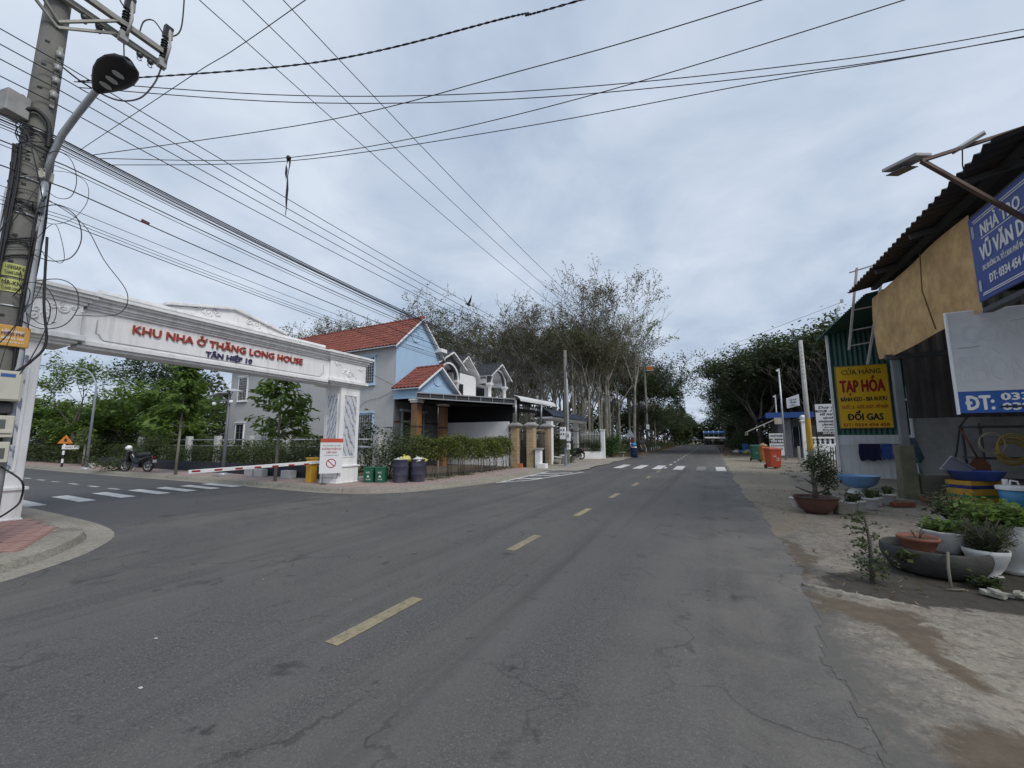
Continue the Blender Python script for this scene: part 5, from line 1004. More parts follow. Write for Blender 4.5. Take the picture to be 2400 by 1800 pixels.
# ------------------------------------------------------------------ camera mast, street lamp, kerb blocks, road signs of the side street
t_ = thing('camera_mast', 'grey mast with surveillance cameras and small solar panels on the side street', 'mast', (-17.8, 9.25, PV))
mb = MB(); mb.tube([(0, 0, 0), (0, 0, 1.5), (0, 0, 3.35)], [.07, .062, .045], 12); part('post', mb, M('mast_grey', (.13, .135, .15), .5), t_); mb = MB(); mb.box((0, 0, .05), (.6, .5, .12)); part('footing', mb, concrete, t_, bevel=.01); mb = MB(); mb.lathe([(.2, .1), (.19, .14), (.09, .17)], n=14); part('flange', mb, steel, t_)
mb = MB(); mb.beam((-.55, -.3, 3.1), (.12, .05, 3.1), .05, .05); part('arm', mb, M('mast_grey', (.22, .23, .25), .5), t_)
for (x, y, z, tl) in ((.05, .1, 3.55, .2), (-.35, -.2, 3.38, -.15)):
    mb = MB(); mb.box((x, y, z), (.62, .42, .035), ry=tl, rx=.12); sp = part('solar_panel', mb, M('panel_pale', (.38, .39, .40), .35), t_); mb = MB(); mb.tube([(x, y, z), (x*.3, y*.3, z-.25)], .018, 6); part('bracket', mb, steel, sp)
for (x, y, z) in ((-.5, -.3, 2.98), (.14, .0, 3.06)):
    mb = MB(); mb.lathe([(.0, -.09), (.05, -.08), (.075, -.03), (.075, .02), (.05, .05), (0, .06)], (x, y, z), 12); part('dome_camera', mb, white_clean, t_)
t_ = thing('street_lamp', 'slim grey street lamp with curved arm on the side street', 'street lamp', (-29.5, 8.72, PV))
mb = MB(); arc = [(-.0-1.6*(1-math.cos(a))*1.0, -.2*math.sin(a), 4.3+1.1*math.sin(a)) for a in [i*PI/2/8*.85 for i in range(9)]]; mb.tube([(0, 0, 0), (0, 0, 4.3)]+arc[1:]+[(-2.3, -.3, 5.55)], [.07, .05]+[.036]*8+[.03], 10); part('post', mb, M('lamp_grey', (.30, .33, .36), .45, metal=.3), t_)
mb = MB(); mb.box((-2.6, -.35, 5.62), (.75, .16, .06), ry=.12); part('lamp_head', mb, dark_steel, t_, bevel=.02); mb = MB(); mb.lathe([(.22, 0), (.2, .05), (.09, .07)], n=12); part('flange', mb, steel, t_)
for k, (x, y, w_, lab) in enumerate(((-17.1, 9.95, .55, 'left one of the two white concrete blocks set together by the hedge'), (-16.5, 9.98, .55, 'right one of the two white concrete blocks set together by the hedge'), (-14.75, 10.0, .6, 'lone white concrete block by the hedge near the gate'))): solo('concrete_block', MB().box((x, y, PV+.15), (w_, .25, .3)), M('whitewashed', (.5, .5, .48), .8, .15, 4, stain=(.3, .29, .26), stain_amt=.5), lab, 'block', 'white concrete blocks', (x, y, PV), .015)
solo('concrete_block', MB().box((-29.9, 9.0, PV+.13), (.4, .3, .26)), M('whitewashed', (.5, .5, .48), .8, .15), 'small white block near the far warning sign', 'block', 'white concrete blocks', (-29.9, 9.0, PV), .015)
def striped_post(t_, h, r=.045, n=6, c1=None):
    for i in range(n): mb = MB(); mb.tube([(0, 0, h*i/n), (0, 0, h*(i+1)/n)], r, 10, cap=False); part('post_band', mb, white_clean if i % 2 else (c1 or M('post_red', (.30, .03, .03), .5)), t_)
t_ = thing('road_sign', 'orange triangular warning sign with white plate on a striped post', 'road sign', (-32.4, 8.6, PV)); striped_post(t_, 1.35, .05, 6, black)
nrm = Vector((1, -.25, 0)).normalized(); rr = Vector((.25, 1, 0)).normalized()
mb = MB(); mb.prism([(-.3, 0), (.3, 0), (0, .5)], Vector((.06, 0, 1.3)), rr, (0, 0, 1), nrm*.02); s_ = part('triangle_plate', mb, M('sign_orange', (.62, .20, .02), .45), t_)
mb = MB(); mb.prism([(-.07, .1), (.07, .1), (.04, .28), (-.04, .28)], Vector((.06, 0, 1.3))+nrm*.021, rr, (0, 0, 1), nrm*.003); part('symbol', mb, black, s_)
mb = MB(); mb.prism([(-.1, .05), (.55, .05), (.55, .27), (-.1, .27)], Vector((.06, 0, .93)), rr, (0, 0, 1), nrm*.02); pl_ = part('plate', mb, wb, t_); text(pl_, 'CHÚ Ý', ink, Vector(t_.location)+Vector((.06, 0, 1.04))+rr*.22+nrm*.024, rr, nrm, .4, .09, .002, .02)
t_ = thing('road_sign', 'grey backed triangular road sign on red and white post at the driveway end', 'road sign', (-6.9, 39.3, zg(39))); striped_post(t_, 2.2, .05, 7)
mb = MB(); mb.prism([(-.48, 0), (.48, 0), (0, .8)], (0, -.06, 1.75), (1, 0, 0), (0, 0, 1), (0, -.02, 0)); part('triangle_plate', mb, M('sign_back_grey', (.42, .43, .45), .4, metal=.3), t_); mb = MB(); mb.box((0, -.085, 2.1), (.05, .012, .7)); part('back_rib', mb, steel, t_)
drum('navy blue drum with a blue bag on top by the striped sign post', -5.95, 35.4, zg(35), 0, M('navy_drum', (.02, .03, .11), .5, .2), .85, .3); bag('white bag resting on the navy drum', -5.95, 35.4, zg(35)+.72, .25, bagw); bag('bright blue bag on top of the navy drum', -5.95, 35.4, zg(35)+.98, .25, bagb)
# ------------------------------------------------------------------ motorbikes
def motorbike(label, x, y, z, rz, body_m, rear_box=False, helmet=False, cover=False):
    t_ = thing('motorbike', label, 'motorbike', (x, y, z), rz)             # length along local +X (front)
    chrome = M('chrome', (.5, .5, .5), .25, metal=.9)
    for (wx, nm) in ((.62, 'wheel'), (-.6, 'wheel')):
        mb = MB(); mb.torus((wx, 0, .29), .255, .045, 'Y', 22, 8); wh = part(nm, mb, rubber, t_); mb = MB(); mb.torus((wx, 0, .29), .21, .014, 'Y', 18, 6); mb.tube([(wx, -.05, .29), (wx, .05, .29)], .045, 8)
        for i in range(8): a = i*PI/4; mb.tube([(wx, 0, .29), (wx+.21*math.cos(a), 0, .29+.21*math.sin(a))], .007, 4)
        part('rim', mb, chrome, wh)
    mb = MB(); mb.tube([(.62, -.07, .29), (.5, -.07, .65), (.44, -.05, .88)], .022, 7); mb.tube([(.62, .07, .29), (.5, .07, .65), (.44, .05, .88)], .022, 7); part('fork', mb, steel, t_)
    mb = MB(); mb.tube([(.36, 0, .95), (.3, 0, .75), (.12, 0, .48), (-.1, 0, .42), (-.3, 0, .55), (-.6, 0, .68), (-.85, 0, .72)], [.1, .13, .12, .13, .14, .11, .04], 10); mb.box((.0, 0, .33), (.42, .22, .22), taper=.8); part('body', mb, body_m, t_)
    mb = MB(); mb.prism([(.34, .45), (.46, .5), (.42, .95), (.3, .92)], (0, -.19, 0), (1, 0, 0), (0, 0, 1), (0, .38, 0)); part('leg_shield', mb, body_m, t_, bevel=.03)
    mb = MB(); mb.tube([(.05, 0, .72), (-.15, 0, .77), (-.45, 0, .79), (-.72, 0, .82)], [.08, .12, .13, .07], 10); part('seat', mb, black, t_)
    mb = MB(); mb.tube([(.3, -.34, 1.03), (.4, -.15, 1.0), (.42, 0, .98), (.4, .15, 1.0), (.3, .34, 1.03)], .018, 7); part('handlebar', mb, dark_steel, t_)
    mb = MB(); mb.ball((.46, 0, .98), .1, 10, 8, .8, 1, .9); part('headlight', mb, M('lens_white', (.55, .57, .6), .15), t_)
    for s in (-1, 1): mb = MB(); mb.tube([(.35, s*.2, 1.0), (.3, s*.32, 1.2)], .008, 5); mb.ball((.29, s*.34, 1.23), .06, 8, 6, .3, 1, .7); part('mirror', mb, black, t_)
    mb = MB(); mb.tube([(.1, -.14, .24), (-.2, -.17, .25), (-.75, -.17, .33)], [.025, .03, .045], 8); part('exhaust', mb, chrome, t_)
    mb = MB(); mb.tube([(.35, 0, .45), (.6, 0, .59), (.78, 0, .5)], [.05, .08, .04], 8); part('front_mudguard', mb, body_m, t_); mb = MB(); mb.tube([(-.5, 0, .6), (-.75, 0, .6), (-.92, 0, .42)], [.05, .07, .03], 8); part('rear_mudguard', mb, black, t_)
    mb = MB(); mb.box((-.86, 0, .68), (.05, .14, .07)); part('tail_lamp', mb, M('tail_red', (.4, .02, .02), .3), t_); mb = MB(); mb.box((-.93, 0, .5), (.015, .17, .13)); part('number_plate', mb, white_clean, t_)
    mb = MB(); mb.tube([(0, .1, .25), (-.05, .22, 0)], .014, 5); part('side_stand', mb, steel, t_)
    if helmet: mb = MB(); mb.ball((.3, .2, 1.12), .13, 12, 8, 1.1, .95, .9); part('helmet', mb, white_clean, t_)
    return t_
motorbike('black motorbike with white helmet parked on the side street pavement', -24.2, 8.85, PV, -2.8, M('black_gloss', (.012, .012, .014), .2), helmet=True)
motorbike('black motorbike parked behind the grey pole by the white fence', -9.6, 29.9, zg(30)+.035, PI, M('black_gloss', (.012, .012, .014), .2))
# ------------------------------------------------------------------ people
def person(label, x, y, z, rz, joints, radii, edges, cloth, hat=None):
    t_ = thing('person', label, 'person', (x, y, z), rz)
    skin = M('skin', (.30, .17, .11), .6, .08, 6)
    me = bpy.data.meshes.new('body'); me.from_pydata(joints, edges, []); me.update(); o = bpy.data.objects.new('body', me); COL.objects.link(o); o.parent = t_
    md = o.modifiers.new('skin', 'SKIN'); md.use_smooth_shade = True
    for v, r in zip(me.skin_vertices[0].data, radii): v.radius = (r, r) if not isinstance(r, tuple) else r
    me.skin_vertices[0].data[0].use_root = True
    sb = o.modifiers.new('sub', 'SUBSURF'); sb.levels = 1; sb.render_levels = 1; me.materials.append(skin)
    for nm, mb, m_ in cloth: part(nm, mb, m_, t_)
    return t_
def clothed(t0, sh_m, pants_m, hat_m, J):
    sh = MB(); sh.lathe([(.0, .86), (.165, .86), (.17, 1.0), (.16, 1.15), (.19, 1.32), (.18, 1.4), (.08, 1.46), (.065, 1.47)], (J['px'], 0, 0), 14, sx=.72, sy=1.0)
    return sh
Js = [(0, 0, .92), (0, 0, 1.12), (0, 0, 1.34), (0, 0, 1.46), (.02, 0, 1.55), (.03, 0, 1.66),
      (0, .17, 1.38), (.03, .24, 1.12), (.14, .2, .93), (.18, .18, .86), (0, -.17, 1.38), (.02, -.25, 1.12), (.1, -.24, .9), (.13, -.23, .83),
      (0, .09, .86), (.03, .1, .48), (0, .1, .08), (.13, .11, .04), (0, -.09, .86), (-.02, -.1, .48), (-.06, -.1, .08), (.07, -.11, .04)]
Rs = [.13, .125, .14, .055, .085, .07, .065, .045, .036, .03, .065, .045, .036, .03, .085, .06, .042, .035, .085, .06, .042, .035]
Es = [(0, 1), (1, 2), (2, 3), (3, 4), (4, 5), (2, 6), (6, 7), (7, 8), (8, 9), (2, 10), (10, 11), (11, 12), (12, 13), (0, 14), (14, 15), (15, 16), (16, 17), (0, 18), (18, 19), (19, 20), (20, 21)]
sh = MB(); sh.lathe([(.19, .82), (.185, 1.0), (.175, 1.15), (.2, 1.3), (.185, 1.4), (.09, 1.47)], n=14, sx=.78, sy=1.05); sh.tube([(0, .16, 1.4), (.015, .22, 1.22), (.03, .25, 1.1)], [.085, .075, .07], 9); sh.tube([(0, -.16, 1.4), (.01, -.23, 1.22), (.02, -.26, 1.1)], [.085, .075, .07], 9)
st = MB(); st.tube([(0, .085, .9), (.03, .1, .5)], [.13, .11], 10); st.tube([(0, -.085, .9), (-.02, -.1, .5)], [.13, .11], 10)
ht = MB(); ht.lathe([(.2, 1.62), (.12, 1.64), (.11, 1.7), (.06, 1.76), (0, 1.77)], (.03, 0, 0), 14)
hn = MB()
for (px, py, pz) in ((.18, .18, .86), (.13, -.23, .83)):
    for i in range(4): hn.tube([(px, py-.03+.02*i, pz), (px+.02, py-.03+.02*i, pz-.05), (px+.005, py-.03+.02*i, pz-.09)], .009, 5)
    hn.tube([(px+.02, py-.02, pz+.01), (px+.05, py-.03, pz-.03)], .009, 5)
person('person in dark shirt, dark shorts and a brimmed hat standing at the roadside', -5.15, 34.7, zg(34.7)+.035, -.6, Js, Rs, Es, [('shirt', sh, M('charcoal_shirt', (.03, .03, .032), .9)), ('shorts', st, M('dark_shorts', (.045, .04, .035), .9)), ('hat', ht, M('dark_hat', (.06, .055, .05), .8)), ('fingers', hn, M('skin', (.30, .17, .11), .6))])
# rider far down the road
rz_ = zg(100); motorbike('small motorbike ridden down the middle of the distant road', .5, 100, rz_, -PI/2, M('dark_red_gloss', (.08, .015, .015), .3))
Jr = [(-.25, 0, .86), (-.2, 0, 1.08), (-.12, 0, 1.3), (-.08, 0, 1.4), (-.05, 0, 1.5), (-.04, 0, 1.6), (-.1, .18, 1.3), (.05, .26, 1.1), (.28, .27, 1.05), (.33, .26, 1.04), (-.1, -.18, 1.3), (.05, -.26, 1.1), (.28, -.27, 1.05), (.33, -.26, 1.04), (-.2, .1, .82), (.15, .14, .76), (.05, .13, .36), (.16, .13, .32), (-.2, -.1, .82), (.15, -.14, .76), (.05, -.13, .36), (.16, -.13, .32)]
sh = MB(); sh.tube([(-.26, 0, .84), (-.2, 0, 1.08), (-.12, 0, 1.32), (-.08, 0, 1.42)], [.17, .18, .19, .07], 12); sh.tube([(-.1, .17, 1.33), (.05, .27, 1.1), (.26, .28, 1.05)], [.08, .06, .05], 8); sh.tube([(-.1, -.17, 1.33), (.05, -.27, 1.1), (.26, -.28, 1.05)], [.08, .06, .05], 8)
tr = MB(); tr.tube([(-.2, .1, .85), (.16, .15, .78), (.06, .14, .38)], [.11, .085, .065], 9); tr.tube([(-.2, -.1, .85), (.16, -.15, .78), (.06, -.14, .38)], [.11, .085, .065], 9)
hm = MB(); hm.ball((-.04, 0, 1.6), .14, 12, 8)
person('rider in pale top and helmet on the distant motorbike', .5, 100, rz_, -PI/2, Jr, Rs, Es, [('jacket', sh, M('pale_jacket', (.38, .36, .36), .8)), ('trousers', tr, M('dark_shorts', (.045, .04, .035), .9)), ('helmet', hm, M('helmet_red', (.3, .05, .05), .3))])
# ------------------------------------------------------------------ corner shop shed on the right
tin_dark = M('dark_corrugated_iron', (.045, .042, .04), .55, .3, 2.5, stain=(.08, .055, .04), stain_amt=.5)
tin_green = M('green_corrugated_steel', (.03, .105, .08), .5, .18, 2.0, stain=(.03, .05, .04), stain_amt=.5, streak=True)
def corr(mb, o, along, up, L, H, per=.2, amp=.025, th=.012):
    """corrugated sheet: ribs run along 'up'"""
    o, a, u = Vector(o), Vector(along).normalized(), Vector(up).normalized(); n_ = a.cross(u); k = int(L/per*4)
    vs = []
    for s in (0, 1):
        for i in range(k+1):
            t = i*L/k; h = amp*math.sin(2*PI*t/per)
            vs += [o+a*t+n_*(h+s*th), o+a*t+u*H+n_*(h+s*th)]
    m_ = 2*(k+1); fs = [(2*i, 2*i+2, 2*i+3, 2*i+1) for i in range(k)]+[(m_+2*i, m_+2*i+1, m_+2*i+3, m_+2*i+2) for i in range(k)]+[(2*i, m_+2*i, m_+2*i+2, 2*i+2) for i in range(k)]+[(2*i+1, 2*i+3, m_+2*i+3, m_+2*i+1) for i in range(k)]
    mb.add(vs, fs); return mb
SZ = zg(14)+.10
shop = thing('shop_shed', 'open fronted shop shed with dark corrugated roof and green steel end wall', 'shed', (6.5, 15, zg(14)))
mb = MB(); corr(mb, (3.8, 7.6, 5.82), (0, 1, 0), (1, 0, .2), 6.6, 7.4, .23, .035); part('main_roof', mb, tin_dark, shop, True)
mb = MB(); corr(mb, (4.35, 14.75, 5.9), (0, 1, 0), (1, 0, .17), 6.1, 7, .2, .022); part('rear_roof', mb, tin_green, shop, True)
mb = MB(); corr(mb, (6.85, 20.1, 1.79), (-1, 0, 0), (0, 0, 1), 2.25, 4.35, .16, .016); corr(mb, (11.2, 20.1, 2.9), (-1, 0, 0), (0, 0, 1), 4.3, 3.6, .16, .016); part('green_wall', mb, tin_green, shop, True)
mb = MB(); mb.b2((4.6, 20.08, SZ-.1), (6.8, 20.3, 1.79)); part('white_wall', mb, M('pale_masonry', (.72, .72, .72), .8, .08, 2, stain=(.36, .355, .34), stain_amt=.5, streak=True, bump=.1), shop, True)
mb = MB(); mb.b2((6.8, 20.12, SZ-.1), (11.2, 20.3, 2.9)); part('grey_wall', mb, M('shaded_grey_render', (.42, .41, .395), .85, .12, 2, stain=(.16, .155, .15), stain_amt=.6), shop, True)  # grey plaster, its colour also darkened for the shade under the roof
mb = MB(); mb.b2((11.2, 4.0, 0), (11.4, 26, 7.1)); mb.b2((6.5, 4.0, 0), (11.2, 4.2, 6.0)); part('back_wall', mb, M('light_block_wall', (.15, .14, .13), .9, .2), shop, True)  # walls added to block light and keep the shed interior dark
mb = MB(); mb.b2((4.5, 20.02, SZ-.1), (4.58, 20.1, 5.9)); part('corner_trim', mb, white_clean, shop, True)
mb = MB(); mb.b2((6.75, 19.9, SZ), (6.82, 19.98, 3.6)); mb.b2((6.3, 19.5, 3.05), (7.6, 19.58, 3.12)); part('pipe', mb, white_clean, shop, True)
mb = MB(); mb.b2((4.3, 7.7, 5.78), (4.42, 14.1, 5.88)); mb.b2((4.2, 13.3, 3.66), (11, 13.42, 3.78)); mb.b2((4.28, 6.0, 3.72), (4.4, 9.4, 3.8)); mb.b2((4.34, 7.2, 5.42), (4.44, 9.5, 5.5))
for y in (8.6, 10.5, 12.4): mb.beam((3.9, y, 5.72), (10.8, y, 7.1), .06, .1)
part('frame', mb, M('purlin_grey', (.06, .06, .06), .6), shop, True)
mb = MB(); corr(mb, (10.9, 15.2, 2.2), (-1, 0, 0), (0, 0, 1), 5.75, 3.4, .3, .02); part('shutter', mb, M('dark_shutter', (.035, .03, .03), .6, .2), shop, True)
mb = MB(); mb.box((4.38, 13.45, SZ+.66), (.32, .4, 1.36), taper=.88); cbp = part('concrete_pier', mb, M('mossy_concrete', (.13, .125, .085), .9, .3, 3, stain=(.08, .085, .045), stain_amt=.8, streak=True, bump=.5), shop, True, .02)
mb = MB(); mb.b2((4.33, 13.38, SZ+1.34), (4.49, 13.54, 3.8)); part('steel_column', mb, M('grey_column', (.16, .17, .18), .5, .15, 4), shop, True, .008)
mb = MB()                                                               # woven mat hung along the eave
vs = []; ny, nz_ = 16, 8
for i in range(ny+1):
    for j in range(nz_+1):
        t, s = i/ny, j/nz_; y = 9.5+4.68*t; z = 3.79+1.76*s-.05*math.sin(PI*t)*(1-s)+.03*math.sin(t*7); vs.append((4.33-.035*math.sin(PI*s)*(.6+.4*t)-.03*math.sin(PI*t)+.012*math.sin(9*t+4*s)+.008*math.sin(17*t-6*s), y+.03*math.sin(PI*s)*(t > .95), z))
mb.add(vs+[(x+.015, y, z) for x, y, z in vs], [(i*(nz_+1)+j, i*(nz_+1)+j+1, (i+1)*(nz_+1)+j+1, (i+1)*(nz_+1)+j) for i in range(ny) for j in range(nz_)], True)
matm = M('woven_mat', (.62, .41, .185), .8, .2, 3.5, col2=(.43, .26, .105), stain=(.27, .155, .065), stain_amt=.75, bump=.5, bscale=22)
mat_o = solo('woven_mat', mb, matm, 'large tan woven mat hung under the dark corrugated eave', 'mat', base=(4.33, 11.8, 3.79))
mb = MB(); mb.tube([(4.19, 10.95, 5.5), (4.16, 10.98, 4.7), (4.2, 10.75, 3.8)], .012, 6); part('seam_rope', mb, M('rope_brown', (.16, .10, .05), .9), mat_o, True)
# signs
blue_s = M('sign_blue', (.025, .055, .26), .4, .1, 1.5); wink = M('white_ink', (.7, .7, .68), .6)
t_ = thing('shop_sign', 'blue lodging sign with white lettering under the eave at the right', 'sign', (4.28, 8.0, 3.9))
mb = MB(); mb.b2((4.27, 6.4, 3.92), (4.31, 9.42, 5.4)); bo = part('panel', mb, blue_s, t_, True)
mb = MB()
for z in (4.03, 5.27, 4.0, 5.31): mb.b2((4.264, 6.5, z-.008), (4.27, 9.28 if z in (4.03, 5.27) else 9.3, z+.008))
for k in range(12): a = k*.8; mb.torus((4.266, 9.33, 4.1+.03*k if k < 6 else 5.05+.035*(k-6)), .022, .006, 'X', 8, 4)
part('border', mb, wink, bo, True)
NX, RX = (-1, 0, 0), (0, -1, 0)
text(bo, 'NHÀ TRỌ', wink, (4.266, 9.12, 4.98), RX, NX, .95, .2, .004, .03, align='L'); mb = MB(); mb.b2((4.264, 7.9, 4.93), (4.268, 9.14, 4.945)); part('underline', mb, wink, bo, True)
text(bo, 'VŨ VĂN D', wink, (4.266, 9.22, 4.58), RX, NX, 1.05, .24, .004, .035, align='L'); text(bo, 'ĐC: ĐƯỜNG 7A, TỔ 2 KHU PHỐ BÀ TRI, TÂN HIỆP', wink, (4.266, 9.2, 4.4), RX, NX, 1.35, .085, .004, .02, align='L'); text(bo, 'ĐT: 0334 454 458 -', wink, (4.266, 9.08, 4.15), RX, NX, 1.05, .14, .004, .03, align='L')
t_ = thing('shop_sign', 'faded white board sign with blue phone number strip jutting from the shed', 'sign', (5.0, 9.77, 2.0))
mb = MB(); mb.b2((3.98, 9.76, 2.42), (6.3, 9.8, 3.86)); bo = part('panel', mb, M('faded_white_film', (.56, .565, .575), .6, .08, 1.2, stain=(.36, .365, .38), stain_amt=.6, bump=.3, bscale=6), t_, True)
mb = MB(); mb.b2((3.98, 9.757, 2.04), (6.3, 9.8, 2.415)); bb = part('phone_strip', mb, M('strip_blue', (.02, .09, .33), .4, .1), t_, True)
mb = MB(); mb.b2((3.955, 9.75, 2.02), (3.979, 9.81, 3.88)); mb.b2((3.98, 9.765, 3.861), (6.3, 9.81, 3.88)); part('frame', mb, white_clean, t_, True)
NY, RY = (0, -1, 0), (1, 0, 0)
text(bb, 'ĐT:', wink, (4.06, 9.755, 2.10), RY, NY, .36, .24, .004, .04, align='L'); text(bb, '0334 454 458', wink, (4.5, 9.755, 2.25), RY, NY, 1.3, .12, .004, .035, align='L'); text(bb, '0396 454 458', wink, (4.5, 9.755, 2.08), RY, NY, 1.3, .12, .004, .035, align='L')
mb = MB(); mb.b2((4.48, 9.744, 2.125), (5.8, 9.75, 2.155)); part('strike_bar', mb, black, bb, True)
gh = M('ghost_letters', (.53, .535, .545), .6)
text(bo, 'CÒN', gh, (4.12, 9.759, 3.3), RY, NY, .75, .32, .003, .03, align='L'); text(bo, 'PHÒNG', gh, (4.05, 9.759, 2.62), RY, NY, 1.1, .42, .003, .03, align='L')
mb = MB()
for (x0, z0, L, s) in ((4.75, 3.62, 1.2, .1), (4.05, 3.2, .3, .02)):
    mb.tube([(x0+L*i/8, 9.757, z0+s*i/8+.004*math.sin(i*1.1)) for i in range(9)], [.002]+[.006]*7+[.002], 5)
part('wrinkle', mb, M('film_crease', (.40, .40, .41), .6), bo, True)
t_ = thing('shop_sign', 'yellow grocery sign with red and black lettering on the green steel wall', 'sign', (5.49, 20.0, 2.07))
mb = MB(); mb.b2((4.70, 19.99, 2.08), (6.28, 20.03, 4.53)); bo = part('panel', mb, M('sign_yellow', (.85, .50, .02), .45, .05, 2), t_, True)
mb = MB(); frame4y(mb, 4.67, 6.31, 2.05, 4.56, 20.03, .03, .05); part('frame', mb, M('sign_edge', (.32, .24, .1), .5), t_, True)
sr, sk = M('sign_red', (.36, .02, .02), .5), M('sign_black', (.02, .018, .03), .5)
for (t, z, wd, c, m_, b_) in (('CỬA HÀNG', 4.2, 1.22, .19, sk, .012), ('TẠP HÓA', 3.50, 1.4, .46, sr, .05), ('BÁNH KẸO - BIA RƯỢU', 3.13, 1.42, .155, sk, .035), ('THUỐC LÁ - NƯỚC NGỌT - MỸ PHẨM', 2.83, 1.42, .13, sr, .02), ('ĐỔI GAS', 2.38, 1.1, .25, sk, .04), ('ĐT: 0334 454 458', 2.13, 1.4, .12, sr, .025)): text(bo, t, m_, (5.49, 19.988, z), RY, NY, wd, c, .004, b_)
# ladder at the end of the eave
t_ = thing('ladder', 'steel ladder leaning at the far end of the dark eave', 'ladder', (4.1, 14.4, 3.72)); lm = M('ladder_steel', (.34, .32, .30), .55, .2, 5, metal=.3)
s0, s1, r0, r1 = Vector((3.75, 14.4, 4.18)), Vector((4.13, 14.4, 6.61)), Vector((4.13, 14.4, 3.72)), Vector((4.75, 14.4, 6.64))
for a, b_ in ((s0, s1), (r0, r1)): mb = MB(); mb.beam(a, b_, .06, .05); part('stile', mb, lm, t_, True)
for (z) in (4.3, 4.75, 5.35, 5.95):
    pa = s0.lerp(s1, (z-s0.z)/(s1.z-s0.z)); zb = z+.06; pb_ = r0.lerp(r1, (zb-r0.z)/(r1.z-r0.z)); mb = MB(); mb.beam(pa, pb_, .03, .03); part('rung', mb, lm, t_, True)
mb = MB(); mb.beam((3.95, 14.4, 6.5), (4.72, 14.4, 6.66), .04, .03); part('top_bar', mb, lm, t_, True)
# solar flood lamp on struts
t_ = thing('flood_lamp', 'solar flood lamp with two pale panels on steel struts above the shed eave', 'flood lamp', (3.0, 7.45, 5.64)); T = Vector((3.0, 7.45, 5.64))
mb = MB(); mb.beam(T, (4.35, 8.2, 4.72), .05, .05); part('strut', mb, M('rusty_strut', (.12, .075, .055), .7, .3, 6), t_, True); mb = MB(); mb.beam(T, (4.6, 7.8, 6.02), .045, .045); part('strut', mb, M('rusty_strut', (.12, .075, .055), .7), t_, True)
hdir = Vector((-.55, .75, .12)).normalized(); side = Vector((.8, .58, .1)).normalized(); up3 = hdir.cross(side).normalized()
mb = MB(); c = T+hdir*.12+Vector((0, 0, .06)); mb.prism([(-.15, -.16), (.15, -.16), (.15, .3), (-.15, .3)], c, side, hdir, -up3*.05); h_ = part('lamp_head', mb, M('pale_grey_casing', (.42, .42, .40), .5), t_, True, .012); mb = MB(); mb.prism([(-.12, .0), (.12, .0), (.12, .27), (-.12, .27)], c-up3*.0+Vector((0, 0, -.075)), side, hdir, Vector((0, 0, .01))); part('led_face', mb, M('led_dark', (.05, .05, .06), .2), h_, True)
mb = MB(); mb.prism([(-.17, -.13), (.17, -.13), (.17, .13), (-.17, .13)], T+Vector((.55, .12, .2)), Vector((.75, -.45, .25)).normalized(), Vector((.35, .75, .55)).normalized(), Vector((.02, .02, -.03))); part('solar_panel', mb, M('panel_back', (.36, .36, .33), .5), t_, True)
mb = MB(); mb.tube([T+Vector((.5, .15, .12)), T+Vector((.5, .2, -.1)), T+Vector((.55, .28, -.25))], .008, 5); part('lead', mb, cable_m, t_, True)
# washing on a rail
mb = MB(); mb.tube([(4.6, 19.9, 1.41), (6.35, 19.9, 1.43)], .018, 8); solo('drying_rail', mb, steel, 'grey pipe rail along the white wall holding washing', 'rail', base=(5.5, 19.9, 1.41))
def towel(label, x0, x1, z0, z1, mat):
    mb = MB(); vs = []
    for s in (0, 1):
        for i in range(11):
            for j in range(9):
                x = x0+(x1-x0)*i/10; z = z1-(z1-z0+.03*math.sin(i*1.3)-.05*s)*j/8; vs.append((x+.01*math.sin(j), 19.87+.05*s-.012*math.sin(i*1.9+j*.3)*(j/8)*(1-2*s), z))
    mb.add(vs, [(s*99+i*9+j, s*99+i*9+j+1, s*99+(i+1)*9+j+1, s*99+(i+1)*9+j) for s in (0, 1) for i in range(10) for j in range(8)]+[(i*9, (i+1)*9, 99+(i+1)*9, 99+i*9) for i in range(10)], True)
    solo('towel', mb, mat, label, 'towel', 'washing on the rail', ((x0+x1)/2, 19.9, z0))
towel('dark navy towel hanging on the rail below the yellow sign', 5.16, 5.79, .81, 1.45, M('navy_cloth', (.012, .014, .055), .95, .2, 14, bump=.4)); towel('smaller royal blue towel beside the navy one', 5.82, 6.14, .87, 1.46, M('royal_cloth', (.04, .09, .30), .95, .2, 14, bump=.4))
# things under the shed roof
solo('concrete_trough', MB().box((4.95, 13.85, SZ+.3), (.95, .5, .6), .45), M('trough_concrete', (.17, .16, .135), .9, .2, 3, stain=(.1, .095, .08), stain_amt=.6), 'brownish concrete trough standing beside the mossy pier', 'trough', base=(4.95, 13.85, SZ), bevel=.03)
mb = MB(); mb.lathe([(.0, .0), (.09, .02), (.13, -.2), (.17, -.5), (.12, -.62), (.0, -.6)], (4.62, 13.75, SZ+1.5), 14, fn=lambda t, z: 1+.22*math.sin(5*t+z*6)+.12*math.sin(9*t)); solo('raincoat', mb, M('slate_blue_fabric', (.04, .075, .115), .7, .3, 8), 'slate blue raincoat bundle hanging on the mossy pier', 'raincoat', base=(4.62, 13.75, SZ+.9))
mb = MB(); mb.tube([(4.58, 13.55, SZ+1.05), (4.62, 13.52, SZ+.98), (4.72, 13.5, SZ+.45)], .018, 6); solo('water_pipe', mb, M('teal_pipe', (.06, .22, .25), .5), 'teal water pipe standing against the mossy pier', 'pipe', base=(4.72, 13.5, SZ))
t_ = thing('crate', 'yellow box with blue and green stripes under the blue tub', 'crate', (5.45, 13.25, SZ), .55)
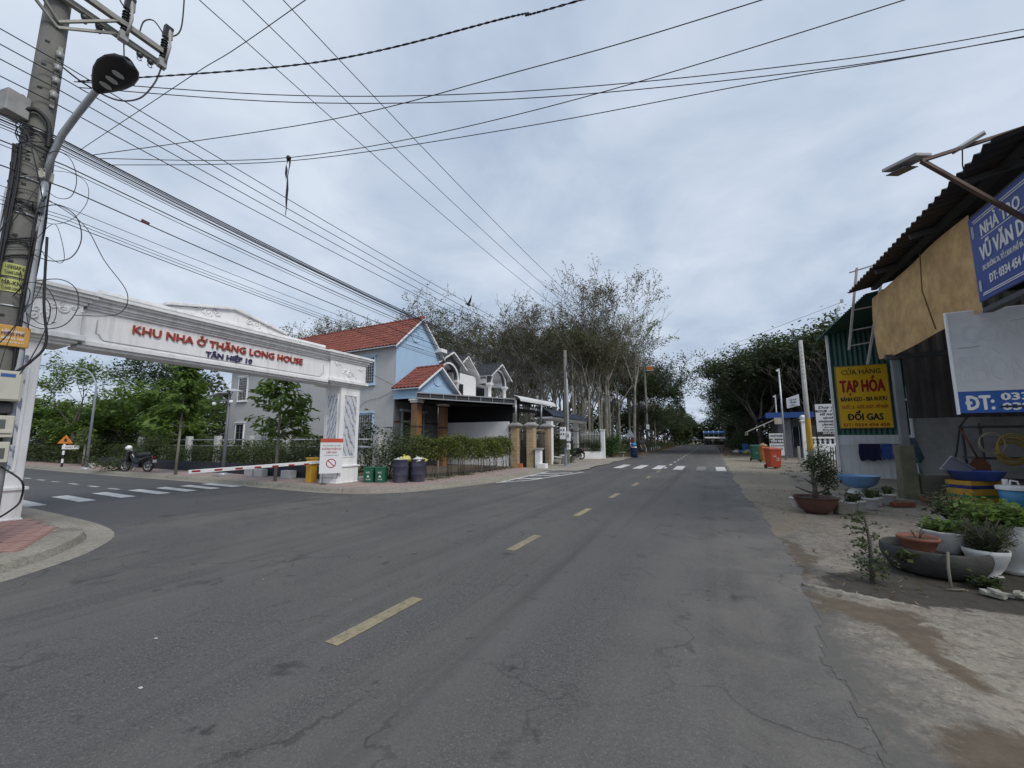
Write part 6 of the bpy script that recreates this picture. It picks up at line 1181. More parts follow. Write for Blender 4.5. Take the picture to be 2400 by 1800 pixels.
for (z0, z1, m_) in ((0, .14, 'y'), (.14, .2, 'g'), (.2, .34, 'y'), (.34, .42, 'b'), (.42, .52, 'y')):
    mb = MB(); mb.box((0, 0, (z0+z1)/2), (.78, .5, z1-z0-.002)); part('band', mb, {'y': M('crate_yellow', (.50, .28, .035), .5, .12), 'g': M('crate_green', (.05, .2, .06), .5), 'b': M('crate_blue', (.02, .03, .14), .5)}[m_], t_)
tubm = M('tub_blue', (.04, .09, .34), .45, .12, 4)
mb = MB(); mb.lathe([(0, .02), (.36, 0), (.46, .2), (.48, .21), (.45, .2), (.35, .03), (0, .04)], n=24); o = solo('plastic_tub', mb, tubm, 'royal blue oval tub on top of the striped yellow box', 'tub'); o.location = (5.5, 13.2, SZ+.53); o.scale = (1.05, .72, 1)
mb = MB(); mb.box((0, 0, .0), (.6, .03, .4)); mb.box((0, -.02, -.18), (.6, .06, .03)); mb.box((0, -.02, .18), (.6, .06, .03)); o = solo('tray', mb, M('pale_tray', (.36, .36, .38), .5), 'pale plastic tray leaning in the blue tub', 'tray', bevel=.01); o.location = (5.25, 13.35, SZ+.78); o.rotation_euler = (.35, .5, .5)
t_ = thing('bucket', 'sky blue bucket with white lid beside the striped box', 'bucket', (5.85, 12.7, SZ)); mb = MB(); mb.lathe([(0, 0), (.2, 0), (.25, .42), (.24, .42), (0, .4)], n=22); part('pail', mb, M('bucket_blue', (.07, .26, .48), .4), t_); mb = MB(); mb.lathe([(.27, .38), (.28, .45), (.25, .47), (0, .475)], n=22); part('lid', mb, white_clean, t_); mb = MB(); mb.tube([(-.06, 0, .47), (-.04, 0, .58), (.06, 0, .56), (.08, 0, .47)], .02, 6); mb.tube([(-.1, .05, .47), (-.1, .05, .6)], .05, 8); part('bottle_neck', mb, white_clean, t_)
mb = MB()
for (x, y) in ((6.1, 14.2), (6.1, 15.0), (8.2, 14.2), (8.2, 15.0)): mb.tube([(x, y, SZ), (x, y, 2.0)], .03, 6)
for z in (.55, 1.1, 1.9): mb.b2((6.05, 14.15, z), (8.25, 15.05, z+.04))
solo('shelf_rack', mb, M('dark_rack', (.05, .045, .045), .7), 'dark steel shelf rack in the shade behind the bucket', 'rack', base=(7.1, 14.6, SZ))
def coil(label, x, y, z, R, r, n, mat):
    mb = MB()
    for k in range(n): pts = [(x+R*(1+.06*math.sin(k*2.1))*math.cos(t), y-.04+.02*k+.015*math.sin(3*t+k), z+R*(1.12+.08*math.cos(k*1.7))*math.sin(t)-.03*k) for t in [i*PI/12 for i in range(25)]]; mb.tube(pts, r, 6, cap=False)
    solo('hose_coil', mb, mat, label, 'hose', base=(x, y, z))
coil('coil of yellow hose hanging on the rack at the right edge', 6.55, 14.05, 1.42, .26, .016, 7, M('hose_yellow', (.36, .24, .05), .5)); coil('loose loop of cream hose left of the yellow coil', 6.2, 14.05, 1.5, .22, .011, 2, M('hose_cream', (.4, .36, .24), .5))
mb = MB(); mb.tube([(5.95, 14.1, 2.3), (5.7, 14.1, 1.9), (5.55, 14.0, 1.3), (5.4, 13.9, .9)], .02, 6); solo('black_hose', mb, rubber, 'black hose sagging down to the trough', 'hose', base=(5.4, 13.9, .9))
mb = MB(); mb.prism([(-.2, 0), (.2, 0), (.24, .25), (.1, .42), (-.1, .42), (-.24, .25)], (5.85, 13.8, SZ+.6), (.9, .3, 0), (0, .2, 1), (.01, -.02, 0)); mb.tube([(5.85, 13.85, SZ+1.0), (5.65, 13.95, SZ+1.75)], .02, 6); solo('shovel', mb, M('rusty_steel', (.13, .05, .025), .8, .3), 'rusty shovel standing behind the striped box', 'shovel', base=(5.85, 13.8, SZ))
solo('brick', MB().box((3.95, 12.55, zg(12)+.07), (.5, .14, .1), .5), M('red_brick_piece', (.22, .07, .05), .9, .25), 'loose red bricks set along the platform edge', 'brick', base=(3.95, 12.55, zg(12)), bevel=.01); solo('brick', MB().box((4.55, 13.05, zg(12)+.16), (.22, .12, .1), -.4), M('red_brick_piece', (.22, .07, .05), .9), 'single brick lying at the foot of the mossy pier', 'brick', base=(4.55, 13.05, zg(13)+.1), bevel=.01)
# ------------------------------------------------------------------ pots and plants in front of the shed
terra, wpot, brownp = M('terracotta', (.22, .085, .05), .8, .2, 4, stain=(.13, .07, .05), stain_amt=.6), M('white_glaze_pot', (.62, .62, .595), .6, .1, 4, stain=(.2, .185, .15), stain_amt=.65), M('brown_bowl', (.10, .045, .035), .55, .2, 3, stain=(.16, .10, .08), stain_amt=.5)
earth = M('pot_earth', (.06, .045, .032), .95, .3, 20, bump=.5)
def pot(label, x, y, z, prof, mat, n=20, fn=None, soil=True, cat='flower pot', name='flower_pot', sx=1, sy=1, rz=0, group=None):
    t_ = thing(name, label, cat, (x, y, z), rz, group); mb = MB(); rim = prof[-1]; mb.lathe(prof+[(rim[0]*.9, rim[1]), (rim[0]*.84, rim[1]*.85)], n=n, fn=fn, sx=sx, sy=sy); part('vessel', mb, mat, t_)
    if soil: mb = MB(); mb.lathe([(0, rim[1]*.9), (rim[0]*.45, rim[1]*.89), (rim[0]*.86, rim[1]*.86)], n=n, fn=fn, sx=sx, sy=sy); part('soil', mb, earth, t_)
    return t_
def plant(name, label, x, y, z, kind, h, spread, n, mat, ll, lw, stems=True, seed=0, cat='plant', group=None, stem_m=None):
    """small plant: stems plus leaf faces"""
    r_ = np.random.default_rng(seed+5); t_ = thing(name, label, cat, (x, y, z), 0, group); mb = MB(); cs = []; ds = []
    if kind == 'grass':
        q = []
        for i in range(n):
            a = r_.uniform(0, 2*PI); L = h*r_.uniform(.7, 1.2); o = spread*r_.uniform(.6, 1.1); p0 = np.array([.02*math.cos(a), .02*math.sin(a), 0]); p1 = np.array([o*.45*math.cos(a), o*.45*math.sin(a), L*.8]); p2 = np.array([o*math.cos(a), o*math.sin(a), L*r_.uniform(.3, .9)]); sd = np.array([-math.sin(a), math.cos(a), 0])*lw/2
            q += [np.array([p0-sd, p0+sd, p1+sd, p1-sd]), np.array([p1-sd, p1+sd, p2+sd*.2, p2-sd*.2])]
        part('blades', np.array(q), mat, t_); return t_
    for i in range(max(3, n//14)):
        a = r_.uniform(0, 2*PI); o = spread*math.sqrt(r_.uniform(.02, 1)); zt = h*r_.uniform(.55, 1.0)*(1-.35*(o/spread)**2); tip = np.array([o*math.cos(a), o*math.sin(a), zt]); b0 = tip*np.array([.2, .2, 0])
        if stems: mb.tube([b0, (b0+tip)/2+np.array([0, 0, zt*.15]), tip], [.006, .005, .003], 4)
        k = 14; t = r_.uniform(.3, 1.05, k)[:, None]; cs.append(b0*(1-t)+tip*t+r_.normal(size=(k, 3))*np.array([.16, .16, .1])*spread); 
    if stems: part('stems', mb, stem_m or bark_d, t_)
    part('foliage', leaf_quads(np.concatenate(cs), ll, lw, r_, up=.8), mat, t_); return t_
# bonsai bowl
pot('wide dark brown bonsai bowl at the road side of the yard', 1.95, 10.65, zg(10)+.02, [(0, 0), (.2, 0), (.23, .04), (.3, .1), (.38, .27), (.41, .34), (.43, .345)], brownp, 26, name='bonsai_bowl')
t_ = thing('bonsai_tree', 'leafy bonsai tree with lopped branches growing in the brown bowl', 'tree', (1.95, 10.65, zg(10)+.32)); mb = MB()
mb.tube([(0, 0, 0), (.01, .02, .25), (-.02, 0, .45), (.03, 0, .72)], [.05, .042, .035, .02], 8)
for (a, z, L, e) in ((2.6, .1, .36, .12), (.4, .1, .32, .12), (3.6, .3, .2, .12), (.2, .35, .2, .2), (1.5, .5, .2, .2), (4.6, .55, .15, .15)): mb.tube([(0, 0, z), (L*.5*math.cos(a), L*.5*math.sin(a), z+e*.4), (L*math.cos(a), L*math.sin(a), z+e)], [.026, .02, .014], 6)
part('trunk', mb, bark_d, t_); r_ = np.random.default_rng(8); cs = np.concatenate([r_.normal(size=(k, 3))*np.array([s, s, s*.8])+np.array(c) for c, s, k in (((.18, .05, .55), .12, 420), ((.05, .1, .75), .11, 380), ((.25, .1, .35), .1, 300), ((-.06, 0, .7), .07, 120), ((.3, .18, .6), .09, 260))]); part('crown', leaf_quads(cs, .075, .035, r_, up=.8), lf_dark, t_)
solo('stone_block', MB().box((2.4, 10.75, zg(10)+.13), (.26, .2, .24), .4), M('grey_stone', (.2, .19, .16), .9, .25, 6, bump=.5), 'rough grey stone block beside the brown bonsai bowl', 'stone', base=(2.4, 10.75, zg(10)), bevel=.03)
wp = [(0, 0), (.10, 0), (.115, .02), (.15, .2), (.175, .205), (.175, .235), (.165, .24)]
for k, (x, y, s, lab) in enumerate(((1.72, 11.35, 1.0, 'white pot of small cactus behind the left rim of the brown bowl'), (2.4, 11.6, 1.15, 'white pot behind the bonsai tree'), (2.62, 11.05, 1.0, 'white pot next to the stone block, leftmost of the row'), (2.8, 11.25, 1.05, 'white pot in the middle of the row by the yard'), (3.15, 11.75, 1.1, 'white pot with arching green blades in the row'), (3.75, 12.7, 1.15, 'white pot with arching blades nearest the mossy pier'), (3.45, 12.4, .9, 'smaller white pot tucked between two bladed plants'))):
    pot(lab, x, y, zg(y)+.01, [(r*s*.82, z*s) for r, z in wp], wpot, 18, group='small white pots')
    if k in (4, 5): plant('bladed_plant', 'arching green bladed plant, %s of the two' % ('nearer' if k == 4 else 'farther'), x, y, zg(y)+.2, 'grass', .28, .3, 42, lf_olive, .1, .022, seed=k)
    elif k == 0: plant('cactus_plant', 'small spiky cactus in the white pot by the bowl', x, y, zg(y)+.2, 'grass', .1, .1, 30, lf_olive, .1, .012, seed=k)
    else: plant('leafy_plant', 'low leafy plant in the white pot %s' % {1: 'behind the bonsai', 2: 'beside the stone', 3: 'in mid row', 6: 'between the bladed plants'}[k], x, y, zg(y)+.18, 'bush', .28, .16, 160, lf_dark, .07, .035, seed=k)
t_ = thing('basin', 'sky blue basin planter on a white foot behind the pots', 'planter', (3.62, 14.3, zg(14)+.1)); mb = MB(); mb.lathe([(0, .16), (.22, .15), (.40, .27), (.47, .46), (.49, .49), (.46, .48), (.38, .34), (0, .34)], n=26); part('bowl', mb, M('basin_blue', (.14, .29, .52), .4, .1, 3, stain=(.3, .38, .48), stain_amt=.5), t_); mb = MB(); mb.lathe([(.26, 0), (.24, .06), (.17, .12), (.2, .17)], n=20); part('foot', mb, wpot, t_)
plant('seedling', 'tiny seedling in the sky blue basin', 3.5, 14.3, zg(14)+.42, 'bush', .12, .1, 40, lf_olive, .05, .025, seed=31)
# tyre planter group
TX, TY = 2.3, 6.62
t_ = thing('tyre_planter', 'grey tyre planter lying on the damp soil at the right', 'planter', (TX, TY, .02)); mb = MB(); mb.lathe([(.33, 0), (.39, .02), (.45, .11), (.475, .2), (.47, .27), (.45, .29), (.42, .28), (.39, .18)], n=36, fn=lambda t, z: 1+.006*math.sin(36*t)); part('ring', mb, M('weathered_tyre', (.045, .045, .04), .9, .3, 5, stain=(.075, .072, .06), stain_amt=.7, bump=.4), t_); mb = MB(); mb.lathe([(0, .2), (.2, .2), (.39, .19)], n=24); part('soil', mb, earth, t_)
pot('octagonal terracotta pot standing in the tyre planter', 2.12, 6.42, .2, [(0, 0), (.11, 0), (.13, .08), (.18, .2), (.2, .21), (.2, .24)], terra, 8, name='terracotta_pot')
plant('dry_plant', 'withered twigs in the terracotta pot', 2.12, 6.42, .4, 'bush', .16, .12, 28, lf_dry, .04, .015, seed=40)
wav = lambda t, z: 1+.07*math.sin(8*t)*(z > .2)
pot('white fish scale pot with scalloped rim in the tyre planter', 2.5, 6.78, .2, [(0, 0), (.1, .0), (.12, .05), (.19, .17), (.24, .26), (.25, .28)], wpot, 32, wav); plant('leafy_plant', 'bright leafy greens in the white fish scale pot', 2.5, 6.78, .42, 'bush', .2, .24, 700, lf_green, .07, .04, seed=41)
pot('white footed pot in front of the urn', 2.72, 6.55, .02, [(0, 0), (.12, 0), (.12, .03), (.09, .06), (.14, .14), (.19, .27), (.2, .32)], wpot, 8); plant('fern', 'dark feathery fern in the white footed pot', 2.72, 6.55, .3, 'bush', .42, .26, 1500, lf_olive, .09, .010, seed=42)
pot('large white urn at the right edge', 3.12, 6.95, .02, [(0, 0), (.14, 0), (.14, .05), (.11, .09), (.2, .2), (.26, .34), (.26, .44), (.22, .52), (.24, .56)], wpot, 24, name='urn'); plant('leafy_plant', 'dense bright green herb mound in the large white urn', 3.05, 6.98, .52, 'bush', .32, .4, 1900, lf_green, .085, .045, seed=43)
pot('shallow white trough pot behind the urn', 2.95, 7.5, .3, [(0, 0), (.2, 0), (.26, .2), (.28, .22)], wpot, 4, sx=1.3); solo('cinder_block', MB().box((2.95, 7.5, .16), (.5, .3, .28), .2), concrete, 'grey block carrying the shallow white pot', 'block', base=(2.95, 7.5, .02), bevel=.01); plant('leafy_plant', 'tall blue green stems behind the bright herb mound', 2.85, 7.45, .5, 'bush', .5, .35, 420, lf_dark, .10, .03, seed=44)
plant('weeds', 'low weeds sprouting under the footed pot', 2.5, 6.12, .02, 'bush', .16, .18, 130, lf_olive, .08, .05, seed=45); plant('weeds', 'broad leaved weeds climbing the tyre edge', 1.92, 6.3, .16, 'bush', .2, .14, 90, lf_olive, .09, .06, seed=46)
mb = MB(); mb.tube([(2.26, 6.15, .34), (2.2, 6.02, .2), (2.16, 5.9, .02)], .014, 7); mb.tube([(2.1, 5.86, .02), (2.26, 5.9, .03)], .010, 6); solo('wooden_stick', mb, M('weathered_wood', (.16, .14, .11), .9, .2), 'weathered stick leaning on the tyre planter', 'stick', base=(2.16, 5.9, .02))
mb = MB()
for k in range(7): mb.box((2.55+rnd.uniform(-.15, .25), 5.85+rnd.uniform(-.1, .1), .03+.01*k), (rnd.uniform(.06, .16), rnd.uniform(.04, .1), .025), rz=rnd.uniform(0, 3), rx=rnd.uniform(-.3, .3))
solo('rubble', mb, M('pale_rubble', (.38, .36, .3), .9, .25), 'broken pale tiles lying below the footed pot', 'rubble', base=(2.6, 5.85, .02))
t_ = thing('sapling', 'thin sapling with sparse small leaves beside the tyre planter', 'sapling', (1.5, 5.8, .015)); mb = MB(); r_ = np.random.default_rng(77); cs = []
tr_ = [(0, 0, 0), (.01, 0, .25), (.015, .01, .45), (.0, .01, .62), (-.02, .01, .72)]; mb.tube(tr_, [.024, .021, .017, .011, .005], 8)
for k in range(20):
    z = .28+.44*k/19; a = r_.uniform(0, 2*PI) if k % 3 else r_.uniform(2.4, 3.9); L = r_.uniform(.1, .26)*(1.15-z*.5); p0 = Vector((.012, .005, z)); p1 = p0+Vector((L*.5*math.cos(a), L*.5*math.sin(a), L*.18)); p2 = p0+Vector((L*math.cos(a), L*math.sin(a), L*r_.uniform(-.1, .45))); mb.tube([p0, p1, p2], [.005, .004, .002], 4)
    for m_ in range(15): t = r_.uniform(.25, 1.05); q = p1.lerp(p2, (t-.5)*2) if t > .5 else p0.lerp(p1, t*2); cs.append(np.array(q)+r_.normal(size=3)*.014)
part('trunk', mb, bark_d, t_); cs = np.array(cs); low = r_.normal(size=(260, 3))*np.array([.09, .07, .09])+np.array([.02, 0, .16]); low[:, 2] = np.abs(low[:, 2])+.02
part('foliage', leaf_quads(np.concatenate([cs, low]), .05, .027, r_, up=.6), lf_olive, t_)
# ------------------------------------------------------------------ wheeled bins
def wheelie(label, x, y, rz, mat, h=1.05, lid_m=None, tilt=0, scrib=None):
    t_ = thing('wheeled_bin', label, 'wheeled bin', (x, y, zg(y)+.012), rz, 'wheeled rubbish bins'); k = h/1.05
    mb = MB(); mb.box((0, 0, .50*k), (.44*k, .54*k, .84*k), taper=1.22); mb.box((0, 0, .93*k), (.57*k, .69*k, .05*k)); part('body', mb, mat, t_, bevel=.025)
    mb = MB(); mb.box((0, 0, .985*k), (.58*k, .70*k, .05*k), rx=tilt); mb.box((0, .04*k, 1.02*k), (.5*k, .56*k, .04*k), rx=tilt, taper=.8); part('lid', mb, lid_m or mat, t_, bevel=.02)
    for s in (-1, 1): mb = MB(); mb.tube([(s*.19*k, .27*k, .1*k), (s*.26*k, .27*k, .1*k)], .1*k, 16); part('wheel', mb, rubber, t_)
    mb = MB(); mb.tube([(-.26*k, .38*k, .93*k), (.26*k, .38*k, .93*k)], .018, 6); part('handle', mb, mat, t_)
    if scrib:
        mb = MB()
        for (u, v, L, a) in scrib: mb.tube([(u+L*t*math.cos(a)+.02*math.sin(9*t), -.325-.045*(v-.5)*.9+.0, v+L*t*math.sin(a)+.025*math.cos(7*t)) for t in [i/6 for i in range(7)]], .009, 4)
        part('paint_scrawl', mb, wl_, t_)
    return t_
redp = M('bin_red', (.42, .065, .025), .5, .12, 3, stain=(.3, .06, .03), stain_amt=.4)
wheelie('orange red wheeled bin with white scrawl, nearest of the roadside bins', 2.95, 25.4, .35, redp, 1.13, tilt=.05, scrib=[(-.15, .62, .16, .2), (-.12, .72, .12, -1.2), (-.02, .75, .2, -1.5), (.02, .5, .14, .3), (-.02, .42, .2, .1), (.1, .6, .18, -1.4)])
wheelie('dark green wheeled bin with white label behind the red one', 2.85, 33.4, .15, M('bin_green', (.015, .10, .07), .5, .12, 3), 1.16, scrib=[(-.1, .62, .2, 0), (-.1, .56, .2, 0)]); wheelie('yellow orange wheeled bin half hidden behind the red one', 3.3, 32.0, .2, M('bin_orange', (.5, .2, .03), .5, .12, 3), 1.05)
wheelie('bright blue wheeled bin far down the right verge', 3.35, 50, 0, M('bin_blue', (.03, .16, .4), .5, .12, 3), 1.05)
bag('cream bag lying on the yellow orange bin', 3.2, 32.0, zg(32)+1.05, .2, M('cream_bag', (.5, .34, .2), .5, .2, 8))
for k, (dx, dy, s, m_, lab) in enumerate(((-.9, -1.2, .35, bagw, 'white rubbish bag at the road end of the far pile'), (-.3, -1.4, .33, bagb, 'blue rubbish bag in the far pile'), (.1, -1.3, .36, bagw, 'white rubbish bag in the middle of the far pile'), (.7, -1.2, .35, M('teal_bag', (.05, .3, .32), .4), 'teal rubbish bag at the right of the far pile'), (-.1, -1.8, .28, bagy, 'yellow rubbish bag at the front of the far pile'))): bag(lab, 3.35+dx, 50+dy, zg(50), s, m_)
# ------------------------------------------------------------------ smaller shops further along the right
sh2 = thing('pharmacy_shop', 'low shop with blue roof and tiled front beyond the yellow banded pole', 'shop', (7, 42, zg(42))); z2 = zg(42)
mb = MB(); mb.b2((5.6, 41, z2), (14, 48, z2+3.2)); part('wall', mb, M('dim_shop_wall', (.16, .155, .15), .85, .15), sh2, True)
mb = MB(); corr(mb, (4.3, 39.5, z2+3.55), (0, 1, 0), (1, 0, .05), 9, 10, .25, .02); part('roof', mb, M('blue_roof', (.02, .07, .26), .5, .12), sh2, True)
mb = MB(); mb.b2((4.3, 39.4, z2+3.3), (14, 39.5, z2+3.75)); part('fascia', mb, M('blue_roof', (.02, .07, .26), .5), sh2, True)
mb = MB(); mb.b2((5.2, 40.0, z2), (6.1, 40.8, z2+3.3)); part('tiled_pier', mb, M('slate_stone_cladding', (.22, .23, .26), .7, .5, 9, col2=(.08, .085, .1)), sh2, True)
mb = MB(); mb.b2((6.3, 40.9, z2+.9), (9.6, 40.98, z2+2.6)); wi = part('shop_window', mb, glass, sh2, True); mb = MB()
for i in range(8): mb.b2((6.3+i*.46, 40.84, z2+.9), (6.33+i*.46, 40.89, z2+2.6))
part('grille', mb, M('white_bars', (.5, .5, .5), .5), wi, True)
mb = MB(); a0 = Vector((4.6, 0, z2+3.1)); a1 = Vector((2.75, 0, z2+2.1)); mb.add([(4.9, 37, z2+3.2), (4.9, 40, z2+3.2), (2.75, 40, z2+2.15), (2.75, 37, z2+2.15), (4.9, 37, z2+3.16), (4.9, 40, z2+3.16), (2.75, 40, z2+2.11), (2.75, 37, z2+2.11)], [(0, 1, 2, 3), (7, 6, 5, 4), (0, 3, 7, 4), (3, 2, 6, 7)])
for i in range(12): y = 37+.25*i; mb.b2((2.73, y, z2+1.85), (2.75, y+.24, z2+2.13))
mb.b2((4.6, 36.98, z2+2.7), (5.2, 37.02, z2+3.2)); aw = solo('awning', mb, M('beige_awning', (.42, .38, .31), .8, .15, 3, stain=(.3, .27, .22), stain_amt=.4), 'beige pull out awning of the low shop with scalloped edge', 'awning', base=(4.9, 38.5, z2+3.1))
t_ = thing('shop_sign', 'tilted white pharmacy sign board above the beige awning', 'sign', (5.8, 36, zg(36)+4)); nn = Vector((-.35, -.93, .08)).normalized(); rr = Vector((.93, -.35, 0)).normalized(); uu = nn.cross(rr); O = Vector((5.75, 36, 4.45))
mb = MB(); mb.prism([(-.4, -.42), (.4, -.25), (.38, .62), (-.42, .35)], O, rr, uu, -nn*.06); bo = part('panel', mb, wb, t_, True)
for (t, z, wd, c, m_) in (('CƠ SỞ THUỐC', .16, .5, .1, ink), ('YẾN NHI', -.05, .42, .14, ink), ('ĐÔNG Y', -.2, .25, .06, ink), ('THUỐC NAM - THUỐC BẮC', -.28, .6, .05, ink)): text(bo, t, m_, O+uu*z+nn*.003, rr, nn, wd, c, .004, .03)
t_ = thing('banner_sign', 'white roadside banner with black pharmacy lettering on the tiled pier', 'sign', (4.65, 37, zg(37))); O = Vector((4.65, 36.9, zg(37)))
mb = MB(); mb.box((4.65, 36.93, zg(37)+1.15), (1.0, .04, 1.7)); bo = part('panel', mb, wb, t_, True); mb = MB(); mb.box((4.65, 36.905, zg(37)+1.42), (.98, .01, .36)); part('black_strip', mb, ink, bo, True)
text(bo, 'CƠ SỞ THUỐC', ink, O+Vector((0, 0, 1.72)), RY, NY, .9, .17, .004, .03); text(bo, 'YẾN NHI', wink, O+Vector((0, -.004, 1.31)), RY, NY, .85, .2, .004, .03); text(bo, 'THUỐC NAM GIA TRUYỀN', ink, O+Vector((0, 0, 1.0)), RY, NY, .85, .09, .004, .02); text(bo, 'XƯƠNG KHỚP', ink, O+Vector((0, 0, .75)), RY, NY, .7, .1, .004, .02)
mb = MB(); mb.tube([(4.2, 36.95, zg(37)), (4.2, 36.95, zg(37)+2)], .02, 6); mb.tube([(5.1, 36.95, zg(37)), (5.1, 36.95, zg(37)+2)], .02, 6); part('leg', mb, steel, t_, True)
t_ = thing('shop_sign', 'white beauty salon sign with black lettering beside the shed corner', 'sign', (6.35, 30, zg(30))); zs = zg(30)
mb = MB(); mb.b2((5.88, 30, 1.95), (7.3, 30.05, 3.82)); bo = part('panel', mb, wb, t_, True); mb = MB(); mb.b2((5.84, 30.06, zs), (5.9, 30.12, 3.84)); mb.b2((7.2, 30.06, zs), (7.26, 30.12, 3.84)); frame4y(mb, 5.86, 7.32, 1.93, 3.84, 30.05, .025, .055); part('frame', mb, black, t_, True)
mb = MB(); mb.b2((5.9, 29.99, 1.95), (7.28, 29.998, 2.12)); part('black_strip', mb, ink, bo, True); mb = MB(); mb.b2((5.9, 29.99, 3.32), (6.45, 29.998, 3.44)); part('black_strip', mb, ink, bo, True)
for (t, x, z, wd, c, m_, s_) in (('Duy Đ', 6.05, 3.54, .85, .16, ink, .3), ('Chuyên', 5.98, 3.35, .36, .07, wink, 0), ('SỈ & LẺ', 6.6, 3.35, .4, .07, ink, 0), ('MỸ PHẨM', 6.12, 3.12, .8, .12, ink, 0), ('GỘI ĐẦU', 6.24, 2.91, .6, .1, ink, 0), ('MASSAGE MẶT', 6.02, 2.7, 1.1, .11, ink, 0), ('LÀM MÓNG', 6.18, 2.5, .75, .11, ink, 0), ('NỐI MI - PHUN XĂM', 6.24, 2.36, .7, .05, ink, 0), ('Duy Đông', 6.3, 2.2, .5, .08, ink, 0), ('0949.362', 6.15, 1.98, .75, .1, wink, 0)): text(bo, t, m_, (x, 29.988, z), RY, NY, wd, c, .004, .012 if s_ else .03, align='L', shear=s_)
mb = MB(); mb.tube([(6.22, 29.985, 2.24), (6.22, 29.98, 2.24)], .045, 14); part('round_mark', mb, ink, bo, True)
gp = thing('garden_wall', 'low white garden wall with baluster rail and ball topped column', 'wall', (7.6, 37, zg(37))); zw = zg(37)
mb = MB(); mb.b2((6.8, 37.0, zw), (13, 37.25, zw+1.2)); part('wall', mb, white_clean, gp, True); mb = MB(); mb.b2((6.8, 36.95, zw+1.6), (13, 37.3, zw+1.72)); part('rail', mb, white_clean, gp, True)
for i in range(16): mb = MB(); mb.lathe([(.09, 0), (.05, .06), (.1, .2), (.05, .36), (.09, .4)], (7.1+i*.3, 37.12, zw+1.2), 8); part('baluster', mb, white_clean, gp, True)
mb = MB(); mb.box((6.5, 37.3, zw+1.45), (.3, .3, 2.9)); mb.box((6.5, 37.3, zw+2.95), (.46, .46, .1)); co = part('column', mb, white_clean, gp, True, .02); mb = MB(); mb.ball((6.5, 37.3, zw+3.2), .22, 14, 10); part('ball', mb, white_clean, co, True)
mb = MB(); mb.b2((6.72, 37.1, zw+1.75), (13, 37.14, zw+2.6)); part('dark_screen', mb, M('dark_screen', (.03, .03, .03), .8), gp, True)
t_ = thing('stake_fence', 'short grey wooden stake fence in front of the garden wall', 'fence', (7.2, 31, zg(31)))
for i in range(13): x = 6.05+i*.12; mb = MB(); mb.box((x, 28.2+.05*math.sin(i), zg(28)+.55+rnd.uniform(-.04, .08)), (.05, .03, 1.15), ry=rnd.uniform(-.06, .06)); part('stake', mb, M('grey_wood', (.20, .185, .17), .9, .3, 8), t_, True)
mb = MB(); mb.box((6.75, 28.24, zg(28)+.8), (1.6, .03, .05)); mb.box((6.75, 28.24, zg(28)+.35), (1.6, .03, .05)); part('rail', mb, M('grey_wood', (.20, .185, .17), .9), t_, True)
mb = MB(); mb.box((5.15, 31.7, zg(31)+.55), (.16, .16, 1.1), taper=.8); solo('stone_post', mb, concrete, 'short leaning concrete post left of the yellow banded pole', 'post', base=(5.15, 31.7, zg(31)), bevel=.03)
for (x, y, h, lab) in ((5.05, 36.2, 7.0, 'tall thin galvanised pole in front of the low blue roofed shop'), (5.3, 41.0, 5.4, 'shorter thin pipe behind the galvanised pole')):
    t_ = thing('metal_pole', lab, 'pole', (x, y, zg(y))); mb = MB(); mb.tube([(0, 0, 0), (0, 0, h)], .06, 10); part('shaft', mb, steel, t_); mb = MB(); mb.ball((-.1, 0, h-.15), .08, 8, 6); part('fitting', mb, white_clean, t_)
mb = MB(); mb.tube([(5.0, 20.9, 6.1), (5.2, 20.95, 7.2), (5.39, 20.95, 7.55)], .03, 8); mb.box((5.39, 20.95, 7.55), (.1, .08, .14)); solo('wire_bracket', mb, steel, 'steel bracket on the green roof carrying a cable', 'bracket', base=(5.0, 20.9, 6.1))
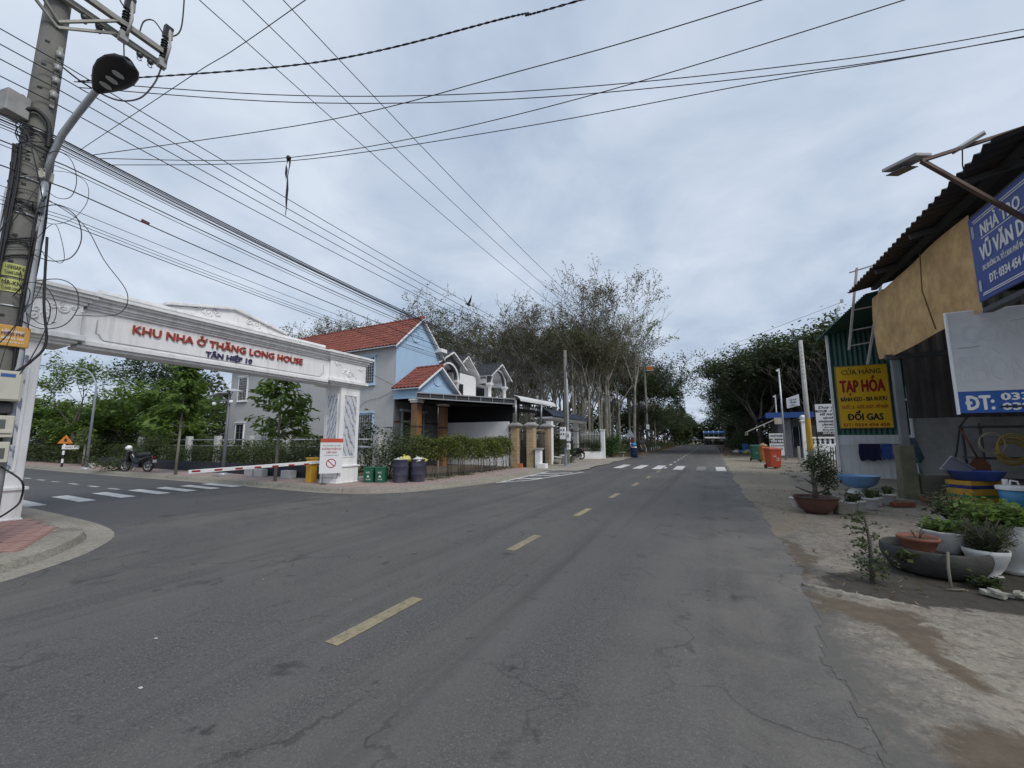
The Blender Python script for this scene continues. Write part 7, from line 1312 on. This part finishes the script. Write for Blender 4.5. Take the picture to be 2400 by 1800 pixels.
# ------------------------------------------------------------------ trees
def grow_tree(seed, h, r0, bole, levels, kids, ang, ratio, leaf_n, clump, ll, lw, up=.25, wob=.06, first=None, droop=0.0, leaf_lv=1, keep=1.0):
    tw_min = .017 if h > 10 else .007
    """recursive branching tree -> (wood MB, leaf quads); bole = height of the first fork"""
    r_ = np.random.default_rng(seed); wood = MB(); tips = []
    def seg(p, d, L, r, lv):
        pts = [Vector(p)]; rs_ = [r]; k = 4 if lv == 0 else 3; dd = Vector(d)
        for i in range(k):
            dd = (dd+Vector(r_.normal(size=3))*wob*(1.0 if lv else .35)+Vector((0, 0, up*.25 if lv else .02))).normalized(); pts.append(pts[-1]+dd*L/k); rs_.append(max(tw_min, r*(1-(.38 if lv == 0 else .5)*(i+1)/k)))
        wood.tube(pts, rs_, 8 if lv == 0 else (5 if lv == 1 else 3), cap=(lv == 0))
        if lv >= levels-leaf_lv:
            for q in pts[1:]: tips.append(np.array(q))
        if lv < levels:
            n_ = kids[min(lv, len(kids)-1)]; a0 = r_.uniform(0, 2*PI)
            for j in range(n_):
                a = a0+2*PI*j/n_+r_.uniform(-.5, .5); tilt = ang[min(lv, len(ang)-1)]*r_.uniform(.65, 1.25); o = dd.orthogonal().normalized(); o.rotate(Matrix.Rotation(a, 3, dd).to_quaternion()); nd = (dd*math.cos(tilt)+o*math.sin(tilt)); nd.z += up*.5; nd.normalize()
                t = r_.uniform(.5, 1.0) if (j and lv) else (1.0 if lv else r_.uniform(.75, 1.0)); q = pts[0].lerp(pts[-1], t) if t < .999 else pts[-1]
                if lv: q = pts[min(len(pts)-1, 1+int(t*(len(pts)-1)))]
                seg(q, nd, L*ratio*r_.uniform(.8, 1.2) if lv else first*r_.uniform(.75, 1.15), rs_[-1]*.8, lv+1)
    first = first or h*.28
    seg((0, 0, -.1), (0, 0, 1), bole, r0, 0)
    T = np.array(tips); zmax = T[:, 2].max(); s = h/zmax
    wood.v = [(x, y, z*s) for x, y, z in wood.v]; T[:, 2] *= s
    if keep < 1: T = T[r_.random(len(T)) < keep]
    if leaf_n == 0 or len(T) == 0: return wood, None
    idx = r_.integers(0, len(T), leaf_n); C = T[idx]+r_.normal(size=(leaf_n, 3))*np.array([clump, clump, clump*.75])
    return wood, leaf_quads(C, ll, lw, r_, up=.6, droop=droop)
def tree(name, label, x, y, z, wood, leaves, bm, lm, group=None, rz=0, s=1.0):
    t_ = thing(name, label, 'tree', (x, y, z), rz, group); t_.scale = (s, s, s); part('trunk', wood, bm, t_)
    if leaves is not None: part('crown', leaves, lm, t_)
    return t_
# rubber grove: a handful of prototypes copied through the plantation
GL = 'slender pale trunked tree standing in the dense grove behind the villa and fence'; GG = 'grove trees along the left of the road'
protos = []
for k, (h, bole, n_, cl) in enumerate(((15, 7.5, 2600, .22), (16, 8.5, 2100, .2), (14, 6.5, 3000, .24), (13, 6.5, 3100, .26), (16.5, 9, 1500, .18), (12.5, 6, 3000, .24))):
    protos.append(grow_tree(100+k, h, .16+.01*k, bole, 5, (3, 3, 3, 2, 2), (.42, .5, .6, .7), .68, n_, cl, .24, .10, up=.3, first=3.4))
rg = random.Random(5); spots = []
for iy in range(15):
    for ix in range(13):
        x, y = -10.5-ix*4.6+rg.uniform(-1.3, 1.3), 34.5+iy*4.6+rg.uniform(-1.4, 1.4)
        if x > -9.3 and y < 36: continue
        if x < -15.5 and y < 33.5: continue
        d = math.hypot(x, y); a = math.degrees(math.atan2(-x, y))
        if a > 62 or a < 5: continue
        if d > 74 and rg.random() < .5: continue
        spots.append((d, x, y))
spots.sort(); srcs = [None]*len(protos)
for i, (d, x, y) in enumerate(spots[:120]):
    k = rg.randrange(len(protos)); s = rg.uniform(.98, 1.26)*(1.0 if y < 60 else 1.12); rz = rg.uniform(0, 6.28)
    if srcs[k] is None:
        w_, q = protos[k]; srcs[k] = tree('grove_tree', GL, x, y, zg(y), w_, q, bark, lf_rubber, GG, rz, s)
    else: dup(srcs[k], (x, y, zg(y)), rz, s, GL, GG)
# trees that stand out of the grove
w_, q = grow_tree(201, 18.5, .22, 9.5, 5, (4, 3, 3, 3), (.40, .5, .55, .6), .70, 3600, .18, .22, .09, up=.3, first=4.6); tree('tall_tree', 'tallest tree of the grove with airy fan shaped crown against the sky', -8.9, 37.5, zg(37), w_, q, bark, lf_rubber, None, .4, 1.06)
w_, q = grow_tree(202, 16.5, .2, 8.5, 5, (3, 3, 3, 2), (.42, .5, .55, .6), .70, 500, .16, .26, .13, up=.22, first=4.2, keep=.08); tree('bare_tree', 'nearly leafless tree with spreading twigs right of the tallest tree', -7.3, 43.5, zg(43), w_, q, bark, lf_green, None, 1.0)
w_, q = grow_tree(203, 17, .17, 8.5, 5, (3, 3, 3, 2), (.36, .45, .5, .6), .68, 260, .14, .22, .1, up=.3, first=4.2, keep=.1); tree('bare_tree', 'bare twiggy tree rising above the villa roof', -18.5, 37, zg(37), w_, q, bark, lf_rubber, None, 2.0); 
w_, q = grow_tree(204, 15.5, .16, 8, 5, (3, 3, 3, 2), (.36, .45, .5, .6), .68, 200, .14, .22, .1, up=.3, first=4.2, keep=.1); tree('bare_tree', 'bare tree at the left end of the grove above the red roof', -24.5, 38, zg(38), w_, q, bark, lf_rubber, None, 4.0)
for k, (x, y, h) in enumerate(((-9.3, 33.6, 11), (-8.6, 34.6, 10.5), (-8.2, 36.2, 12), (-10.6, 33.4, 11.5))):
    w_, q = grow_tree(210+k, h, .13, h*.62, 4, (3, 3, 3), (.4, .5, .6), .66, 1700, .22, .24, .1, up=.3, first=2.4); tree('grove_tree', ('straight pale trunk right behind the white fence, leftmost of the close ones', 'slim pale trunk behind the fence post', 'pale forked trunk between the fence post and the round bush', 'pale trunk behind the picket fence end near the gateway')[k], x, y, zg(y), w_, q, bark, lf_rubber, GG, k*1.3)
w_, q = grow_tree(220, 11, .3, 3.2, 5, (4, 3, 3, 3), (.6, .6, .6, .6), .72, 15000, .32, .26, .14, up=.15, first=3.6); dn1 = (w_, q)
w_, q = grow_tree(221, 12, .32, 3.6, 5, (4, 3, 3, 3), (.55, .6, .65, .6), .72, 16000, .32, .26, .14, up=.18, first=3.8); dn2 = (w_, q)
w_, q = grow_tree(222, 9.5, .26, 2.6, 5, (4, 3, 3, 3), (.65, .6, .6, .6), .72, 14000, .30, .25, .13, up=.12, first=3.2); dn3 = (w_, q)
tree('roadside_tree', 'dense dark round crowned tree on the left verge far down the road', -8.0, 54, zg(54), *dn1, bark_d, lf_dark, None, .5, 1.12)
R0 = tree('roadside_tree', 'dense dark tree leaning over the road, nearest of the right hand row', 4.6, 47, zg(47), *dn2, bark_d, lf_dark, 'dense trees on the right', 1.1, 1.0)
R1 = tree('roadside_tree', 'big dark tree behind the low blue roofed shop', 9.0, 50.5, zg(50), *dn1, bark_d, lf_dark, 'dense trees on the right', 2.1, 1.25)
R2 = tree('roadside_tree', 'rounded dark tree behind the beauty salon sign', 12.5, 47, zg(47), *dn3, bark_d, lf_dark, 'dense trees on the right', 3.1, 1.6)
RL = 'dark leafy tree in the continuous row along the right side of the road'
for i, (x, y, k, s) in enumerate(((5.2, 57, 2, 1.0), (8, 60, 1, 1.0), (5, 66, 0, .95), (9.5, 69, 2, 1.2), (5.5, 76, 1, 1.0), (10, 80, 0, 1.05), (5.8, 88, 2, 1.1), (12, 58, 0, 1.1), (17, 52, 1, 1.15), (16, 62, 2, 1.3), (22, 56, 0, 1.2), (6, 98, 1, 1.0), (12, 92, 2, 1.2), (22, 70, 1, 1.3), (14, 74, 0, 1.2), (26, 46, 2, 1.4))): dup((R0, R1, R2)[k], (x, y, zg(y)), i*1.7, s, RL, 'dense trees on the right')
LFL = 'leafy tree in the far stretch of the left roadside'
for i, (x, y, k, s) in enumerate(((-9.5, 62, 2, .8), (-9, 70, 2, .85), (-8.8, 78, 0, .7), (-8.5, 88, 2, .75), (-8, 98, 2, .8), (-7, 108, 0, .7))): dup((R0, R1, R2)[k], (x, y, zg(y)), i*2.1, s, LFL, 'far left roadside trees')
w_, q = grow_tree(230, 13, .14, 8, 5, (3, 3, 3, 2), (.36, .45, .5, .6), .68, 0, .3, .22, .1, up=.3, first=3.2); tree('bare_tree', 'bare twiggy tree in the gap at the end of the left roadside', -7.6, 64, zg(64), w_, None, bark, None, None, 1)
w_, q = grow_tree(231, 11.5, .13, 3.2, 5, (3, 3, 3, 2), (.4, .45, .5, .6), .72, 60, .3, .22, .1, up=.25, first=3.0, keep=.1); tree('bare_tree', 'bare branched tree between the blue roofed shop and the shed', 8.2, 40.3, zg(40), w_, q, bark_d, lf_dry, None, 1)
# bare twiggy trees along the skyline of the grove
w_, q = grow_tree(240, 17.5, .15, 8.5, 6, (3, 3, 3, 2, 2), (.34, .42, .5, .6), .70, 120, .12, .2, .09, up=.3, first=3.8, keep=.05); b0 = tree('bare_tree', 'thin leafless tree poking above the leafy grove skyline', -13, 41, zg(41), w_, q, bark, lf_rubber, 'bare skyline trees', 0.3)
for i, (x, y, s) in enumerate(((-16, 43, 1.05), (-20.5, 40, .98), (-27.5, 41, 1.0), (-31, 43, 1.05), (-11, 47, 1.1), (-14.5, 50, 1.15), (-9.2, 52, 1.1), (-23, 46, 1.15), (-36, 40, .95))): dup(b0, (x, y, zg(y)), i*1.3+.5, s)
for i, (x, y, s) in enumerate(((7.5, 54, .75), (11, 56, .8), (14.5, 60, .85), (9.5, 47.5, .62))): dup(b0, (x, y, zg(y)), i*1.1, s, 'thin leafless tree poking out of the dark trees on the right', 'bare trees on the right')
# far wood closing the view
def mass(name, label, boxes, n, ll, lw, mat, seed, cat='trees'):
    r_ = np.random.default_rng(seed); A = []
    vol = [(b[1]-b[0])*(b[3]-b[2]) for b in boxes]; tot = sum(vol)
    for b, v in zip(boxes, vol):
        k = int(n*v/tot); x = r_.uniform(b[0], b[1], k); y = r_.uniform(b[2], b[3], k); top = b[5]*(.72+.28*np.sin(x*.55+1.3*np.sin(y*.4))*np.cos(y*.37+x*.21)); z = b[4]+(top-b[4])*np.sqrt(r_.uniform(0, 1, k)); A.append(np.stack([x, y, z], 1))
    o = part(name, leaf_quads(np.concatenate(A), ll, lw, r_, up=.5), mat); tag(o, label, cat, kind='stuff'); return o
mass('far_woods', 'hazy mass of far trees closing the end of the road and grove', [(-75, -5, 98, 106, 0, 14), (-8, 8, 119, 124, .3, 10), (3.2, 14, 100, 108, .3, 11), (14, 60, 84, 92, 0, 14), (-85, -78, 30, 100, 0, 16)], 60000, .8, .45, lf_dark, 61)
mass('far_woods', 'dark trees behind the blue roofed pavilion at the end of the road', [(-9, 9, 116, 120, .3, 9.5), (-9, -4, 106, 112, .3, 7), (3.6, 9, 104, 112, .3, 8)], 16000, .6, .35, lf_dark, 66)
mass('undergrowth', 'dark undergrowth filling the grove floor beside the road', [(-9.6, -7.4, 41, 104, .1, 1.6), (-40, -9.6, 52, 58, .1, 2.2), (-45, -9.6, 78, 84, .2, 3.0), (-30, -11, 38.5, 40, .1, 1.3)], 26000, .26, .12, lf_olive, 62, 'undergrowth')
mass('undergrowth', 'dark bushes under the trees along the right verge', [(4.2, 7.5, 50, 100, .1, 3.0), (7.5, 24, 52, 58, .1, 4.2), (9, 20, 44.5, 46.5, .1, 3.0), (2.6, 4.2, 53, 104, .1, 2.2), (4, 6, 58, 104, .5, 5), (16, 40, 42, 45, 0, 4)], 40000, .28, .13, lf_dark, 63, 'undergrowth')
r_ = np.random.default_rng(64); n_ = 6000; x = np.concatenate([r_.uniform(-7.4, -6.2, n_//2), r_.uniform(.95, 3.2, n_//4), r_.uniform(-9.6, -6.6, n_//4)]); y = np.concatenate([r_.uniform(36.5, 90, n_//2), r_.uniform(40, 90, n_//4), r_.uniform(36.5, 60, n_//4)]); P = np.stack([x, y, np.array([zg(v) for v in y])+.1], 1)
o = part('verge_grass', leaf_quads(P, .3, .03, r_, up=-.3), lf_dry); tag(o, 'dry grass tufts along both verges', 'grass', kind='stuff')
for i in range(7):
    y = 47+i*2.2; x = -6.55; solo('marker_post', MB().box((x, y, zg(y)+.3), (.12, .12, .6)), M('whitewashed', (.5, .5, .48), .8), 'short white marker post in the row along the far left verge', 'post', 'white marker posts', (x, y, zg(y)), .01)
r_ = np.random.default_rng(67); n_ = 1500; cx_ = r_.uniform(0, 1, (60, 2)); i_ = r_.integers(0, 60, n_); x = np.where(cx_[i_, 0] < .5, -9.3+r_.normal(0, .12, n_), 1.3+cx_[i_, 0]*3)+r_.normal(0, .08, n_); y = np.where(cx_[i_, 0] < .5, 11.8+cx_[i_, 1]*7, 14+cx_[i_, 1]*14)+r_.normal(0, .1, n_); P = np.stack([x, y, np.array([zg(v) for v in y])+np.where(x < 0, .14, .05)], 1)
o = part('weeds', leaf_quads(P, .12, .02, r_, up=-.4), lf_olive); tag(o, 'small weeds and grass tufts along the hedge foot and the yard', 'weeds', kind='stuff')
# pavilion at the far end of the road
t_ = thing('roadside_pavilion', 'blue roofed open pavilion at the far end of the road', 'pavilion', (1.0, 113, zg(113))); zp = zg(113)
mb = MB(); corr(mb, (-1.6, 112, zp+3.1), (1, 0, 0), (0, 1, .12), 5.4, 4, .3, .03); part('blue_roof', mb, M('blue_roof_far', (.04, .10, .26), .5), t_, True)
mb = MB(); mb.b2((-1.6, 111.95, zp+2.75), (3.8, 112.05, zp+3.15)); part('fascia', mb, M('blue_roof_far', (.04, .10, .26), .5), t_, True)
for x in (-1.4, -.3, .8, 1.9, 3.5): mb = MB(); mb.tube([(x, 112.2, zp), (x, 112.2, zp+3.6)], .07, 8); part('post', mb, steel, t_, True)
mb = MB(); mb.add([(-1.2, 110.8, zp+1.7), (3.4, 110.8, zp+1.6), (3.4, 112, zp+2.0), (-1.2, 112, zp+2.0)], [(0, 1, 2, 3)]); part('white_canopy', mb, M('pale_canvas', (.5, .48, .45), .8), t_, True); mb = MB(); mb.b2((-1.5, 114, zp), (3.7, 114.2, zp+3)); part('back_wall', mb, M('dim_shop_wall', (.16, .155, .15), .85), t_, True)
mb = MB(); mb.b2((-1.0, 112.3, zp), (3.2, 113.0, zp+.9)); part('counter', mb, M('dark_counter', (.05, .05, .06), .7), t_, True)
# ------------------------------------------------------------------ hedges, shrubs and trees along the side street
def hedge(name, label, path, w_, z0, z1, n, ll, lw, mat, seed, stems=0, sz0=.1, cat='hedge', lump=.15):
    r_ = np.random.default_rng(seed); P = np.array(path, float); L = np.linalg.norm(np.diff(P, axis=0), axis=1); cum = np.concatenate([[0], np.cumsum(L)]); t_ = thing(name, label, cat, (P[0][0], P[0][1], sz0))
    s = r_.uniform(0, cum[-1], n); px_ = np.interp(s, cum, P[:, 0]); py_ = np.interp(s, cum, P[:, 1]); i = np.clip(np.searchsorted(cum, s)-1, 0, len(L)-1); d = np.diff(P, axis=0)[i]/L[i][:, None]
    e = np.clip(r_.normal(0, .55, n), -1, 1)*w_/2; top = z1+lump*np.sin(s*2.3)*np.cos(s*.9+1)+lump*.5*np.sin(s*6.1); u = r_.uniform(0, 1, n)**.7; z = z0+(top-z0)*u; e = e*(1.1-.35*u)+.08*np.sin(s*3.7+z*4)
    C = np.stack([px_-d[:, 1]*e, py_+d[:, 0]*e, z+r_.normal(0, .05, n)], 1); part('foliage', leaf_quads(C, ll, lw, r_, up=.4), mat, t_, True)
    if stems:
        mb = MB()
        for k in range(stems):
            s_ = r_.uniform(0, cum[-1]); x, y = np.interp(s_, cum, P[:, 0])+r_.normal()*.08, np.interp(s_, cum, P[:, 1])+r_.normal()*.08; mb.tube([(x, y, sz0), (x+r_.normal()*.05, y+r_.normal()*.05, (z0+sz0)/2+.1), (x+r_.normal()*.1, y+r_.normal()*.1, z0+.35)], [.016, .012, .008], 5)
        part('stems', mb, bark_d, t_, True)
    return t_
hedge('hedge', 'long dark green clipped hedge along the side street behind the pavement', [(-33, 10.75), (-22, 10.75), (-12.6, 10.85)], .8, .35, 1.25, 22000, .085, .045, lf_olive, 71, 60)
hedge('hedge', 'taller loose hedge strip against the grey house wall', [(-21.5, 11.6), (-12.9, 11.7)], .5, .5, 1.55, 7000, .09, .045, lf_olive, 72, 20)
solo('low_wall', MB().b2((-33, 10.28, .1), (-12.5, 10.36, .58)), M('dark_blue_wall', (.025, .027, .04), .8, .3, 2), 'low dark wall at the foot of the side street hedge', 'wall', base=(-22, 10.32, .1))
hedge('hedge', 'yellow green leafy hedge with bare stems beside the drums and brick posts', [(-10.35, 12.0), (-9.75, 13.2), (-9.5, 15), (-9.55, 17), (-9.75, 18.9)], .75, .75, 1.68, 15000, .10, .06, lf_hedge, 73, 46, lump=.1)
wire_f = MB()
for z in (.3, .55): wire_f.tube([(-9.85, 12.4, z), (-9.2, 15, z), (-9.3, 18.6, z)], .006, 4)
for y in (12.6, 14, 15.4, 16.8, 18.3): wire_f.tube([(-9.25 if y > 14 else -9.55, y, .1), (-9.25 if y > 14 else -9.55, y, .8)], .022, 6)
solo('wire_fence', wire_f, M('grey_wood', (.20, .185, .17), .9), 'low wire fence on stakes in front of the yellow green hedge', 'fence', base=(-9.3, 15, .1))
def shrub(label, x, y, z, rad, h, n, ll, lw, mat, seed, name='shrub', up=.4, droop=0, group=None):
    r_ = np.random.default_rng(seed); t_ = thing(name, label, 'shrub', (x, y, z), 0, group); k = 14; c = r_.normal(size=(k, 3))*np.array([rad*.45, rad*.45, h*.2])+np.array([0, 0, h*.55]); i = r_.integers(0, k, n); C = c[i]+r_.normal(size=(n, 3))*np.array([rad*.26, rad*.26, h*.15]); C[:, 2] = np.clip(C[:, 2], .03, h*1.12); part('foliage', leaf_quads(C, ll, lw, r_, up=up, droop=droop), mat, t_)
    mb = MB()
    for j in range(9): q = c[j]; mb.tube([(q[0]*.15, q[1]*.15, 0), (q[0]*.6, q[1]*.6, q[2]*.5), tuple(q)], [.018, .012, .006], 5)
    part('stems', mb, bark_d, t_); return t_
shrub('dark shrub in front of the right gate pillar', -11.0, 11.4, .1, .75, 1.75, 2600, .09, .05, lf_olive, 81); shrub('feathery pale green shrub behind the green bins', -10.6, 12.2, .1, .7, 2.0, 2600, .13, .018, leafmat('leaf_feather', (.05, .09, .03), (.13, .18, .07), 1.5, .3), 82, up=.1); shrub('dark low shrub behind the blue drums', -10.1, 11.6, .1, .6, 1.5, 2200, .09, .045, lf_olive, 83); shrub('broad leaved dark shrub against the grey wall behind the gate', -14.2, 13.6, .1, .6, 2.6, 700, .2, .1, lf_dark, 84)
shrub('round clipped conifer bush beside the striped road sign', -7.75, 34.6, zg(35)+.03, 1.0, 1.95, 7500, .16, .055, leafmat('leaf_conifer', (.03, .075, .022), (.085, .15, .045), 1.5, .2), 85, up=.2); shrub('leafy bush inside the white fence planter', -9.0, 31.6, zg(31)+.5, .55, 1.1, 1600, .1, .045, lf_dark, 86); shrub('second leafy bush in the fence planter nearer the post', -8.4, 31.9, zg(31)+.5, .5, 1.0, 1400, .1, .045, lf_dark, 87); shrub('palm like bush in white pots next to the villa pillar', -8.95, 24.6, zg(24)+.45, .55, 1.5, 1500, .22, .03, lf_olive, 88, up=.1); shrub('small dark bush left of the grey pole', -8.5, 25.6, zg(25)+.03, .5, 1.5, 1300, .12, .05, lf_dark, 89)
solo('bench_planter', MB().b2((-8.6, 35.9, zg(36)+.35), (-6.9, 36.5, zg(36)+.45)).b2((-8.5, 36, zg(36)), (-8.3, 36.4, zg(36)+.35)).b2((-7.2, 36, zg(36)), (-7.0, 36.4, zg(36)+.35)), concrete, 'low grey stone bench under the round conifer bush', 'bench', base=(-7.75, 36.2, zg(36)), bevel=.02)
for k, (x, y, s, lab) in enumerate(((-8.85, 24.2, 1.9, 'big white pot beside the villa pillar, left one'), (-8.45, 24.5, 2.3, 'big white pot beside the villa pillar, right one'))): pot(lab, x, y, zg(y)+.04, [(r*s, z*s) for r, z in wp], wpot, 18, group='big white pots')
mb = MB(); mb.ball((-8.75, 23.7, zg(23)+.2), .2, 10, 8, 1.1, 1, .8, .06); solo('round_stone', mb, M('grey_stone', (.2, .19, .16), .9), 'round pale stone at the foot of the white villa pillar', 'stone', base=(-8.75, 23.7, zg(23)))
shrub('heap of cut branches dumped on the kerb by the parked motorbike', -26.2, 8.9, .1, 1.0, .75, 1500, .12, .05, lf_dark, 90, 'branch_heap'); shrub('overgrown bush behind the street lamp on the side street', -27.3, 10.2, .1, 1.1, 2.0, 3000, .1, .05, lf_olive, 91)
shrub('flowering plant beside the stake fence', 5.6, 28.0, zg(28), .6, 1.2, 1500, .11, .05, lf_dark, 92)
mass('garden_bushes', 'tangle of low bushes filling the plot behind the side street fence', [(-62, -17, 12.4, 14.2, .1, 2.3), (-70, -31.5, 15, 19, .1, 3.6), (-70, -33.5, 9.6, 10.8, .1, 1.7)], 60000, .22, .11, lf_olive, 65, 'bushes')
# concrete post and pipe fence behind the hedge
t_ = thing('post_fence', 'white concrete post and pipe fence behind the side street hedge', 'fence', (-22, 12, .1))
for i in range(8): x = -32.6+i*2.92; mb = MB(); mb.box((x, 12, .95), (.3, .24, 1.75)); part('post', mb, M('whitewashed', (.5, .5, .48), .8), t_, True, .01)
for z in (1.3, 1.62): mb = MB(); mb.tube([(-33, 12.05, z), (-12.5, 12.05, z)], .03, 8); part('pipe_rail', mb, steel, t_, True)
mb = MB()
for i in range(66): x = -33+i*.31; mb.tube([(x, 12.06, .4), (x+.0, 12.06, 1.3)], .006, 3)
part('mesh_wire', mb, dark_steel, t_, True)
# two young trees on the pavement: tiers of drooping leaves
def tier_tree(name, label, x, y, h, base, width, seed, n=1500, ll=.24, lw=.085, lean=0):
    r_ = np.random.default_rng(seed); t_ = thing(name, label, 'tree', (x, y, PV)); mb = MB(); mb.tube([(0, 0, 0), (lean*.3+.02, 0, h*.35), (lean*.7-.03, .02, h*.7), (lean, 0, h*.97)], [.06, .048, .032, .01], 8); cs = []; ds = []; nt_ = 9
    for k in range(nt_):
        z = base+(h-base)*k/(nt_-1); R_ = width*(1.0-.62*(k/(nt_-1))**1.3)*r_.uniform(.7, 1.15)
        for j in range(5 if k < 7 else 4):
            a = r_.uniform(0, 2*PI); e = np.array([R_*math.cos(a), R_*math.sin(a), R_*r_.uniform(.05, .4)]); p0 = np.array([lean*z/h, 0, z-.1]); mb.tube([p0, p0+e*.5+np.array([0, 0, .08]), p0+e], [.016, .011, .005], 4)
            m_ = n//(nt_*5); t = r_.uniform(.25, 1.08, m_)[:, None]; cs.append(p0+e*t+r_.normal(size=(m_, 3))*np.array([.11, .11, .07])); ds.append(np.tile(e/np.linalg.norm(e)*.6+np.array([0, 0, -.35]), (m_, 1))+r_.normal(size=(m_, 3))*.35)
    part('trunk', mb, bark, t_); part('crown', leaf_quads(np.concatenate(cs), ll, lw, r_, up=.6, droop=.25, dirs=np.concatenate(ds)), lf_green, t_); return t_
tier_tree('young_tree', 'young tree with drooping leaf tiers on the pavement in front of the grey house', -14.0, 9.0, 3.95, 1.7, 1.05, 301, 1350, .34, .12); tier_tree('young_tree', 'bushy young tree on the pavement left of the camera mast', -20.6, 8.85, 4.75, 1.75, 1.2, 302, 2600, .34, .14); tier_tree('young_tree', 'small young tree on the pavement near the far street lamp', -32.0, 9.3, 2.2, 1.3, .5, 303, 300)
BG = 'bright green leafy tree in the row behind the side street hedge'
w_, q = grow_tree(310, 5.2, .1, 1.3, 4, (4, 3, 3), (.6, .6, .6), .72, 4600, .2, .30, .15, up=.2, first=1.7); g0 = tree('garden_tree', BG, -31.5, 12.9, .1, w_, q, bark_d, lf_green, 'green trees behind the hedge', .3)
w_, q = grow_tree(311, 4.6, .1, 1.1, 4, (4, 3, 3), (.65, .6, .6), .72, 4600, .2, .30, .15, up=.15, first=1.6); g1 = tree('garden_tree', BG, -34.5, 13.1, .1, w_, q, bark_d, lf_green, 'green trees behind the hedge', 1.3)
for i, (x, y, k, s) in enumerate(((-37.5, 13.3, 0, .85), (-40.5, 13.6, 1, .9), (-36, 15.8, 0, 1.0), (-44, 13, 0, .9), (-42, 16, 1, 1.05), (-48, 13.5, 1, 1.0), (-46, 17, 0, 1.1), (-53, 13, 0, 1.1), (-29.2, 12.6, 1, .62), (-39, 11.0, 1, .72), (-45, 10.8, 0, .8), (-52, 10.6, 1, .9))): dup((g0, g1)[k], (x, y, .1), i*1.9, s, BG, 'green trees behind the hedge')
w_, q = grow_tree(312, 7.4, .12, 3.2, 4, (3, 3, 3), (.5, .6, .6), .74, 2600, .16, .24, .10, up=.25, first=2.2); tree('garden_tree', 'tall feathery tree at the far left beyond the gate pillar', -38, 10.4, .1, w_, q, bark_d, lf_green, None, .7)
w_, q = grow_tree(313, 8.0, .14, 3.0, 4, (4, 3, 3), (.55, .6, .6), .72, 5200, .25, .26, .12, up=.2, first=2.4); tree('garden_tree', 'darker tall tree rising behind the bright green row', -43, 17, .1, w_, q, bark_d, lf_dark, None, .7, 1.1)
w_, q = grow_tree(314, 7.5, .09, 2.2, 4, (3, 3, 3), (.4, .5, .5), .75, 0, .3, .2, .1, up=.3, first=2.2); tree('bare_tree', 'leafless thin tree left of the grey house corner', -33.0, 15.4, .1, w_, None, bark_d, None, None, .2)
for i, (x, y, k, s) in enumerate(((-40, 36, 0, 1.2), (-36, 31, 1, 1.15), (-46, 32, 0, 1.35), (-33, 36, 2, 1.2))):
    w_, q = protos[k]; dup(srcs[k] or srcs[0], (x, y, zg(y)), i*1.1, s*.85, 'dark grove tree showing above the red roof behind the gate', 'trees behind the red roof')
